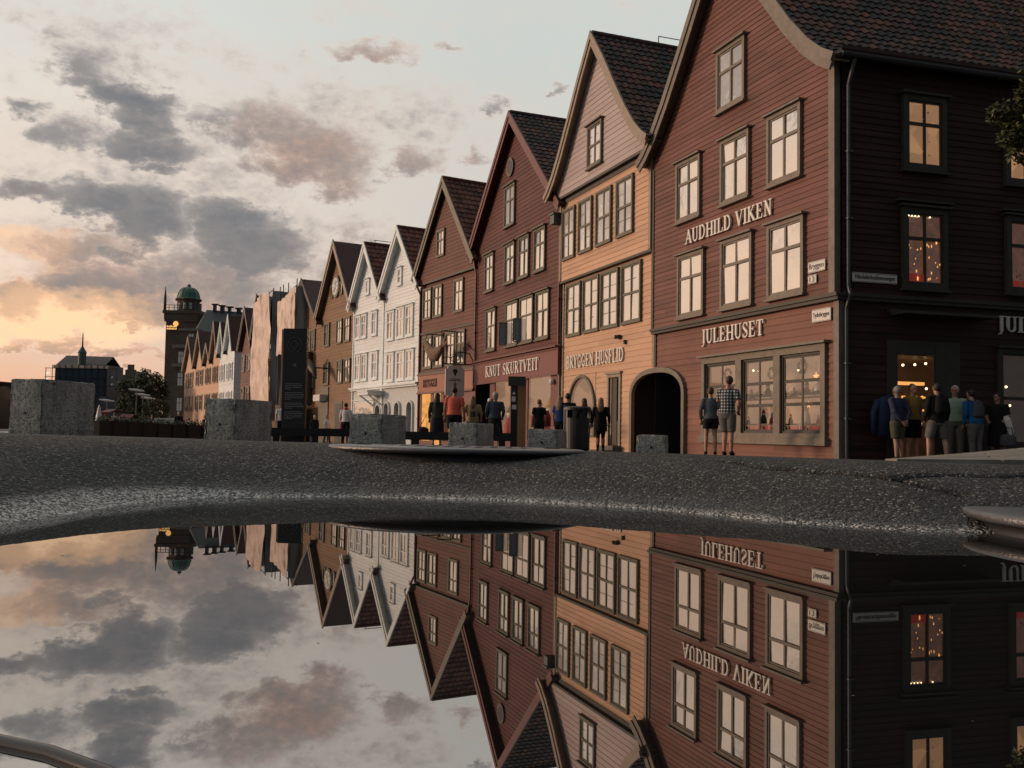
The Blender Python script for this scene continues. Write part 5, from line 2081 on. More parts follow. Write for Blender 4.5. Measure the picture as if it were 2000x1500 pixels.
# main block with mansard roof
b = MB()
b.box(3.36, 17.0, -15.0, -2.0, 0, 15.6)
tb(b, 'main_block', brick)
b = MB()
for z in (15.6, 12.6):
    b.box(3.0, 17.2, -15.5, -1.9, z, z + 0.5)
tb(b, 'cornice', bstone)
b = MB()
b.box(3.8, 6.4, -14.6, -10.0, 16.102, 18.4)
tb(b, 'attic_bay', brick)
b = MB()
b.box(3.6, 6.6, -14.8, -9.9, 18.4, 18.8)
tb(b, 'attic_cornice', bstone)
b = MB()
b.poly([(5.6, -15.2, 16.1), (17, -15.2, 16.1), (11.4, -6, 22.6), (5.2, -6, 22.9)])
b.poly([(5.6, -15.2, 16.1), (5.2, -6, 22.9), (3.6, -6, 20.0), (3.6, -12, 16.1)])
b.poly([(3.6, -6, 16.1), (3.6, -6, 22.0), (5.2, -2, 22.9), (5.2, -2, 16.1)])
b.poly([(5.2, -6, 22.9), (11.4, -6, 22.6), (11.4, -2, 22.6), (5.2, -2, 22.9)])
b.poly([(17, -15.2, 16.1), (17, -2, 16.1), (11.4, -2, 22.6), (11.4, -6, 22.6)])
tb(b, 'roof', slate)
for k, u in enumerate((6.4, 7.6, 8.9, 10.4)):
    b = MB()
    b.box(u, u + 0.45 + 0.15 * (k % 2), -6.5, -5.8, 22.0, 23.7 - 0.2 * k)
    b.box(u - .25, u + .85, -6.6, -5.7, 23.7 - .2 * k, 23.9 - .2 * k)
    tb(b, 'roof_vent', M['iron'])
pale = mat('pale reflecting pane', (0.6, 0.6, 0.58), 0.3)
for u in (3.9, 5.3):
    for z, h in ((16.6, 1.3), (13.2, 1.8), (9.6, 2.0), (5.6, 2.0)):
        if z > 16 and u < 5:
            continue
        b = MB()
        fy = -14.62 if z > 16 else -15.02
        b.box(u, u + 0.75, fy - .03, fy, z, z + h)
        w_ = tb(b, 'window', pale)
        b = MB()
        b.box(u + .34, u + .41, fy - .05, fy - .032, z, z + h)
        b.box(u, u + .75, fy - .05, fy - .032, z + h * .6, z + h * .6 + .08)
        b.build('glazing_bar', M['iron'], w_)

# ======================= stone hall under scaffolding, far left
grey = mat('weathered grey stone', (0.11, 0.105, 0.10), 0.9, var=0.2)
HK = empty('stone_hall', (-99.5, 220, -4), 0)
tag(HK, 'grey stone hall with steep roof, turret and dark scaffolding wrapped round its walls', 'hall')
b = MB()
b.box(-5.0, 6.2, -3, 6, 0, 18.0)
b.build('hall_wall', grey, HK)
b = MB()
b.poly([(-5.4, -3.6, 17.8), (5.7, -3.6, 17.6), (5.7, 1.5, 20.2), (-5.4, 1.5, 20.4)])
b.poly([(-5.4, 6.6, 17.8), (5.7, 6.6, 17.6), (5.7, 1.5, 20.2), (-5.4, 1.5, 20.4)])
b.build('roof', mat('grey slate', (0.10, 0.09, 0.09), 0.8, var=0.15), HK)
b = MB()
b.box(-5.6, 6.6, -4.3, -3.4, 17.1, 17.75)
b.build('scaffold_roof_edge', sheet, HK)
b = MB()
b.lathe([(0.9, 17.9), (0.9, 20.6), (1.05, 20.7), (0.5, 21.6), (0.18, 22.2), (0.12, 24.8), (0.02, 25.6)], (0.5, -3.4, 0), 10)
b.build('turret', mat('dull verdigris', (0.075, 0.105, 0.095), .7), HK)
blue = mat('dark blue scaffold net', (0.035, 0.05, 0.075), 0.9, var=0.2)
b = MB()
b.box(-5.2, 6.4, -4.2, -4.1, 5.5, 17.0)
b.build('scaffold_net', blue, HK)
b = MB()
for u in np.linspace(-7.2, 9.0, 12):
    b.bar((u, -4.4, 0), (u, -4.4, 17.8 - (0.9 if abs(u) > 6.5 else 0)), 0.12)
for z in np.arange(3, 17.2, 2.0):
    b.bar((-7.4, -4.45, z), (9.2, -4.45, z), 0.13)
b.build('scaffold_frame', M['iron'], HK)
for k in range(3):
    b = MB()
    b.ball((-6.6, -4.7, 15.8 - 1.5 * k), 0.35, 8, 6)
    b.build('scaffold_lamp', mat('white work lamp', (.9, .9, .9), .4, emit=(1, .96, .9), estr=0.7), HK)
for k in range(3):
    b = MB()
    b.ball((8.2, -4.7, 15.0 - 1.6 * k), 0.3, 8, 6)
    b.build('scaffold_lamp', pale, HK)
SG = empty('stepped_gable_house', (-85.6, 210, -3.5), 0)
tag(SG, 'dark house with stepped gable between the scaffolded hall and the trees', 'house')
b = MB()
b.box(-4.5, 3.5, 0, 8, 0, 11.5)
for k in range(5):
    w_ = 2.6 - k * 0.48
    b.box(0.5 - w_, 0.5 + w_, 0.0, 0.5, 11.502 + k * 1.15 - .002, 11.5 + (k + 1) * 1.15)
b.build('stepped_wall', mat('dusky stone', (0.12, 0.095, 0.085), .9, var=.2), SG)
b = MB()
b.poly([(-1.8, 0.5, 12), (0.5, 0.5, 16), (0.5, 8, 16), (-1.8, 8, 12)])
b.poly([(2.8, 0.5, 12), (0.5, 0.5, 16), (0.5, 8, 16), (2.8, 8, 12)])
b.build('roof', slate, SG)
b = MB()
b.box(-12, -4.6, -14, -6, 0, 9.5)
o = b.build('quay_building', mat('dark blue grey render', (0.035, 0.04, 0.055), .9, var=.2))
o.location = (-79, 206, -3.5)
tag(o, 'low blue grey building in front of the stepped gable house', 'building')

# far shore across the harbour, and the harbour itself
b = MB()
pr = random.Random(4)
xs = np.linspace(-900, -250, 60)
n = 0
for i, xx in enumerate(xs):
    h = 13 + 6 * noise.noise(Vector((xx * 0.02, 0, 0))) + 3 * noise.noise(Vector((xx * 0.08, 2, 0)))
    b.v += [(xx, 620, -4), (xx, 650, h), (xx, 900, h * 1.3)]
for i in range(59):
    for q in (0, 1):
        a = i * 3 + q
        b.face((a, a + 3, a + 4, a + 1))
hl = b.build('far_hills', mat('hazy far shore', (0.10, 0.13, 0.13), 1.0, var=0.2, vscale=.05), smooth=True)
tag(hl, kind='structure')

# ======================= trees
leafm = mat('dark leaves', (0.045, 0.060, 0.022), 0.7, var=0.5, vscale=0.8)
leafm2 = mat('olive leaves', (0.065, 0.075, 0.028), 0.7, var=0.5, vscale=1.2)
barkm = mat('bark', (0.05, 0.04, 0.03), 0.9, var=0.3, bump=0.4, bscale=30)


def tree(loc, h, crown_r, crown_z, nleaf, leaf, label, m=leafm, seed=1, trunk_r=0.22, sq=(1, 1, 1), clusters=26, extra=()):
    rd = random.Random(seed)
    e_ = empty('broadleaf_tree', loc, 0)
    tag(e_, label, 'tree', 'trees by the street')
    b = MB()
    b.tube([(0, 0, -0.3), (0.05, 0, h * .2), (0.0, 0.08, h * .45), (0.1, 0, h * .8)], [trunk_r, trunk_r * .8, trunk_r * .6, trunk_r * .15], 8)
    cs = []
    for k in range(clusters):
        while True:
            v = Vector((rd.uniform(-1, 1), rd.uniform(-1, 1), rd.uniform(-1, 1)))
            if 0.35 < v.length < 1.0:
                break
        c = Vector((v.x * crown_r * sq[0], v.y * crown_r * sq[1], crown_z + v.z * crown_r * sq[2]))
        cs.append((c, crown_r * rd.uniform(0.22, 0.42)))
        st = Vector((0.03, 0, h * rd.uniform(.25, .55)))
        mid_ = st.lerp(c, 0.5) + Vector((0, 0, 0.1 * crown_r))
        b.tube([st, mid_, c], [trunk_r * .35, trunk_r * .22, trunk_r * .06], 5)
    for c, r_ in extra:
        c = Vector(c) - Vector(loc)
        cs += [(c, r_)] * 3
        b.tube([(0.05, 0, h * .5), Vector((0.05, 0, h * .5)).lerp(c, .5) + Vector((0, 0, .5)), c], [trunk_r * .3, trunk_r * .18, trunk_r * .04], 5)
    b.build('trunk', barkm, e_)
    b = MB()
    for k in range(nleaf):
        c, r_ = cs[rd.randrange(len(cs))]
        d_ = Vector((rd.gauss(0, 1), rd.gauss(0, 1), rd.gauss(0, 1))).normalized()
        p_ = c + d_ * r_ * rd.uniform(0.45, 1.08)
        u = Vector((rd.uniform(-1, 1), rd.uniform(-1, 1), rd.uniform(-.6, .6))).normalized()
        w_ = u.cross(Vector((rd.uniform(-1, 1), rd.uniform(-1, 1), 1))).normalized()
        s_ = leaf * rd.uniform(0.6, 1.3)
        n = len(b.v)
        b.v += [tuple(p_ - u * s_), tuple(p_ - w_ * s_ * .5), tuple(p_ + u * s_), tuple(p_ + w_ * s_ * .5)]
        b.face((n, n + 1, n + 2, n + 3))
    b.build('crown', m, e_)
    return e_


tree((-48.6, 122, -2.0), 8, 3.1, 5.2, 5200, 0.22, 'large dark tree left of the brick tower', seed=3, sq=(1.0, 1, 1.0))
tree((-46.0, 119, -2.0), 8.5, 2.7, 6.2, 4200, 0.2, 'dark tree with pointed crown touching the brick tower base', seed=5, sq=(0.75, 1, 1.1))
tree((-43.4, 116, -2.0), 8.0, 1.8, 3.6, 2600, 0.18, 'small rounded tree between dark tree and orange gables', seed=8, sq=(0.8, 1, 1.3))
tree((-41.2, 108, -2.0), 7.0, 1.4, 3.0, 2000, 0.15, 'slim olive tree close to the outermost orange gable', m=leafm2, seed=9, sq=(0.7, .8, 1.5))
tree((11.3, 15.6, -0.5), 9.0, 2.5, 7.2, 16000, 0.055, 'leafy street tree reaching in front of the dark side wall', m=leafm2, seed=14, trunk_r=0.16, sq=(1, 1, 0.95), clusters=60, extra=[((8.75, 15.5, 5.55), .42), ((8.35, 15.4, 5.35), .33), ((8.1, 15.5, 5.45), .22), ((8.6, 15.7, 4.95), .30), ((8.5, 15.3, 5.75), .25), ((8.25, 15.5, 5.05), .2), ((8.9, 15.6, 4.75), .3), ((9.2, 15.4, 5.4), .5)])

# ======================= street lamps
for k, (x_, y_, h_, lab) in enumerate(((-41.35, 104, 5.2, 'tallest street lamp with flat pale head in front of the large dark tree'), (-42.2, 108, 4.9, 'middle street lamp of the three beside the large dark tree'),
                                       (-43.1, 112, 4.7, 'rightmost street lamp of the three beside the large dark tree'), (-45.0, 105, 4.0, 'lone street lamp in front of the blue grey building'))):
    e_ = empty('street_lamp', (x_, y_, gz(x_, y_) - 0.1), 0)
    tag(e_, lab, 'street lamp', 'street lamps along the quay')
    b = MB()
    b.tube([(0, 0, 0), (0, 0, 0.9), (0, 0, 1.0), (0, 0, h_)], [0.11, 0.11, 0.075, 0.06], 8)
    b.build('pole', M['zinc'], e_)
    b = MB()
    b.tube([(-0.9, 0, h_ + .12), (-0.2, 0, h_ + .05), (0.8, 0, h_ - .05)], [0.07, .14, .06], 8)
    b.build('lamp_head', M['letters_grey'], e_)

# ------------------------------------------------------------------ street furniture
gran = bpy.data.materials.new('speckled concrete')
gran.use_nodes = True
N, L = gran.node_tree.nodes, gran.node_tree.links
p = N['Principled BSDF']
p.inputs['Roughness'].default_value = 0.85
t = N.new('ShaderNodeTexCoord')
v1 = N.new('ShaderNodeTexVoronoi')
v1.inputs['Scale'].default_value = 55
L.new(t.outputs['Object'], v1.inputs['Vector'])
sc_ = N.new('ShaderNodeSeparateColor')
L.new(v1.outputs['Color'], sc_.inputs[0])
cr = N.new('ShaderNodeValToRGB')
L.new(sc_.outputs[0], cr.inputs[0])
e = cr.color_ramp.elements
e[0].color = (0.20, 0.20, 0.185, 1)
e[1].color = (0.60, 0.60, 0.56, 1)
k = e.new(0.12)
k.color = (0.05, 0.05, 0.05, 1)
k = e.new(0.16)
k.color = (0.33, 0.33, 0.305, 1)
k = e.new(0.8)
k.color = (0.41, 0.41, 0.38, 1)
nn_ = N.new('ShaderNodeTexNoise')
nn_.inputs['Scale'].default_value = 2.2
nn_.inputs['Detail'].default_value = 8
L.new(t.outputs['Object'], nn_.inputs['Vector'])
mp = N.new('ShaderNodeMapping')
mp.inputs['Scale'].default_value = (5, 5, 0.5)
L.new(t.outputs['Object'], mp.inputs[0])
n3_ = N.new('ShaderNodeTexNoise')
n3_.inputs['Scale'].default_value = 1.6
n3_.inputs['Detail'].default_value = 6
L.new(mp.outputs[0], n3_.inputs['Vector'])
ma = N.new('ShaderNodeMath')
ma.operation = 'ADD'
L.new(nn_.outputs[0], ma.inputs[0])
L.new(n3_.outputs[0], ma.inputs[1])
mr = N.new('ShaderNodeMapRange')
mr.inputs[1].default_value = 0.7
mr.inputs[2].default_value = 1.3
mr.inputs[3].default_value = 0.62
mr.inputs[4].default_value = 1.2
L.new(ma.outputs[0], mr.inputs[0])
mx = N.new('ShaderNodeMix')
mx.data_type = 'RGBA'
mx.blend_type = 'MULTIPLY'
mx.inputs[0].default_value = 1
L.new(cr.outputs[0], mx.inputs[6])
L.new(mr.outputs[0], mx.inputs[7])
L.new(mx.outputs[2], p.inputs['Base Color'])
bb = N.new('ShaderNodeBump')
bb.inputs['Strength'].default_value = 0.6
bb.inputs['Distance'].default_value = 0.006
L.new(sc_.outputs[0], bb.inputs['Height'])
L.new(bb.outputs[0], p.inputs['Normal'])


def block(x, y, ztop, w, l, ang, label, seed=0):
    """concrete block: (x, y) is its nearest vertical edge; w the face to the left, l the face running back"""
    g = gz(x, y) - 0.06
    h = ztop - g
    e_ = empty('concrete_block', (x, y, g), R(ang))
    tag(e_, label, 'concrete block', 'concrete blocks along the quay street')
    bm = bmesh.new()
    bmesh.ops.create_cube(bm, size=1)
    for v in bm.verts:
        v.co = Vector(((v.co.x - .5) * w, (v.co.y + .5) * l, (v.co.z + .5) * h))
        v.co.x += 0.02 * (v.co.z / h) * (1 if v.co.x < -w / 2 else -1) * 0.6
    bmesh.ops.bevel(bm, geom=bm.edges[:], offset=0.016, segments=2, affect='EDGES')
    bmesh.ops.subdivide_edges(bm, edges=bm.edges[:], cuts=7, use_grid_fill=True)
    bm.normal_update()
    for v in bm.verts:
        n = noise.noise(Vector((v.co.x * 6 + seed, v.co.y * 6, v.co.z * 6)))
        n2_b = noise.noise(Vector((v.co.x * 17 + seed, v.co.y * 17, v.co.z * 17)))
        edge_ = sum(1 for c_, m_c in ((abs(v.co.x + w / 2), w / 2), (abs(v.co.y - l / 2), l / 2), (abs(v.co.z - h / 2), h / 2)) if c_ > m_c - .03)
        v.co += v.normal * (n * 0.005 + (min(0.0, n2_b - .12) * 0.05 if edge_ > 1 else 0))
    me_ = bpy.data.meshes.new('block_body')
    bm.to_mesh(me_)
    bm.free()
    me_.materials.append(gran)
    o = bpy.data.objects.new('block_body', me_)
    COL.objects.link(o)
    o.parent = e_
    b = MB()
    b.tube([(-w * .5, 0.02, h * .42), (-w * .5, -0.006, h * .42)], 0.026, 12)
    b.build('lifting_hole', M['black'], e_)


BANG = -11.6
for k, (x_, y_, zt, w_, l_, an, lab) in enumerate((
        (-7.34, 14.76, 0.72, 0.60, 1.32, BANG, 'tallest concrete block, at the far left of the row with the widest dark side'),
        (-4.67, 16.02, 0.50, 0.60, 1.40, BANG, 'second tallest concrete block, in front of the far white gables'),
        (-2.16, 15.90, 0.28, 0.61, 1.30, BANG, 'middle height concrete block in front of the white houses, beside the pink scarf'),
        (-0.65, 18.42, 0.18, 0.60, 1.45, BANG, 'concrete block in front of the legs of the orange shirted man'),
        (0.90, 18.42, 0.08, 0.60, 1.35, BANG, 'low concrete block just left of the black litter bin'),
        (3.06, 18.60, 0.00, 0.60, 1.10, BANG, 'lowest concrete block, in front of the dark passage arch'))):
    block(x_, y_, zt, w_, l_, an, lab, k * 3.1)

# litter bin
e_ = empty('litter_bin', (1.43, 20.5, gz(1.43, 20.5)), R(15))
tag(e_, 'tall round black litter bin with lens shaped slots beside the low concrete block', 'litter bin')
b = MB()
b.lathe([(0.24, 0.0), (0.265, 0.03), (0.275, 0.05), (0.285, 0.70), (0.285, 0.705)], seg=28)
b.build('bin_body', M['black'], e_)
b = MB()
for k in range(8):
    a = k * math.pi / 4 + .2
    if k % 2 == 0:
        b.box(0, 0, 0, 0, 0, 0)
    for i in range(4):
        aa = a + (i - 1.5) * 0.07
        b.quad((0.285 * math.cos(aa), 0.285 * math.sin(aa), 0.70), (0.285 * math.cos(aa + .07), 0.285 * math.sin(aa + .07), 0.70),
               (0.285 * math.cos(aa + .07), 0.285 * math.sin(aa + .07), 0.87), (0.285 * math.cos(aa), 0.285 * math.sin(aa), 0.87))
b.build('bin_collar', M['black'], e_)
b = MB()
b.lathe([(0.29, 0.87), (0.305, 0.88), (0.305, 0.93), (0.27, 0.955), (0.05, 0.965)], seg=28)
b.build('bin_lid', M['black'], e_)
b = MB()
b.tube([(-0.29, 0, 0.05), (-0.29, 0, 0.92)], 0.018, 8)
b.build('hinge_rod', M['zinc'], e_)

# information pillar
e_ = empty('information_pillar', (-5.53, 24, gz(-5.5, 24) - .05), R(-2))
tag(e_, 'tall black information pillar with white ring and diamond emblem above lines of text', 'information sign')
b = MB()
ht = 2.51 + 0.42
hwd = 0.30
b.box(-hwd, hwd, -0.09, 0.09, 0, ht)
b.build('pillar_body', M['black'], e_)
b = MB()
b.box(-hwd - 0.045, -hwd - .001, -0.085, 0.085, 0.9, ht - .02)
b.build('copper_edge', mat('copper edge strip', (0.5, 0.27, 0.14), 0.45, metal=0.2), e_)
b = MB()
cx, cz = 0.0, ht - 0.42
wm_ = mat('pillar print', (0.20, 0.20, 0.20), 0.5)
A = arc(cx, cz, 0.175, 0.195, -75, 255, 30)
for p0, p1 in zip(A[:-1], A[1:]):
    b.bar((p0[0], -0.094, p0[1]), (p1[0], -0.094, p1[1]), 0.006, 0.024, up=(0, 1, 0))
D_ = [(0, .115), (.115, 0), (0, -.115), (-.115, 0), (0, .115)]
for p0, p1 in zip(D_[:-1], D_[1:]):
    b.bar((cx + p0[0], -0.096, cz + p0[1]), (cx + p1[0], -0.096, cz + p1[1]), 0.006, 0.032, up=(0, 1, 0))
b.bar((cx, -0.097, cz - .11), (cx, -0.097, cz - .19), 0.006, 0.02, up=(0, 1, 0))
b.build('emblem', wm_, e_)
b = MB()
for a, c, z in ((-0.05, -0.01, 0.0), (-0.01, 0.03, 0.03), (0.01, 0.05, -.02)):
    b.box(a, c, -0.094, -0.0902, ht - .95 + z, ht - .92 + z)
b.build('small_mark', wm_, e_)
b = MB()
rr_ = random.Random(3)
z = ht - 1.42
for para in (4, 5, 4, 5):
    for ln_ in range(para):
        w_ = 0.42 if ln_ < para - 1 else 0.16
        x0 = -0.22
        while x0 < -0.22 + w_:
            ww = rr_.uniform(0.025, 0.085)
            b.box(x0, x0 + ww, -0.0945, -0.0902, z, z + 0.018)
            x0 += ww + 0.014
        z -= 0.043
    z -= 0.05
b.build('text_lines', wm_, e_)

# low dark rails on the kerb
for (xa, ya, xb, yb, lab) in ((-6.1, 23.4, -3.9, 24.6, 'low dark timber rail at the foot of the black information pillar'),
                              (-2.6, 23.0, 0.0, 23.6, 'low dark timber rail behind the concrete block by the orange shirted man')):
    L_ = math.hypot(xb - xa, yb - ya)
    g = gz((xa + xb) / 2, (ya + yb) / 2)
    e_ = empty('timber_rail', (xa, ya, g), math.atan2(yb - ya, xb - xa))
    tag(e_, lab, 'rail')
    b = MB()
    b.box(0, L_, -0.12, 0.12, 0.16, 0.36)
    b.build('beam', M['black'], e_)
    for q in (0.25, L_ / 2, L_ - .25):
        b = MB()
        b.box(q - .08, q + .08, -0.1, 0.1, -0.1, 0.159)
        b.build('rail_foot', M['black'], e_)

# dark post in front of the oxblood shop
e_ = empty('timber_post', (0.08, 30.2, gz(0, 30.2)), 0)
tag(e_, 'thick black wooden post with small pale notices outside the signboard shop', 'post')
b = MB()
b.box(-0.11, 0.11, -0.11, 0.11, -0.1, 2.0)
b.build('post_shaft', M['black'], e_)
b = MB()
b.box(-0.2, 0.35, -0.16, 0.10, 2.0, 2.3)
b.build('post_top', M['trim_dark'], e_)
for k, (u, z, w_, h_) in enumerate(((-0.08, 1.50, .12, .16), (-0.07, 1.25, .14, .14), (-0.05, 1.72, .07, .08))):
    b = MB()
    b.box(u, u + w_, -0.118, -0.111, z, z + h_)
    b.build('notice', M['letters_grey'], e_)
e_ = empty('clothes_rack', (0.98, 31.5, gz(1, 31.5)), 0.2)
tag(e_, 'standing rack outside the signboard shop that carries a red jacket', 'rack')
b = MB()
b.tube([(0, 0, 0), (0, 0, 1.45)], 0.02, 6)
b.bar((-0.2, 0, 1.38), (0.2, 0, 1.38), 0.03)
b.bar((-0.25, 0, 0.03), (0.25, 0, 0.03), 0.04)
b.bar((0, -.25, 0.03), (0, .25, 0.03), 0.04)
b.ball((0, 0, 1.5), 0.06, 8, 6)
b.build('rack_frame', M['letters_grey'], e_)


def garment(name, loc, rz, m, label, cat, long=0.62, wide=0.24, inner=None):
    e_ = empty(name, loc, rz)
    tag(e_, label, cat)
    b = MB()
    b.tube([(0, 0, -long), (0, 0, -long * .5), (0, 0, -0.12), (0, 0, 0.0), (0, 0, 0.05)], [wide * .95, wide * .9, wide, wide * .55, wide * .25], 14, ell=[.5, .5, .5, .5, .6])
    b.build('jacket_body', m, e_, True)
    for s_ in (-1, 1):
        b = MB()
        b.tube([(s_ * wide * .75, 0, -0.08), (s_ * wide * 1.15, 0, -0.32), (s_ * wide * 1.2, 0.0, -long * .95)], [0.085, 0.075, 0.055], 9)
        b.build('sleeve', m, e_, True)
    if inner:
        b = MB()
        b.poly([(-0.05, -wide * .52, 0.0), (0.05, -wide * .52, 0.0), (0.07, -wide * .53, -0.22), (0.0, -wide * .5, -0.52), (-0.06, -wide * .53, -0.22)])
        b.build('shirt_front', inner, e_)
    return e_


garment('hanging_jacket', (0.98, 31.4, gz(1, 31.4) + 1.36), 0.2, mat('red knitted jacket', (0.32, 0.03, 0.04), .8, var=.2), 'red patterned jacket on the rack outside the signboard shop', 'jacket', inner=M['letters_grey'])
garment('hanging_jacket', (8.37, 21.02, 0.92), R(16), mat('navy jacket cloth', (0.010, 0.022, 0.07), .8, var=.2), 'navy blue jacket over a white shirt hung on the dark wall by the entrance', 'jacket', long=0.85, wide=0.3, inner=mat('white shirt', (.5, .52, .55), .8))

# hanging sign on iron bracket between the red houses
wp = to_world(H3, (-0.05, -0.1, 3.0))
e_ = empty('hanging_sign', wp, H3.ang)
tag(e_, 'rounded white hanging sign with dark printed figure on a scrolled iron bracket', 'sign')
b = MB()
b.tube([(0, 0.1, 0.25), (0, -1.6, 0.25)], 0.03, 6)
b.tube([(0, 0.05, 0.28), (0, -0.25, 0.8), (0, -0.75, 0.85), (0, -1.15, 0.55), (0, -0.95, 0.35), (0, -0.75, 0.5)], 0.025, 6)
b.tube([(0, -1.0, 0.3), (0, -1.3, 0.6), (0, -1.62, 0.5), (0, -1.5, 0.32)], 0.02, 6)
b.tube([(0, 0.05, 0.9), (0, -0.35, 1.25), (0, -0.6, 1.05), (0, -0.4, 0.9)], 0.022, 6)
b.build('bracket', M['iron'], e_)
bm = bmesh.new()
bmesh.ops.create_cube(bm, size=1)
for v in bm.verts:
    v.co = Vector((v.co.x * 0.10, v.co.y * 0.95 - 0.95, v.co.z * 1.52 - 0.62))
bmesh.ops.bevel(bm, geom=[ed for ed in bm.edges if abs(ed.verts[0].co.x - ed.verts[1].co.x) > 0.05], offset=0.12, segments=5, affect='EDGES')
me_ = bpy.data.meshes.new('sign_panel')
bm.to_mesh(me_)
bm.free()
me_.materials.append(M['sign_white'])
o = bpy.data.objects.new('sign_panel', me_)
COL.objects.link(o)
o.parent = e_
for xs_ in (0.054,):
    b = MB()
    b.tube([(xs_, -.95, -0.10), (xs_ + .006, -.95, -0.10)], 0.12, 14)
    b.box(xs_, xs_ + .006, -1.0, -0.9, -0.3, -0.2)
    b.box(xs_, xs_ + .006, -1.25, -0.65, -0.56, -0.53)
    b.box(xs_, xs_ + .006, -1.2, -0.7, -0.49, -0.46)
    b.tube([(xs_, -.95, -0.6), (xs_, -.95, -0.75), (xs_, -.95, -0.98)], [0.02, 0.045, 0.015], 8)
    b.box(xs_, xs_ + .006, -1.08, -0.82, -1.22, -1.18)
    b.build('printed_figure', M['sign_ink'], e_)

# carved fish hung above the rust signboard
carv = mat('weathered carved wood', (0.16, 0.095, 0.06), 0.8, var=0.35, vscale=3, bump=.3)
wp = to_world(H4, (4.1, -1.0, 4.15))
e_ = empty('carved_fish', wp, H4.ang)
e_.scale = (.82, .82, .82)
tag(e_, 'big carved wooden fish with sagging belly hanging in front of the brick red house', 'carving')
b = MB()
b.tube([(-1.75, 0, 0.35), (-1.5, 0, 0.55), (-1.25, 0, 0.42), (-0.8, 0, 0.05), (-0.2, 0, -0.32), (0.35, 0, -0.36), (0.9, 0, -0.1), (1.3, 0, 0.2)], [0.06, 0.20, 0.24, 0.34, 0.46, 0.42, 0.28, 0.10], 14, ell=[.6] * 8)
b.build('fish_body', carv, e_, True)
b = MB()
b.tube([(1.2, 0, 0.12), (1.55, 0, 0.45), (1.6, 0, 0.8)], [0.10, 0.16, 0.03], 8, ell=[.4] * 3)
b.tube([(1.2, 0, 0.12), (1.75, 0, 0.25), (2.0, 0, 0.35)], [0.08, 0.14, 0.02], 8, ell=[.4] * 3)
b.build('tail_fin', carv, e_, True)
b = MB()
b.ball((-1.55, -0.12, 0.58), 0.05, 8, 6)
b.build('eye', M['letters'], e_)
b = MB()
b.tube([(-1.35, 0, 0.55), (-1.2, 0, 1.05)], 0.03, 6)
b.tube([(1.0, 0, 0.1), (1.1, 0, 1.05)], 0.03, 6)
b.tube([(-1.2, 0, 1.05), (-1.2, 1.4, 1.05)], 0.035, 6)
b.tube([(1.1, 0, 1.05), (1.1, 1.4, 1.05)], 0.035, 6)
b.build('hanger', M['iron'], e_)
wp = to_world(H7, (1.7, -1.2, 4.4))
e_ = empty('carved_stag', wp, H7.ang)
tag(e_, 'dark carved animal figure leaping out from the golden brown house front', 'carving')
b = MB()
b.tube([(-1.1, 0, 0.45), (-0.7, 0, 0.38), (0.0, 0, 0.0), (0.7, 0, -0.35), (1.3, 0, -0.9)], [0.10, 0.22, 0.30, 0.22, 0.06], 10)
b.tube([(-0.6, 0, 0.4), (-0.95, 0, 0.75), (-1.2, 0, 0.62)], [0.14, 0.14, 0.05], 8)
b.tube([(-0.5, 0.1, 0.2), (-1.2, 0.1, 0.05)], [0.08, 0.04], 6)
b.tube([(-0.5, -0.1, 0.15), (-1.15, -0.1, -0.1)], [0.08, 0.04], 6)
b.build('figure_body', M['trim_dark'], e_, True)
b = MB()
b.tube([(0.3, 0.0, -0.1), (0.3, 1.2, -0.1)], 0.05, 6)
b.build('bracket', M['iron'], e_)

# raised manhole covers in the puddle edge
steel = mat('worn cast iron', (0.13, 0.125, 0.13), 0.36, metal=0.55, var=0.25, vscale=9, bump=0.25, bscale=160)
rust = mat('rusty iron rim', (0.10, 0.055, 0.035), 0.7, var=0.4, vscale=30, bump=0.3)


def cover(loc, r, tilt, label, thick=0.018):
    e_ = empty('manhole_cover', loc)
    e_.rotation_euler = tilt
    tag(e_, label, 'manhole cover', 'manhole covers')
    b = MB()
    pr_ = [(r - 0.015, -thick), (r - 0.004, -thick * .8), (r, -thick * .5), (r - 0.003, -thick * .15), (r - 0.012, -0.001), (r - 0.05, 0.0), (r * 0.62, 0.0), (r * .615, -0.006), (r * .60, -0.006), (r * .595, 0.0), (0.004, 0.0)]
    b.lathe(pr_, seg=96)
    b.build('cover_plate', steel, e_, True)
    b = MB()
    b.lathe([(r - 0.03, -0.16), (r - 0.028, -0.05), (r - 0.022, -thick - .002), (r - .2, -thick - .001)], seg=72)
    b.build('shadow_gap_ring', M['black'], e_, True)  # ring coloured black for the shadow gap under the cover
    b = MB()
    for q in range(10):
        for w in range(10):
            u, v = (q - 4.5) * r * .115, (w - 4.5) * r * .115
            if math.hypot(u, v) < r * .55:
                b.box(u - .009, u + .009, v - .009, v + .009, 0.0005, 0.0018)
    b.build('raised_studs', steel, e_)
    b = MB()
    b.box(r * .68, r * .80, -0.012, 0.012, 0.0005, 0.003)
    b.box(-r * .80, -r * .68, -0.012, 0.012, 0.0005, 0.003)
    b.build('lifting_slot', M['black'], e_)


cover((-0.165, 2.93, -0.046), 0.395, (R(-0.25), R(0.4), 0), 'manhole cover seen edge on beyond the puddle, in the middle of the street')
cover((1.20, 1.63, -0.126), 0.385, (R(0.3), R(0.6), R(25)), 'worn manhole cover at the right rim of the puddle', 0.020)

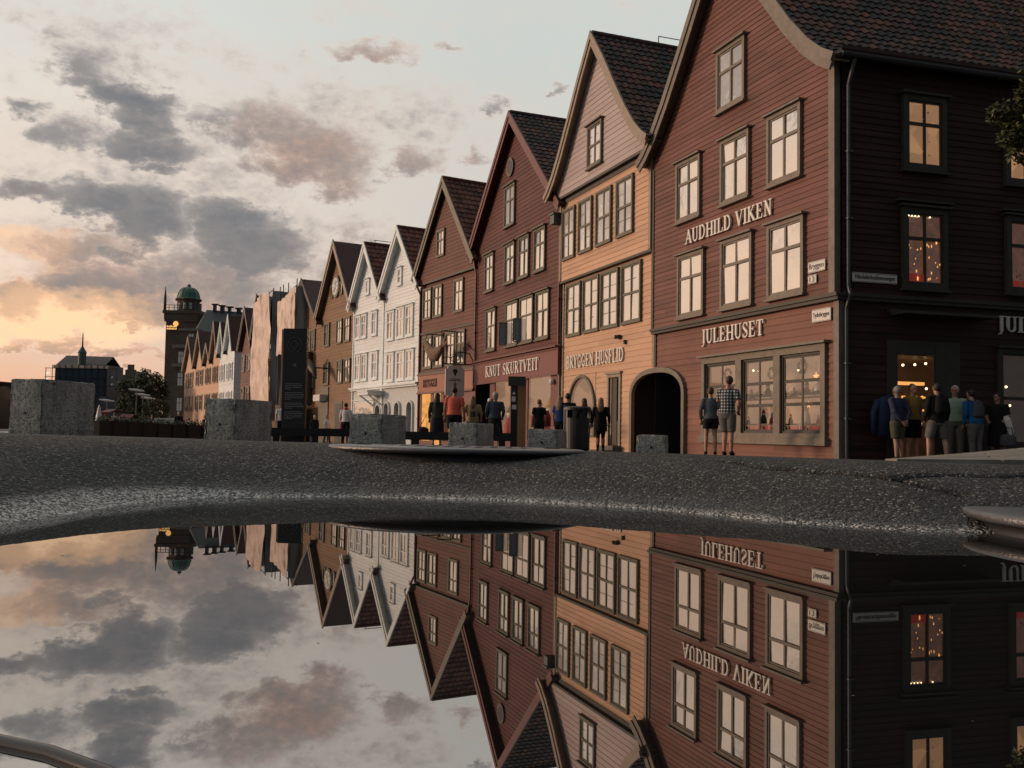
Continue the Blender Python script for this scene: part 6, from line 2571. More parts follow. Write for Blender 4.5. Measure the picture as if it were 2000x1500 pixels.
# wet black hose at the near left corner of the puddle
b = MB()
b.tube([(-0.40, 0.50, -0.158), (-0.31, 0.482, -0.154), (-0.25, 0.462, -0.152), (-0.21, 0.444, -0.152), (-0.172, 0.42, -0.153), (-0.13, 0.385, -0.156), (-0.07, 0.33, -0.164)], 0.0042, 16)
o = b.build('rubber_hose', mat('wet black rubber', (0.03, 0.018, 0.014), 0.18), smooth=True)
tag(o, 'thin wet dark rubber hose lying across the near left corner of the puddle', 'hose')

b = MB()
rg = random.Random(21)
for k in range(38):
    gx_, gy_ = rg.uniform(-.75, .9), rg.uniform(.5, 1.9)
    r_ = rg.uniform(.0004, .0014) * gy_
    b.ball((gx_, gy_, -0.160), r_, 6, 4, (1.5, 1.0, .3))
o = b.build('floating_grit', M['stone'])
tag(o, 'specks of pale grit floating on the puddle', 'grit', kind='stuff')

# low stone paving ramp at the right
b = MB()
flag = mat('stone flags', (0.22, 0.195, 0.165), 0.85, var=0.25, vscale=2.5, bump=0.3, bscale=25)
rows_f = [(9.3, 0.0), (10.4, .25), (11.6, .5), (13.0, .75), (14.4, 1.0)]


def ramp_z(x, y):
    return gz(x, y) + 0.02 + max(0.0, x / y - 0.405) * 1.55 * min(1.0, (y - 8.8) / 4.0)


for (ya, _), (yb, _) in zip(rows_f[:-1], rows_f[1:]):
    x0 = 0.405 * ya + 0.02
    while x0 < 11:
        w_ = random.uniform(0.7, 1.2)
        x1 = x0 + w_
        g_ = 0.018
        q = []
        for (x_, y_) in ((x0 + g_, ya + g_), (x1 - g_, ya + g_), (x1 - g_ + .4, yb - g_), (x0 + g_ + .4, yb - g_)):
            q.append((x_, y_, ramp_z(x_, y_)))
        n = len(b.v)
        for p_ in q:
            b.v.append(p_)
        for p_ in q:
            b.v.append((p_[0], p_[1], p_[2] - 0.5))
        b.face((n, n + 1, n + 2, n + 3))
        for i in range(4):
            j = (i + 1) % 4
            b.face((n + i, n + 4 + i, n + 4 + j, n + j))
        x0 = x1
o = b.build('pavement', flag)
tag(o, kind='structure')

# ------------------------------------------------------------------ shop display goods
def star(loc, r, m, label, rz=0.0):
    e_ = empty('paper_star', loc, rz)
    tag(e_, label, 'star', 'lit stars in the shop windows')
    b = MB()
    pts = []
    for k in range(10):
        a = math.pi / 2 + k * math.pi / 5
        q = r if k % 2 == 0 else r * .42
        pts.append((q * math.cos(a), 0, q * math.sin(a)))
    n = len(b.v)
    b.v += pts + [(0, -r * .25, 0), (0, r * .25, 0)]
    for k in range(10):
        b.face((n + k, n + (k + 1) % 10, n + 10))
        b.face((n + (k + 1) % 10, n + k, n + 11))
    b.build('star_body', m, e_)
    b = MB()
    b.tube([(0, 0, r), (0, 0, r + .25)], 0.005, 4)
    b.build('cord', M['iron'], e_)


starm = mat('lit paper star', (1, .6, .3), .5, emit=(1.0, 0.42, 0.16), estr=1.1)
garl = mat('dark fir garland', (0.02, 0.035, 0.018), .8, var=.4, vscale=30)
wsh = mat('white figurine', (0.7, 0.68, 0.65), .6)
redf = mat('red figurine', (0.45, 0.05, 0.04), .6)


def at1(u, d, z, H=None):
    return to_world(H or H1, (u, d, z))


def figurine(loc, h, m1, m2, label, rz):
    e_ = empty('display_figurine', loc, rz)
    tag(e_, label, 'figurine', 'figurines in the shop windows')
    b = MB()
    b.lathe([(h * .22, 0), (h * .24, h * .1), (h * .2, h * .4), (h * .1, h * .62), (0.01, h * .66)], seg=12)
    b.build('figurine_body', m1, e_, True)
    b = MB()
    b.ball((0, 0, h * .70), h * .14, 10, 7)
    b.build('head', M['letters'], e_, True)
    b = MB()
    b.lathe([(h * .15, h * .76), (h * .10, h * .88), (0.006, h * 1.02)], seg=10)
    b.build('pointed_cap', m2, e_, True)


def wreath(loc, r, label, rz):
    e_ = empty('fir_wreath', loc, rz)
    tag(e_, label, 'wreath', 'wreaths in the shop windows')
    b = MB()
    rd = random.Random(int(r * 1000))
    for k in range(260):
        a = rd.uniform(0, 2 * math.pi)
        q = r + rd.gauss(0, r * .14)
        c = Vector((q * math.cos(a), rd.gauss(0, r * .12), q * math.sin(a)))
        d_ = Vector((rd.gauss(0, 1), rd.gauss(0, 1), rd.gauss(0, 1))).normalized() * r * .2
        b.tube([c - d_, c + d_], [r * .03, r * .008], 3)
    b.build('fir_twigs', garl, e_)


ra = H1.ang
figs = [(3.3, .5, .335, .42, redf, redf, 'red robed gnome low in the left bay of the JULEHUSET window'),
        (3.95, .5, .335, .34, wsh, redf, 'white gnome with red cap low in the left bay of the JULEHUSET window'),
        (4.95, .5, .335, .38, garl, redf, 'dark green gnome low in the middle bay of the JULEHUSET window'),
        (5.55, .5, .335, .46, wsh, wsh, 'all white figure low in the middle bay of the JULEHUSET window'),
        (6.75, .45, .335, .5, wsh, wsh, 'tall white bird like figure low in the right bay of the JULEHUSET window'),
        (7.65, .45, .335, .34, wsh, redf, 'small white gnome low in the right corner of the JULEHUSET window'),
        (7.25, .7, .335, .40, redf, redf, 'red robed gnome under the lit star in the JULEHUSET window'),
        (5.0, .6, 1.015, .40, garl, garl, 'dark bushy figure on the upper shelf of the middle bay'),
        (5.6, .6, 1.015, .46, garl, wsh, 'dark figure with white cap on the upper shelf of the middle bay'),
        (6.6, .6, 1.015, .36, redf, garl, 'red and green figure on the upper shelf of the right bay'),
        (7.0, .6, 1.015, .42, wsh, wsh, 'white figure on the upper shelf of the right bay'),
        (7.7, .6, 1.015, .34, mat('amber figurine', (.5, .2, .05), .6), garl, 'amber figure on the upper shelf of the right bay'),
        (3.4, .6, 1.015, .34, garl, redf, 'dark figure with red cap on the upper shelf of the left bay')]
extra_cols = [(redf, wsh), (wsh, redf), (garl, redf), (mat('gold figurine', (.45, .26, .06), .5), redf), (redf, garl), (garl, wsh)]
bays = ('left', 'middle', 'right')
rf = random.Random(8)
for k in range(16):
    u = 3.15 + k * 0.31
    zz = 1.015 if k % 2 else .335
    figs.append((u, .72 + .12 * (k % 3) * .5, zz, rf.uniform(.20, .30), *extra_cols[k % 6], 'small crowded ornament in the second row of the JULEHUSET shop window'))
for (u, dd_, z, h, m1, m2, lab) in figs:
    figurine(at1(u, dd_, z), h, m1, m2, lab, ra)
star(at1(7.05, .3, .78), .10, starm, 'small orange lit star low in the right bay of the JULEHUSET window', ra)
star(at1(7.2, .4, 1.45), .13, starm, 'larger lit star above the shelf in the right bay of the JULEHUSET window', ra)
star(at1(4.9, .4, 1.72), .10, wsh, 'pale unlit star high in the middle bay of the JULEHUSET window', ra)
wreath(at1(6.75, .35, 1.72), .15, 'fir wreath high in the right bay of the JULEHUSET window', ra)
wreath(at1(5.5, .35, 1.62), .13, 'fir wreath high in the middle bay of the JULEHUSET window', ra)
wreath(at1(3.5, .35, 1.70), .14, 'fir wreath high in the left bay of the JULEHUSET window', ra)
for z_ in (1.04,):
    b = MB()
    rd = random.Random(4)
    for k in range(900):
        c = Vector((rd.uniform(3.0, 8.0), rd.uniform(.28, .5), z_ + abs(rd.gauss(0, .05))))
        d_ = Vector((rd.gauss(0, 1), rd.gauss(0, .6), rd.gauss(0, 1))).normalized() * .05
        b.tube([c - d_, c + d_], [.008, .002], 3)
    H1.build(b, 'fir_swag', garl)
for k, (u, w_) in enumerate(((4.72, .5), (5.5, .5), (6.55, .5), (7.35, .5))):
    # red pelmet boards along the bottom of the panes, each with a pale ring mark
    b = MB()
    b.box(u - .36, u + .36, 0.10, 0.13, 0.10, 0.27)
    o = H1.build(b, 'red_pelmet', redf)
    b = MB()
    A = arc(u, 0.19, 0.06, 0.065, 0, 360, 16)
    for p0, p1 in zip(A[:-1], A[1:]):
        b.bar((p0[0], 0.055, p0[1]), (p1[0], 0.055, p1[1]), 0.01, 0.02, up=(0, 1, 0))
    b.build('ring_mark', M['letters'], o)
for (u, z) in ((5.86, 1.70), (5.2, 1.83), (7.62, 1.78), (3.9, 1.8), (4.15, 1.78)):
    b = MB()
    b.ball((u, 0.9, z), 0.028, 8, 5)
    H1.build(b, 'ceiling_spotlight', M['bulb'])
# mannequins and goods in the neighbouring windows
figurine(to_world(H2, (2.45, .4, 0.3)), 1.15, mat('bright red dress', (0.65, 0.03, 0.05), .7), wsh, 'red dressed doll with pale head in the round topped window', H2.ang)
figurine(to_world(H2, (1.3, .4, 0.2)), .9, mat('muted knit', (0.25, .2, .16), .7), mat('ochre knit', (.4, .25, .08), .7), 'muted brown clothed doll in the round topped window', H2.ang)
figurine(to_world(H3, (8.4, .4, -.25)), 1.7, redf, mat('yellow hat', (.5, .3, .05), .7), 'tall red clothed display doll in the right window under the signboard', H3.ang)
figurine(to_world(H3, (3.9, .4, -.25)), 1.5, redf, garl, 'red clothed display doll in the left window under the signboard', H3.ang)

# ------------------------------------------------------------------ people
def cloth(name, c, var=0.18, rough=0.85, vs=12):
    return mat(name, c, rough, var=var, vscale=vs, bump=0.25, bscale=40, spec=0.2)


SK = {'fair': mat('fair skin', (0.42, 0.24, 0.17), .55, var=.06), 'tan': mat('tanned skin', (0.34, 0.18, 0.12), .55, var=.06), 'ruddy': mat('ruddy skin', (0.45, 0.22, 0.16), .55, var=.06)}
HR = {'dark': mat('dark hair', (0.018, 0.012, 0.009), .6, var=.3, vscale=30), 'brown': mat('brown hair', (0.06, 0.032, 0.018), .6, var=.3, vscale=30),
      'blond': mat('dark blond hair', (0.20, 0.13, 0.065), .6, var=.3, vscale=30), 'grey': mat('grey hair', (0.32, 0.29, 0.25), .6, var=.2, vscale=30),
      'white': mat('white hair', (0.55, 0.53, 0.50), .6, var=.15, vscale=30), 'red': mat('reddish hair', (0.16, 0.065, 0.03), .6, var=.3, vscale=30)}
eyem = mat('dark eyes', (0.01, 0.01, 0.01), .3)


def fuse(name, b, m, parent, voxel, smooth_it=2):
    me_ = bpy.data.meshes.new(name)
    me_.from_pydata(b.v, [], b.f)
    o = bpy.data.objects.new(name, me_)
    COL.objects.link(o)
    r_ = o.modifiers.new('r', 'REMESH')
    r_.mode = 'VOXEL'
    r_.voxel_size = voxel
    if smooth_it:
        s_ = o.modifiers.new('s', 'SMOOTH')
        s_.iterations = smooth_it
        s_.factor = 0.5
    dg = bpy.context.evaluated_depsgraph_get()
    m2 = bpy.data.meshes.new_from_object(o.evaluated_get(dg))
    bpy.data.objects.remove(o)
    m2.name = name
    m2.materials.clear()
    m2.materials.append(m)
    m2.polygons.foreach_set('use_smooth', [True] * len(m2.polygons))
    o = bpy.data.objects.new(name, m2)
    COL.objects.link(o)
    o.parent = parent
    return o


def V(*a):
    return Vector(a)


def hand(b, w, d, side, curl=0.5):
    """palm, four fingers and a thumb from the wrist w along direction d"""
    d = d.normalized()
    x = d.cross(V(0, 1, 0))
    if x.length < .2:
        x = d.cross(V(1, 0, 0))
    x.normalize()                       # across the palm
    n = x.cross(d).normalized()
    if n.y > 0:
        n = -n                          # palm side, curl toward it
    b.tube([w - d * .02, w + d * .03, w + d * .07, w + d * .095], [.026, .036, .040, .034], 8, ell=[.75, .5, .45, .4])
    for i, L_ in enumerate((.062, .072, .068, .052)):
        r0 = w + d * .088 + x * ((i - 1.5) * .020)
        p1 = r0 + (d * (1 - .2 * curl) + n * .35 * curl).normalized() * L_ * .5
        p2 = p1 + (d * (1 - .6 * curl) + n * .9 * curl).normalized() * L_ * .5
        b.tube([r0 - d * .02, r0, p1, p2], [.010, .0098, .009, .0072], 6)
    t0 = w + d * .03 + x * (.03 * side)
    b.tube([t0, t0 + (d * .6 + x * side * .8).normalized() * .035, t0 + (d * .8 + x * side * .45 + n * .3).normalized() * .068], [.013, .0115, .008], 6)


def person(x, y, h, rz, label, skin='fair', hair='brown', style='short', top=None, sleeve='short', bottom=None, legs='shorts', shoes=None,
           armL=None, armR=None, stance=0.10, stride=0.0, lean=0.0, width=1.0, headturn=0.0, headtilt=0.0, top_len=0.0, group=None, gzv=None, hooks=None, hipshift=0.0):
    g = gz(x, y) if gzv is None else gzv
    root = empty('person', (x, y, g), R(rz))
    tag(root, label, 'person', group)
    k = h / 1.75
    root.scale = (k, k, k)
    W = width
    ly = lean                                     # forward shift of the shoulders (toward -y)
    hip = V(hipshift, 0, .93)
    sh = V(0, -ly, 1.43)
    chest = V(hipshift * .3, -ly * .75, 1.27)
    waist = V(hipshift * .7, -ly * .35, 1.08)
    neck = V(0, -ly * 1.05, 1.49)
    hd = neck + V(math.sin(headtilt) * .1, -0.015 - ly * .25, .135)
    J = {}
    for s_ in (-1, 1):
        J[s_] = dict(h=V(s_ * .09 * W, 0, .90) + V(hipshift, 0, 0), k=V(s_ * (stance + .01), -.015 - s_ * stride * .5, .49), a=V(s_ * (stance + .02), .02 - s_ * stride, .085), s=sh + V(s_ * .175 * W, 0, -.01))
        arm = armL if s_ == -1 else armR
        if arm is None:
            arm = [(s_ * .235 * W, .02 - ly * .6, 1.14), (s_ * .245 * W, -.06 - ly * .4, .90)]
        J[s_]['e'] = V(*arm[0])
        J[s_]['w'] = V(*arm[1])
    # ---- body, one fused surface
    b = MB()
    b.tube([hip + V(0, 0, -.10), hip, waist, chest, sh + V(0, 0, -.03), sh + V(0, 0, .03)], [.10 * W, .165 * W, .135 * W, .165 * W, .155 * W, .07], 14, ell=[.9, .66, .72, .62, .56, .8])
    b.tube([neck + V(0, 0.01, -.06), neck + V(0, 0, .0), hd + V(0, .01, -.04)], [.068, .056, .055], 10)
    for s_ in (-1, 1):
        j = J[s_]
        b.tube([j['h'], j['h'].lerp(j['k'], .5), j['k']], [.092 * W, .076 * W, .056], 10)
        b.tube([j['k'], j['k'].lerp(j['a'], .35) + V(0, .018, 0), j['a']], [.055, .057, .036], 10)
        b.tube([j['a'] + V(0, .04, -.05), j['a'] + V(0, -.03, -.045), j['a'] + V(s_ * .01, -.15, -.06)], [.04, .042, .03], 8, ell=[.9, .9, .7])
        b.tube([j['s'] - V(s_ * .03, 0, 0), j['s'], j['s'].lerp(j['e'], .5), j['e']], [.055, .058, .048, .038], 9)
        b.tube([j['e'], j['e'].lerp(j['w'], .35), j['w']], [.038, .038, .026], 9)
        hand(b, j['w'], (j['w'] - j['e']), -s_ if s_ == 1 else 1, .6)
    # head with jaw, nose, brow and ears
    cr_, sr_ = math.cos(R(headturn)), math.sin(R(headturn))

    def hp(a, c, d):                              # head-local: a right, c forward, d up
        return hd + V(a * cr_ + c * sr_ * 1.0, -(c * cr_) + a * sr_, d)
    b.ball(tuple(hp(0, -.005, .02)), .082, 14, 10, (.93, 1.12, 1.22))
    b.ball(tuple(hp(0, .035, -.055)), .05, 10, 8, (1.0, .95, 1.0))
    b.tube([hp(0, .088, .02), hp(0, .112, -.018), hp(0, .09, -.028)], [.008, .014, .009], 6)
    b.tube([hp(-.04, .082, .035), hp(0, .093, .037), hp(.04, .082, .035)], [.009, .009, .009], 6)
    b.tube([hp(-.02, .088, -.052), hp(.02, .088, -.052)], [.007, .007], 6)
    for s_ in (-1, 1):
        b.ball(tuple(hp(s_ * .080, -.005, -.005)), .02, 8, 6, (.5, .8, 1.4))
    fuse('body', b, SK[skin], root, .0085, 2)
    b = MB()
    for s_ in (-1, 1):
        b.ball(tuple(hp(s_ * .031, .083, .015)), .009, 8, 6)
    b.build('eyes', eyem, root)
    # ---- hair
    b = MB()
    hc = hp(0, -.018, .045)
    if style in ('short', 'bald', 'crop'):
        rr_ = {'short': .093, 'crop': .087, 'bald': .084}[style]
        b.ball(tuple(hp(0, -.034, .040)), rr_, 14, 10, (.94, 1.04, 1.08))
    elif style == 'long':
        b.ball(tuple(hp(0, -.022, .04)), .096, 14, 10, (.98, 1.08, 1.12))
        b.tube([hp(0, -.05, .04), hp(0, -.085, -.08), hp(0.0, -.12, -.20), hp(0, -.13, -.34)], [.085, .10, .115, .06], 12, ell=[.7, .6, .45, .4])
    elif style == 'bob':
        b.ball(tuple(hp(0, -.025, .035)), .102, 14, 10, (1.0, 1.08, 1.1))
        b.tube([hp(0, -.045, .0), hp(0, -.06, -.10)], [.10, .07], 12, ell=[.75, .7])
    elif style == 'bun':
        b.ball(tuple(hp(0, -.022, .04)), .092, 14, 10, (.95, 1.08, 1.08))
        b.ball(tuple(hp(0, -.12, .06)), .045, 10, 8)
    elif style == 'cap':
        b.ball(tuple(hp(0, -.015, .045)), .097, 14, 10, (.97, 1.08, 1.0))
        b.tube([hp(0, .05, .055), hp(0, .15, .04)], [.07, .05], 8, ell=[.2, .15])
    if style == 'bald':
        # keep the crown bare: hair only as a low ring
        pass
    fuse('hair', b, HR[hair] if isinstance(hair, str) else hair, root, .011, 1)
    # ---- trousers / shorts / skirt
    if bottom:
        b = MB()
        b.tube([hip + V(0, 0, -.12), hip + V(0, 0, -.02), hip + V(0, 0, .08), waist + V(0, 0, -.02)], [.13 * W, .185 * W, .17 * W, .15 * W], 14, ell=[.85, .70, .72, .74])
        for s_ in (-1, 1):
            j = J[s_]
            if legs == 'shorts':
                kk = j['h'].lerp(j['k'], .92)
                b.tube([j['h'], j['h'].lerp(j['k'], .5), kk], [.112 * W, .105 * W, .098], 12)
            elif legs == 'brief':
                kk = j['h'].lerp(j['k'], .55)
                b.tube([j['h'], kk], [.112 * W, .105 * W], 12)
            elif legs == 'trousers':
                b.tube([j['h'], j['h'].lerp(j['k'], .5), j['k'], j['k'].lerp(j['a'], .5), j['a'] + V(0, 0, -.02)], [.108 * W, .098 * W, .080, .074, .068], 12)
            elif legs == 'slim':
                b.tube([j['h'], j['h'].lerp(j['k'], .5), j['k'], j['k'].lerp(j['a'], .4), j['a']], [.102 * W, .085 * W, .064, .063, .045], 12)
        if legs == 'skirt':
            b.tube([hip + V(0, 0, .05), hip + V(0, 0, -.15), V(hipshift * .5, 0, .50), V(0, 0, .42)], [.17 * W, .20 * W, .225 * W, .23 * W], 16, ell=[.75, .75, .75, .75])
        fuse('skirt' if legs == 'skirt' else ('trousers' if legs in ('trousers', 'slim') else 'shorts'), b, bottom, root, .013, 2)
    # ---- top
    if top:
        b = MB()
        tl = hip + V(0, 0, .0 - top_len)
        b.tube([tl, hip + V(0, 0, .05), waist, chest, sh + V(0, 0, -.04), sh + V(0, 0, .015), neck + V(0, 0, -.015)], [.19 * W, .185 * W, .16 * W, .185 * W, .178 * W, .12 * W, .064], 16, ell=[.70, .70, .74, .66, .60, .66, .95])
        for s_ in (-1, 1):
            j = J[s_]
            e1 = j['s'].lerp(j['e'], .72)
            if sleeve == 'none':
                continue
            b.tube([j['s'] - V(s_ * .05, 0, .01), j['s'], e1], [.068, .074, .066], 10)
            if sleeve == 'long':
                b.tube([j['s'].lerp(j['e'], .5), j['e'], j['e'].lerp(j['w'], .5), j['e'].lerp(j['w'], .97)], [.062, .056, .05, .040], 10)
            elif sleeve == 'rolled':
                b.tube([j['s'].lerp(j['e'], .5), j['e'], j['e'].lerp(j['w'], .3)], [.062, .056, .054], 10)
        fuse('shirt', b, top, root, .013, 2)
    # ---- shoes
    for s_ in (-1, 1):
        j = J[s_]
        b = MB()
        b.tube([j['a'] + V(0, .06, -.045), j['a'] + V(0, .0, -.035), j['a'] + V(s_ * .008, -.10, -.05), j['a'] + V(s_ * .012, -.19, -.062)], [.038, .052, .046, .028], 10, ell=[.9, .95, .75, .6])
        fuse('shoe', b, shoes or SHOE, root, .012, 1)
    if hooks:
        hooks(root, J, dict(hd=hd, sh=sh, chest=chest, waist=waist, hip=hip, hp=hp))
    return root


SHOE = cloth('dark shoe', (0.02, 0.018, 0.016))
blackc = cloth('black cloth', (0.012, 0.012, 0.014))
greyc = cloth('grey cloth', (0.13, 0.125, 0.12))
navy = cloth('navy knit', (0.040, 0.042, 0.085))
olive = cloth('olive shorts', (0.085, 0.085, 0.055))
must = cloth('mustard shirt', (0.30, 0.17, 0.045))
minty = cloth('pale green shirt', (0.30, 0.38, 0.30))
bluec = cloth('bright blue jacket', (0.010, 0.095, 0.24))
slateg = cloth('slate grey backpack', (0.08, 0.075, 0.085))
khaki = cloth('taupe trousers', (0.16, 0.14, 0.12))
hoodie = cloth('grey hoodie', (0.085, 0.10, 0.115))
orange = cloth('coral t-shirt', (0.62, 0.14, 0.095))
denim = cloth('denim jacket', (0.045, 0.065, 0.095))
jersey = cloth('sand jersey', (0.33, 0.26, 0.15))
darkgreen = cloth('dark green top', (0.035, 0.05, 0.035))
magenta = cloth('magenta scarf', (0.38, 0.025, 0.11))
whitec = cloth('white cloth', (0.62, 0.60, 0.58), .08)
blue2 = cloth('royal blue top', (0.025, 0.05, 0.16))


def plaid_mat():
    m = bpy.data.materials.new('black white plaid')
    m.use_nodes = True
    N, L = m.node_tree.nodes, m.node_tree.links
    p = N['Principled BSDF']
    p.inputs['Roughness'].default_value = .85
    t = N.new('ShaderNodeTexCoord')
    sp = N.new('ShaderNodeSeparateXYZ')
    L.new(t.outputs['Object'], sp.inputs[0])
    outs = []
    for ax in (0, 2):
        a = N.new('ShaderNodeMath')
        a.operation = 'SINE'
        b_ = N.new('ShaderNodeMath')
        b_.operation = 'MULTIPLY'
        b_.inputs[1].default_value = 92
        L.new(sp.outputs[ax], b_.inputs[0])
        L.new(b_.outputs[0], a.inputs[0])
        c = N.new('ShaderNodeMath')
        c.operation = 'GREATER_THAN'
        c.inputs[1].default_value = -0.1
        L.new(a.outputs[0], c.inputs[0])
        outs.append(c.outputs[0])
    ad_ = N.new('ShaderNodeMath')
    ad_.operation = 'ADD'
    L.new(outs[0], ad_.inputs[0])
    L.new(outs[1], ad_.inputs[1])
    cr_ = N.new('ShaderNodeValToRGB')
    cr_.color_ramp.interpolation = 'CONSTANT'
    e = cr_.color_ramp.elements
    e[0].color = (0.55, .55, .52, 1)
    e[1].position = .3
    e[1].color = (0.05, .065, .08, 1)
    k = e.new(.8)
    k.color = (.012, .02, .032, 1)
    dv = N.new('ShaderNodeMath')
    dv.operation = 'MULTIPLY'
    dv.inputs[1].default_value = .5
    L.new(ad_.outputs[0], dv.inputs[0])
    L.new(dv.outputs[0], cr_.inputs[0])
    L.new(cr_.outputs[0], p.inputs['Base Color'])
    return m


def backpack(m):
    def f(root, J, q):
        b = MB()
        c = q['chest'] + V(0, .15, 0)
        b.tube([c + V(0, .0, -.22), c + V(0, .02, -.15), c + V(0, .02, .05), c + V(0, 0, .17), c + V(0, -.02, .21)], [.09, .155, .15, .13, .05], 12, ell=[.5, .62, .62, .5, .5])
        fuse('backpack', b, m, root, .014, 2)
        for s_ in (-1, 1):
            b = MB()
            s = q['sh']
            b.tube([c + V(s_ * .09, -.02, .17), s + V(s_ * .10, -.01, .075), s + V(s_ * .10, -.12, -.04), c + V(s_ * .12, -.24, -.1)], .016, 6)
            b.build('strap', m, root, True)
    return f


RZB = 180
LR = {}
# group by the dark side wall
person(8.50, 20.75, 1.64, 205, 'person in purple jumper and olive shorts with hands joined behind the back', hair='grey', style='crop', top=navy, sleeve='long', bottom=olive, legs='shorts',
       armL=[(-.24, .12, 1.14), (-.08, .19, .93)], armR=[(.24, .12, 1.14), (.08, .20, .92)], stance=.06, lean=.03, width=1.12)
person(8.95, 21.05, 1.72, 20, 'person in mustard shirt and black shorts facing the street by the shop entrance', skin='ruddy', hair='brown', style='crop', top=must, sleeve='short', bottom=blackc, legs='shorts', width=1.05)
person(9.22, 20.45, 1.70, 190, 'person in black jacket with black backpack and grey shorts, legs apart', hair='dark', style='short', top=blackc, sleeve='long', bottom=greyc, legs='shorts', stance=.17, stride=.05, width=1.12, hooks=backpack(blackc), top_len=.06)
person(9.98, 21.25, 1.72, -12, 'white haired person in pale green shirt and taupe trousers facing the others', skin='ruddy', hair='white', style='short', top=minty, sleeve='short', bottom=khaki, legs='trousers', width=1.12, headturn=-25)
person(10.20, 20.75, 1.62, 200, 'person in bright blue jacket with slate grey backpack and grey trousers', hair='dark', style='short', top=bluec, sleeve='long', bottom=greyc, legs='trousers', lean=.10, width=1.12, hooks=backpack(slateg), stance=.09)


def carry(root, J, q):
    b = MB()
    w = J[1]['w']
    b.tube([w + V(.02, -.02, .12), w + V(.05, -.03, .02), w + V(.10, -.02, -.12), w + V(.14, 0, -.30), w + V(.12, 0, -.52)], [.05, .09, .08, .06, .012], 9, ell=[.6] * 5)
    fuse('draped_cloth', b, whitec, root, .012, 1)


person(10.97, 21.3, 1.60, -38, 'dark haired person in black with a white cloth over the arm beside the shop window', skin='tan', hair='dark', style='bun', top=blackc, sleeve='short', bottom=blackc, legs='skirt', width=1.08,
       armL=[(-.24, -.02, 1.12), (-.16, -.22, 1.02)], armR=[(.25, -.02, 1.12), (.20, -.20, 1.05)], headturn=-30, hooks=carry)
e_ = empty('handbag', (11.02, 20.95, gz(11, 21) + .38), R(-20))
tag(e_, 'grey handbag held low by the dark haired person in black', 'handbag')
b = MB()
b.tube([(0, 0, 0), (0, 0, .06), (0, 0, .22), (0, 0, .27)], [.15, .18, .16, .12], 12, ell=[.45] * 4)
b.build('bag_body', slateg, e_, True)
b = MB()
b.tube([(-.1, 0, .25), (-.07, 0, .42), (.07, 0, .42), (.1, 0, .25)], .01, 6)
b.build('bag_handle', blackc, e_)

# couple at the shop window
person(4.80, 22.75, 1.62, 172, 'person in grey hoodie and black shorts seen from behind at the shop window', hair='brown', style='short', skin='fair', top=hoodie, sleeve='long', bottom=blackc, legs='brief',
       armL=[(-.26, .03, 1.14), (-.22, -.04, .90)], armR=[(.26, .03, 1.14), (.24, -.04, .90)], width=.98, lean=.03)
person(5.05, 22.0, 1.84, 150, 'tall person in black and white plaid shirt and grey shorts, hand raised to the mouth', hair='brown', style='short', skin='ruddy', top=plaid_mat(), sleeve='short', bottom=greyc, legs='shorts',
       armR=[(.27, -.10, 1.20), (.06, -.22, 1.44)], armL=[(-.26, .06, 1.14), (-.20, -.12, .97)], headturn=50, stance=.06, hipshift=.02, width=1.02)
# between the houses and the blocks
person(2.79, 29.5, 1.66, 175, 'person in long black coat and black leggings with long hair near the narrow door', hair='blond', style='long', top=blackc, sleeve='long', bottom=blackc, legs='slim', top_len=.28, width=1.15, stance=.07)
person(1.72, 28.9, 1.74, 180, 'black haired person in black whose head shows just above the litter bin', hair='dark', style='short', top=blackc, sleeve='long', bottom=blackc, legs='trousers', width=1.05)
person(2.20, 28.6, 1.58, 185, 'person with brown hair in dark top behind the right edge of the litter bin', hair='brown', style='long', top=blackc, sleeve='long', bottom=blackc, legs='trousers')
person(1.45, 28.3, 1.60, 150, 'person in royal blue top and black trousers with blond hair left of the litter bin', hair='blond', style='long', top=blue2, sleeve='short', bottom=blackc, legs='slim')
person(0.84, 28.7, 1.52, 180, 'youth in black t-shirt with reddish cropped hair above the low concrete block', hair='red', style='crop', top=blackc, sleeve='short', bottom=blackc, legs='shorts', width=.95)


def stripes(root, J, q):
    for k in range(9):
        b = MB()
        a = R(20 + k * 17.5)
        c, s = math.cos(a), math.sin(a)
        b.tube([(.188 * c, .14 * s, .93), (.215 * c, .163 * s, .75), (.242 * c, .182 * s, .50)], .006, 4)
        b.build('skirt_stripe', whitec, root)


person(-0.49, 28.2, 1.66, 184, 'grey haired person in denim jacket and dark striped skirt looking at the shop', hair='grey', style='bob', top=denim, sleeve='long', bottom=blackc, legs='skirt', width=1.12, hooks=stripes,
       armL=[(-.27, .02, 1.16), (-.25, -.14, .98)], armR=[(.27, .02, 1.16), (.25, -.14, .98)])


def number(root, J, q):
    o = plain_text('28', .19, .17, blackc, root, (.10, .165, 1.05), (R(90), 0, R(180)), 'jersey_number', .012)


person(-1.19, 28.9, 1.56, 182, 'person in sand coloured jersey numbered 28 with long blond hair', hair='blond', style='long', top=jersey, sleeve='rolled', bottom=greyc, legs='trousers', width=1.2, hooks=number, top_len=.08,
       armL=[(-.30, .02, 1.15), (-.30, -.06, .98)], armR=[(.30, .02, 1.15), (.30, -.06, .98)])
person(-1.73, 28.5, 1.80, 172, 'person in coral orange t-shirt with dark hair seen from behind', hair='dark', style='short', skin='tan', top=orange, sleeve='short', bottom=blackc, legs='shorts', width=1.2)
person(-2.36, 30.0, 1.68, 178, 'person with very long dark hair over a dark green top and grey waistband', hair='dark', style='long', top=darkgreen, sleeve='long', bottom=cloth('dark indigo skirt', (.016, .018, .03)), legs='skirt', width=1.08)
e_ = empty('shoulder_bag', (-2.78, 29.8, gz(-2.7, 29.8) + .28), 0)
tag(e_, 'dark brown shoulder bag hanging low beside the long haired person', 'bag')
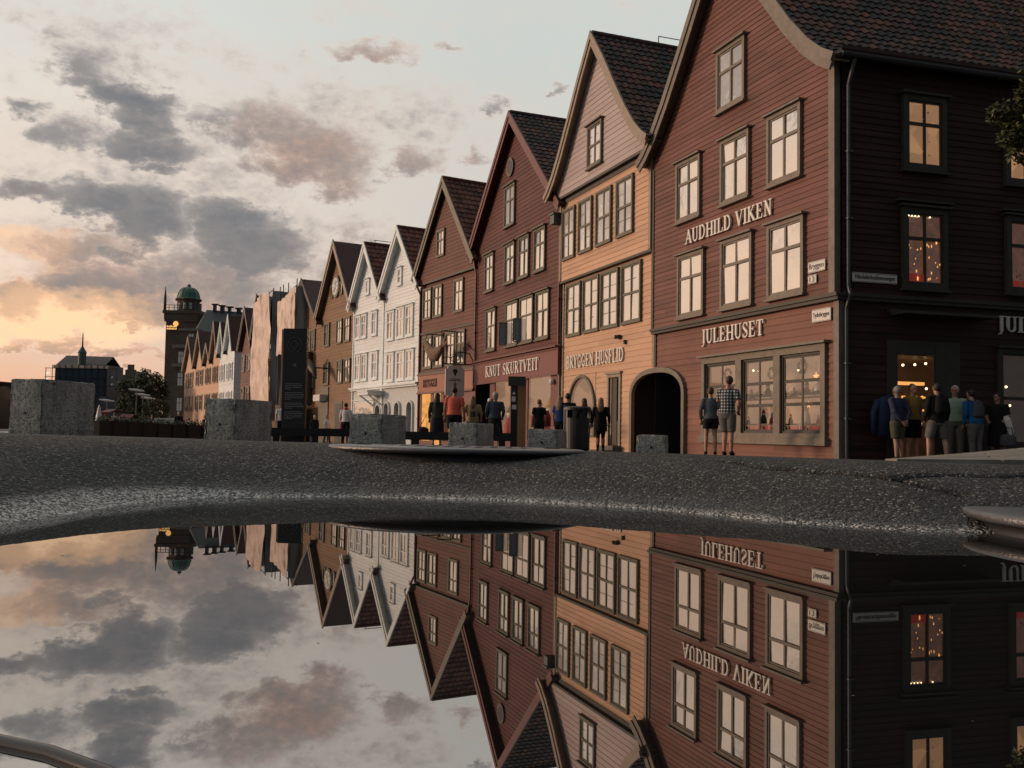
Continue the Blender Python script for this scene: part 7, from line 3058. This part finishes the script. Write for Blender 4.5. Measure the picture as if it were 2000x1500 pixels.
b = MB()
b.tube([(0, 0, 0), (0, 0, .08), (0, 0, .26), (0, 0, .32)], [.10, .19, .17, .06], 12, ell=[.45] * 4)
b.build('bag_body', cloth('dark brown leather', (.03, .015, .01)), e_, True)
b = MB()
b.tube([(-.12, 0, .28), (0.1, 0.05, .72), (.12, 0, .28)], .012, 6)
b.build('bag_strap', blackc, e_)


def scarf(root, J, q):
    b = MB()
    s = q['sh']
    b.tube([s + V(-.12, -.08, .03), s + V(0, .08, .06), s + V(.13, -.04, .03), s + V(.16, .02, -.3), V(.17, .04, .75), V(.19, .06, .35)], [.05, .06, .055, .06, .07, .05], 9, ell=[.6] * 6)
    fuse('long_scarf', b, magenta, root, .014, 1)


person(-6.84, 39.0, 1.66, 165, 'person with long magenta scarf over a white top beside the concrete block', hair='dark', style='bun', top=whitec, sleeve='long', bottom=blackc, legs='trousers', hooks=scarf, width=1.05)
person(-9.25, 38.0, 1.55, 10, 'person in white top standing left of the black information pillar', hair='dark', style='short', top=whitec, sleeve='short', bottom=blackc, legs='trousers')
person(-11.5, 59.0, 1.68, 60, 'person in white t-shirt walking outside the golden brown house', hair='brown', style='short', top=whitec, sleeve='short', bottom=denim, legs='trousers', stride=.14)
person(-12.6, 60.5, 1.74, 10, 'dark suited person standing under the brown hoarding', hair='grey', style='short', top=blackc, sleeve='long', bottom=blackc, legs='trousers')

# far promenade: a loose crowd of small figures, copied from three of the people above
protos = []
for o in list(COL.objects):
    if o.name.startswith('person') and o.parent is None and o.get('label', '').startswith(('person in white t-shirt', 'dark suited', 'person in coral', 'person in royal')):
        protos.append(o)
cr_rd = random.Random(11)
for k in range(18):
    src = protos[k % len(protos)]
    r_ = src.copy()
    COL.objects.link(r_)
    yy = cr_rd.uniform(62, 92)
    px_ = cr_rd.uniform(255, 436) if k > 2 else cr_rd.uniform(200, 250)
    xx = (px_ - 1000) / 1843 * yy
    r_.location = (xx, yy, gz(xx, yy))
    r_.rotation_euler = (0, 0, cr_rd.uniform(0, 6.28))
    r_['label'] = 'small distant figure standing among others on the quay promenade'
    r_['group'] = 'far figures on the quay promenade'
    for ch in list(src.children):
        c = ch.copy()
        COL.objects.link(c)
        c.parent = r_

# ------------------------------------------------------------------ pavement cafe at the far left
planter = mat('dark planter timber', (0.02, 0.012, 0.010), .8, var=.3)
prr = random.Random(5)
for k in range(9):
    yy = 44 + k * 0.9
    px_ = 190 + k * 29
    xx = (px_ - 1000) / 1843 * yy
    xn = (px_ + 27 - 1000) / 1843 * (yy + .9)
    g = gz(xx, yy)
    L_ = math.hypot(xn - xx, .9)
    e_ = empty('cafe_planter', (xx, yy, g - .1), math.atan2(.9, xn - xx))
    tag(e_, 'dark timber planter box with low shrubs screening the pavement cafe', 'planter', 'dark planters round the pavement cafe')
    b = MB()
    b.box(0, L_ * .97, -.2, .2, 0, .80)
    b.build('planter_box', planter, e_)
    b = MB()
    for q in range(170):
        c = V(prr.uniform(0, L_), prr.gauss(0, .12), .80 + abs(prr.gauss(0, .11)))
        u = V(prr.uniform(-1, 1), prr.uniform(-1, 1), prr.uniform(-1, 1)).normalized() * .06
        w = u.cross(V(prr.uniform(-1, 1), prr.uniform(-1, 1), 1)).normalized() * .03
        n = len(b.v)
        b.v += [tuple(c - u), tuple(c - w), tuple(c + u), tuple(c + w)]
        b.face((n, n + 1, n + 2, n + 3))
    b.build('shrubs', leafm, e_)
# parasols and awnings over the cafe
for k, (px_, yy, zt, w_, m_, lab) in enumerate(((195, 52, 1.75, 1.3, 'sign_white', 'small folded white parasol at the left end of the dark planters'),)):
    xx = (px_ - 1000) / 1843 * yy
    e_ = empty('parasol', (xx, yy, gz(xx, yy)), 0)
    tag(e_, lab, 'parasol')
    b = MB()
    b.lathe([(.20, .7), (.14, 1.1), (.06, 1.55), (.01, 1.75)], seg=12)
    b.build('canopy', M['sign_white'], e_)
    b = MB()
    b.tube([(0, 0, 0), (0, 0, 1.8)], .025, 6)
    b.build('pole', M['iron'], e_)
for (pa, pb, yy, zt, dz, m_, lab) in ((196, 214, 55, 1.0, .2, mat('faded red awning', (.16, .04, .035), .8), 'small red kiosk awning at the left behind the dark planters'), (224, 250, 58, .75, .40, mat('maroon awning', (.10, .02, .02), .8), 'maroon stall awning with a row of pale marks behind the dark planters'),
                                       (292, 346, 66, .62, .50, mat('grey tarpaulin', (.17, .16, .18), .8), 'long grey tarpaulin stall roof below the street lamps')):
    xa = (pa - 1000) / 1843 * yy
    xb = (pb - 1000) / 1843 * yy
    g = gz(xa, yy)
    e_ = empty('market_stall', (xa, yy, g), 0)
    tag(e_, lab, 'stall')
    b = MB()
    wd = xb - xa
    zt_ = zt - g
    b.quad((0, 0, zt_ - dz), (wd, 0, zt_ - dz), (wd, 1.2, zt_), (0, 1.2, zt_))
    b.quad((0, 2.4, zt_ - dz), (wd, 2.4, zt_ - dz), (wd, 1.2, zt_), (0, 1.2, zt_))
    b.quad((0, -.01, zt_ - dz - .25), (wd, -.01, zt_ - dz - .25), (wd, -.01, zt_ - dz), (0, -.01, zt_ - dz))
    b.build('awning', m_, e_)
    for q in (0.05, wd - .05):
        b = MB()
        b.tube([(q, .05, -.1), (q, .05, zt_ - dz)], .03, 6)
        b.build('stall_post', M['iron'], e_)
    b = MB()
    b.box(0.1, wd - .1, .2, 1.6, 0, .8)
    b.build('counter', planter, e_)
    if 'marks' in lab:
        b = MB()
        for q in range(6):
            b.box(.08 + q * wd / 6.3, .08 + q * wd / 6.3 + .09, -.03, -.012, zt_ - dz - .2, zt_ - dz - .06)
        b.build('pale_marks', M['sign_white'], e_)
# dark waste container, cut by the left edge of the view
e_ = empty('waste_container', (-10.6, 18.3, gz(-10.6, 18.3) - .05), R(-8))
tag(e_, 'dark green waste container at the far left behind the tallest concrete block', 'container')
b = MB()
b.box(-.9, .9, -.45, .45, .12, .95)
b.build('container_body', M['black'], e_)
b = MB()
b.box(-.93, .93, -.48, .48, .952, 1.02)
b.build('container_lid', planter, e_)
for q in (-.75, .75):
    b = MB()
    b.tube([(q, -.3, .06), (q + .04, -.3, .06)], .07, 10)
    b.build('castor', M['black'], e_)
bpy.context.view_layer.update()
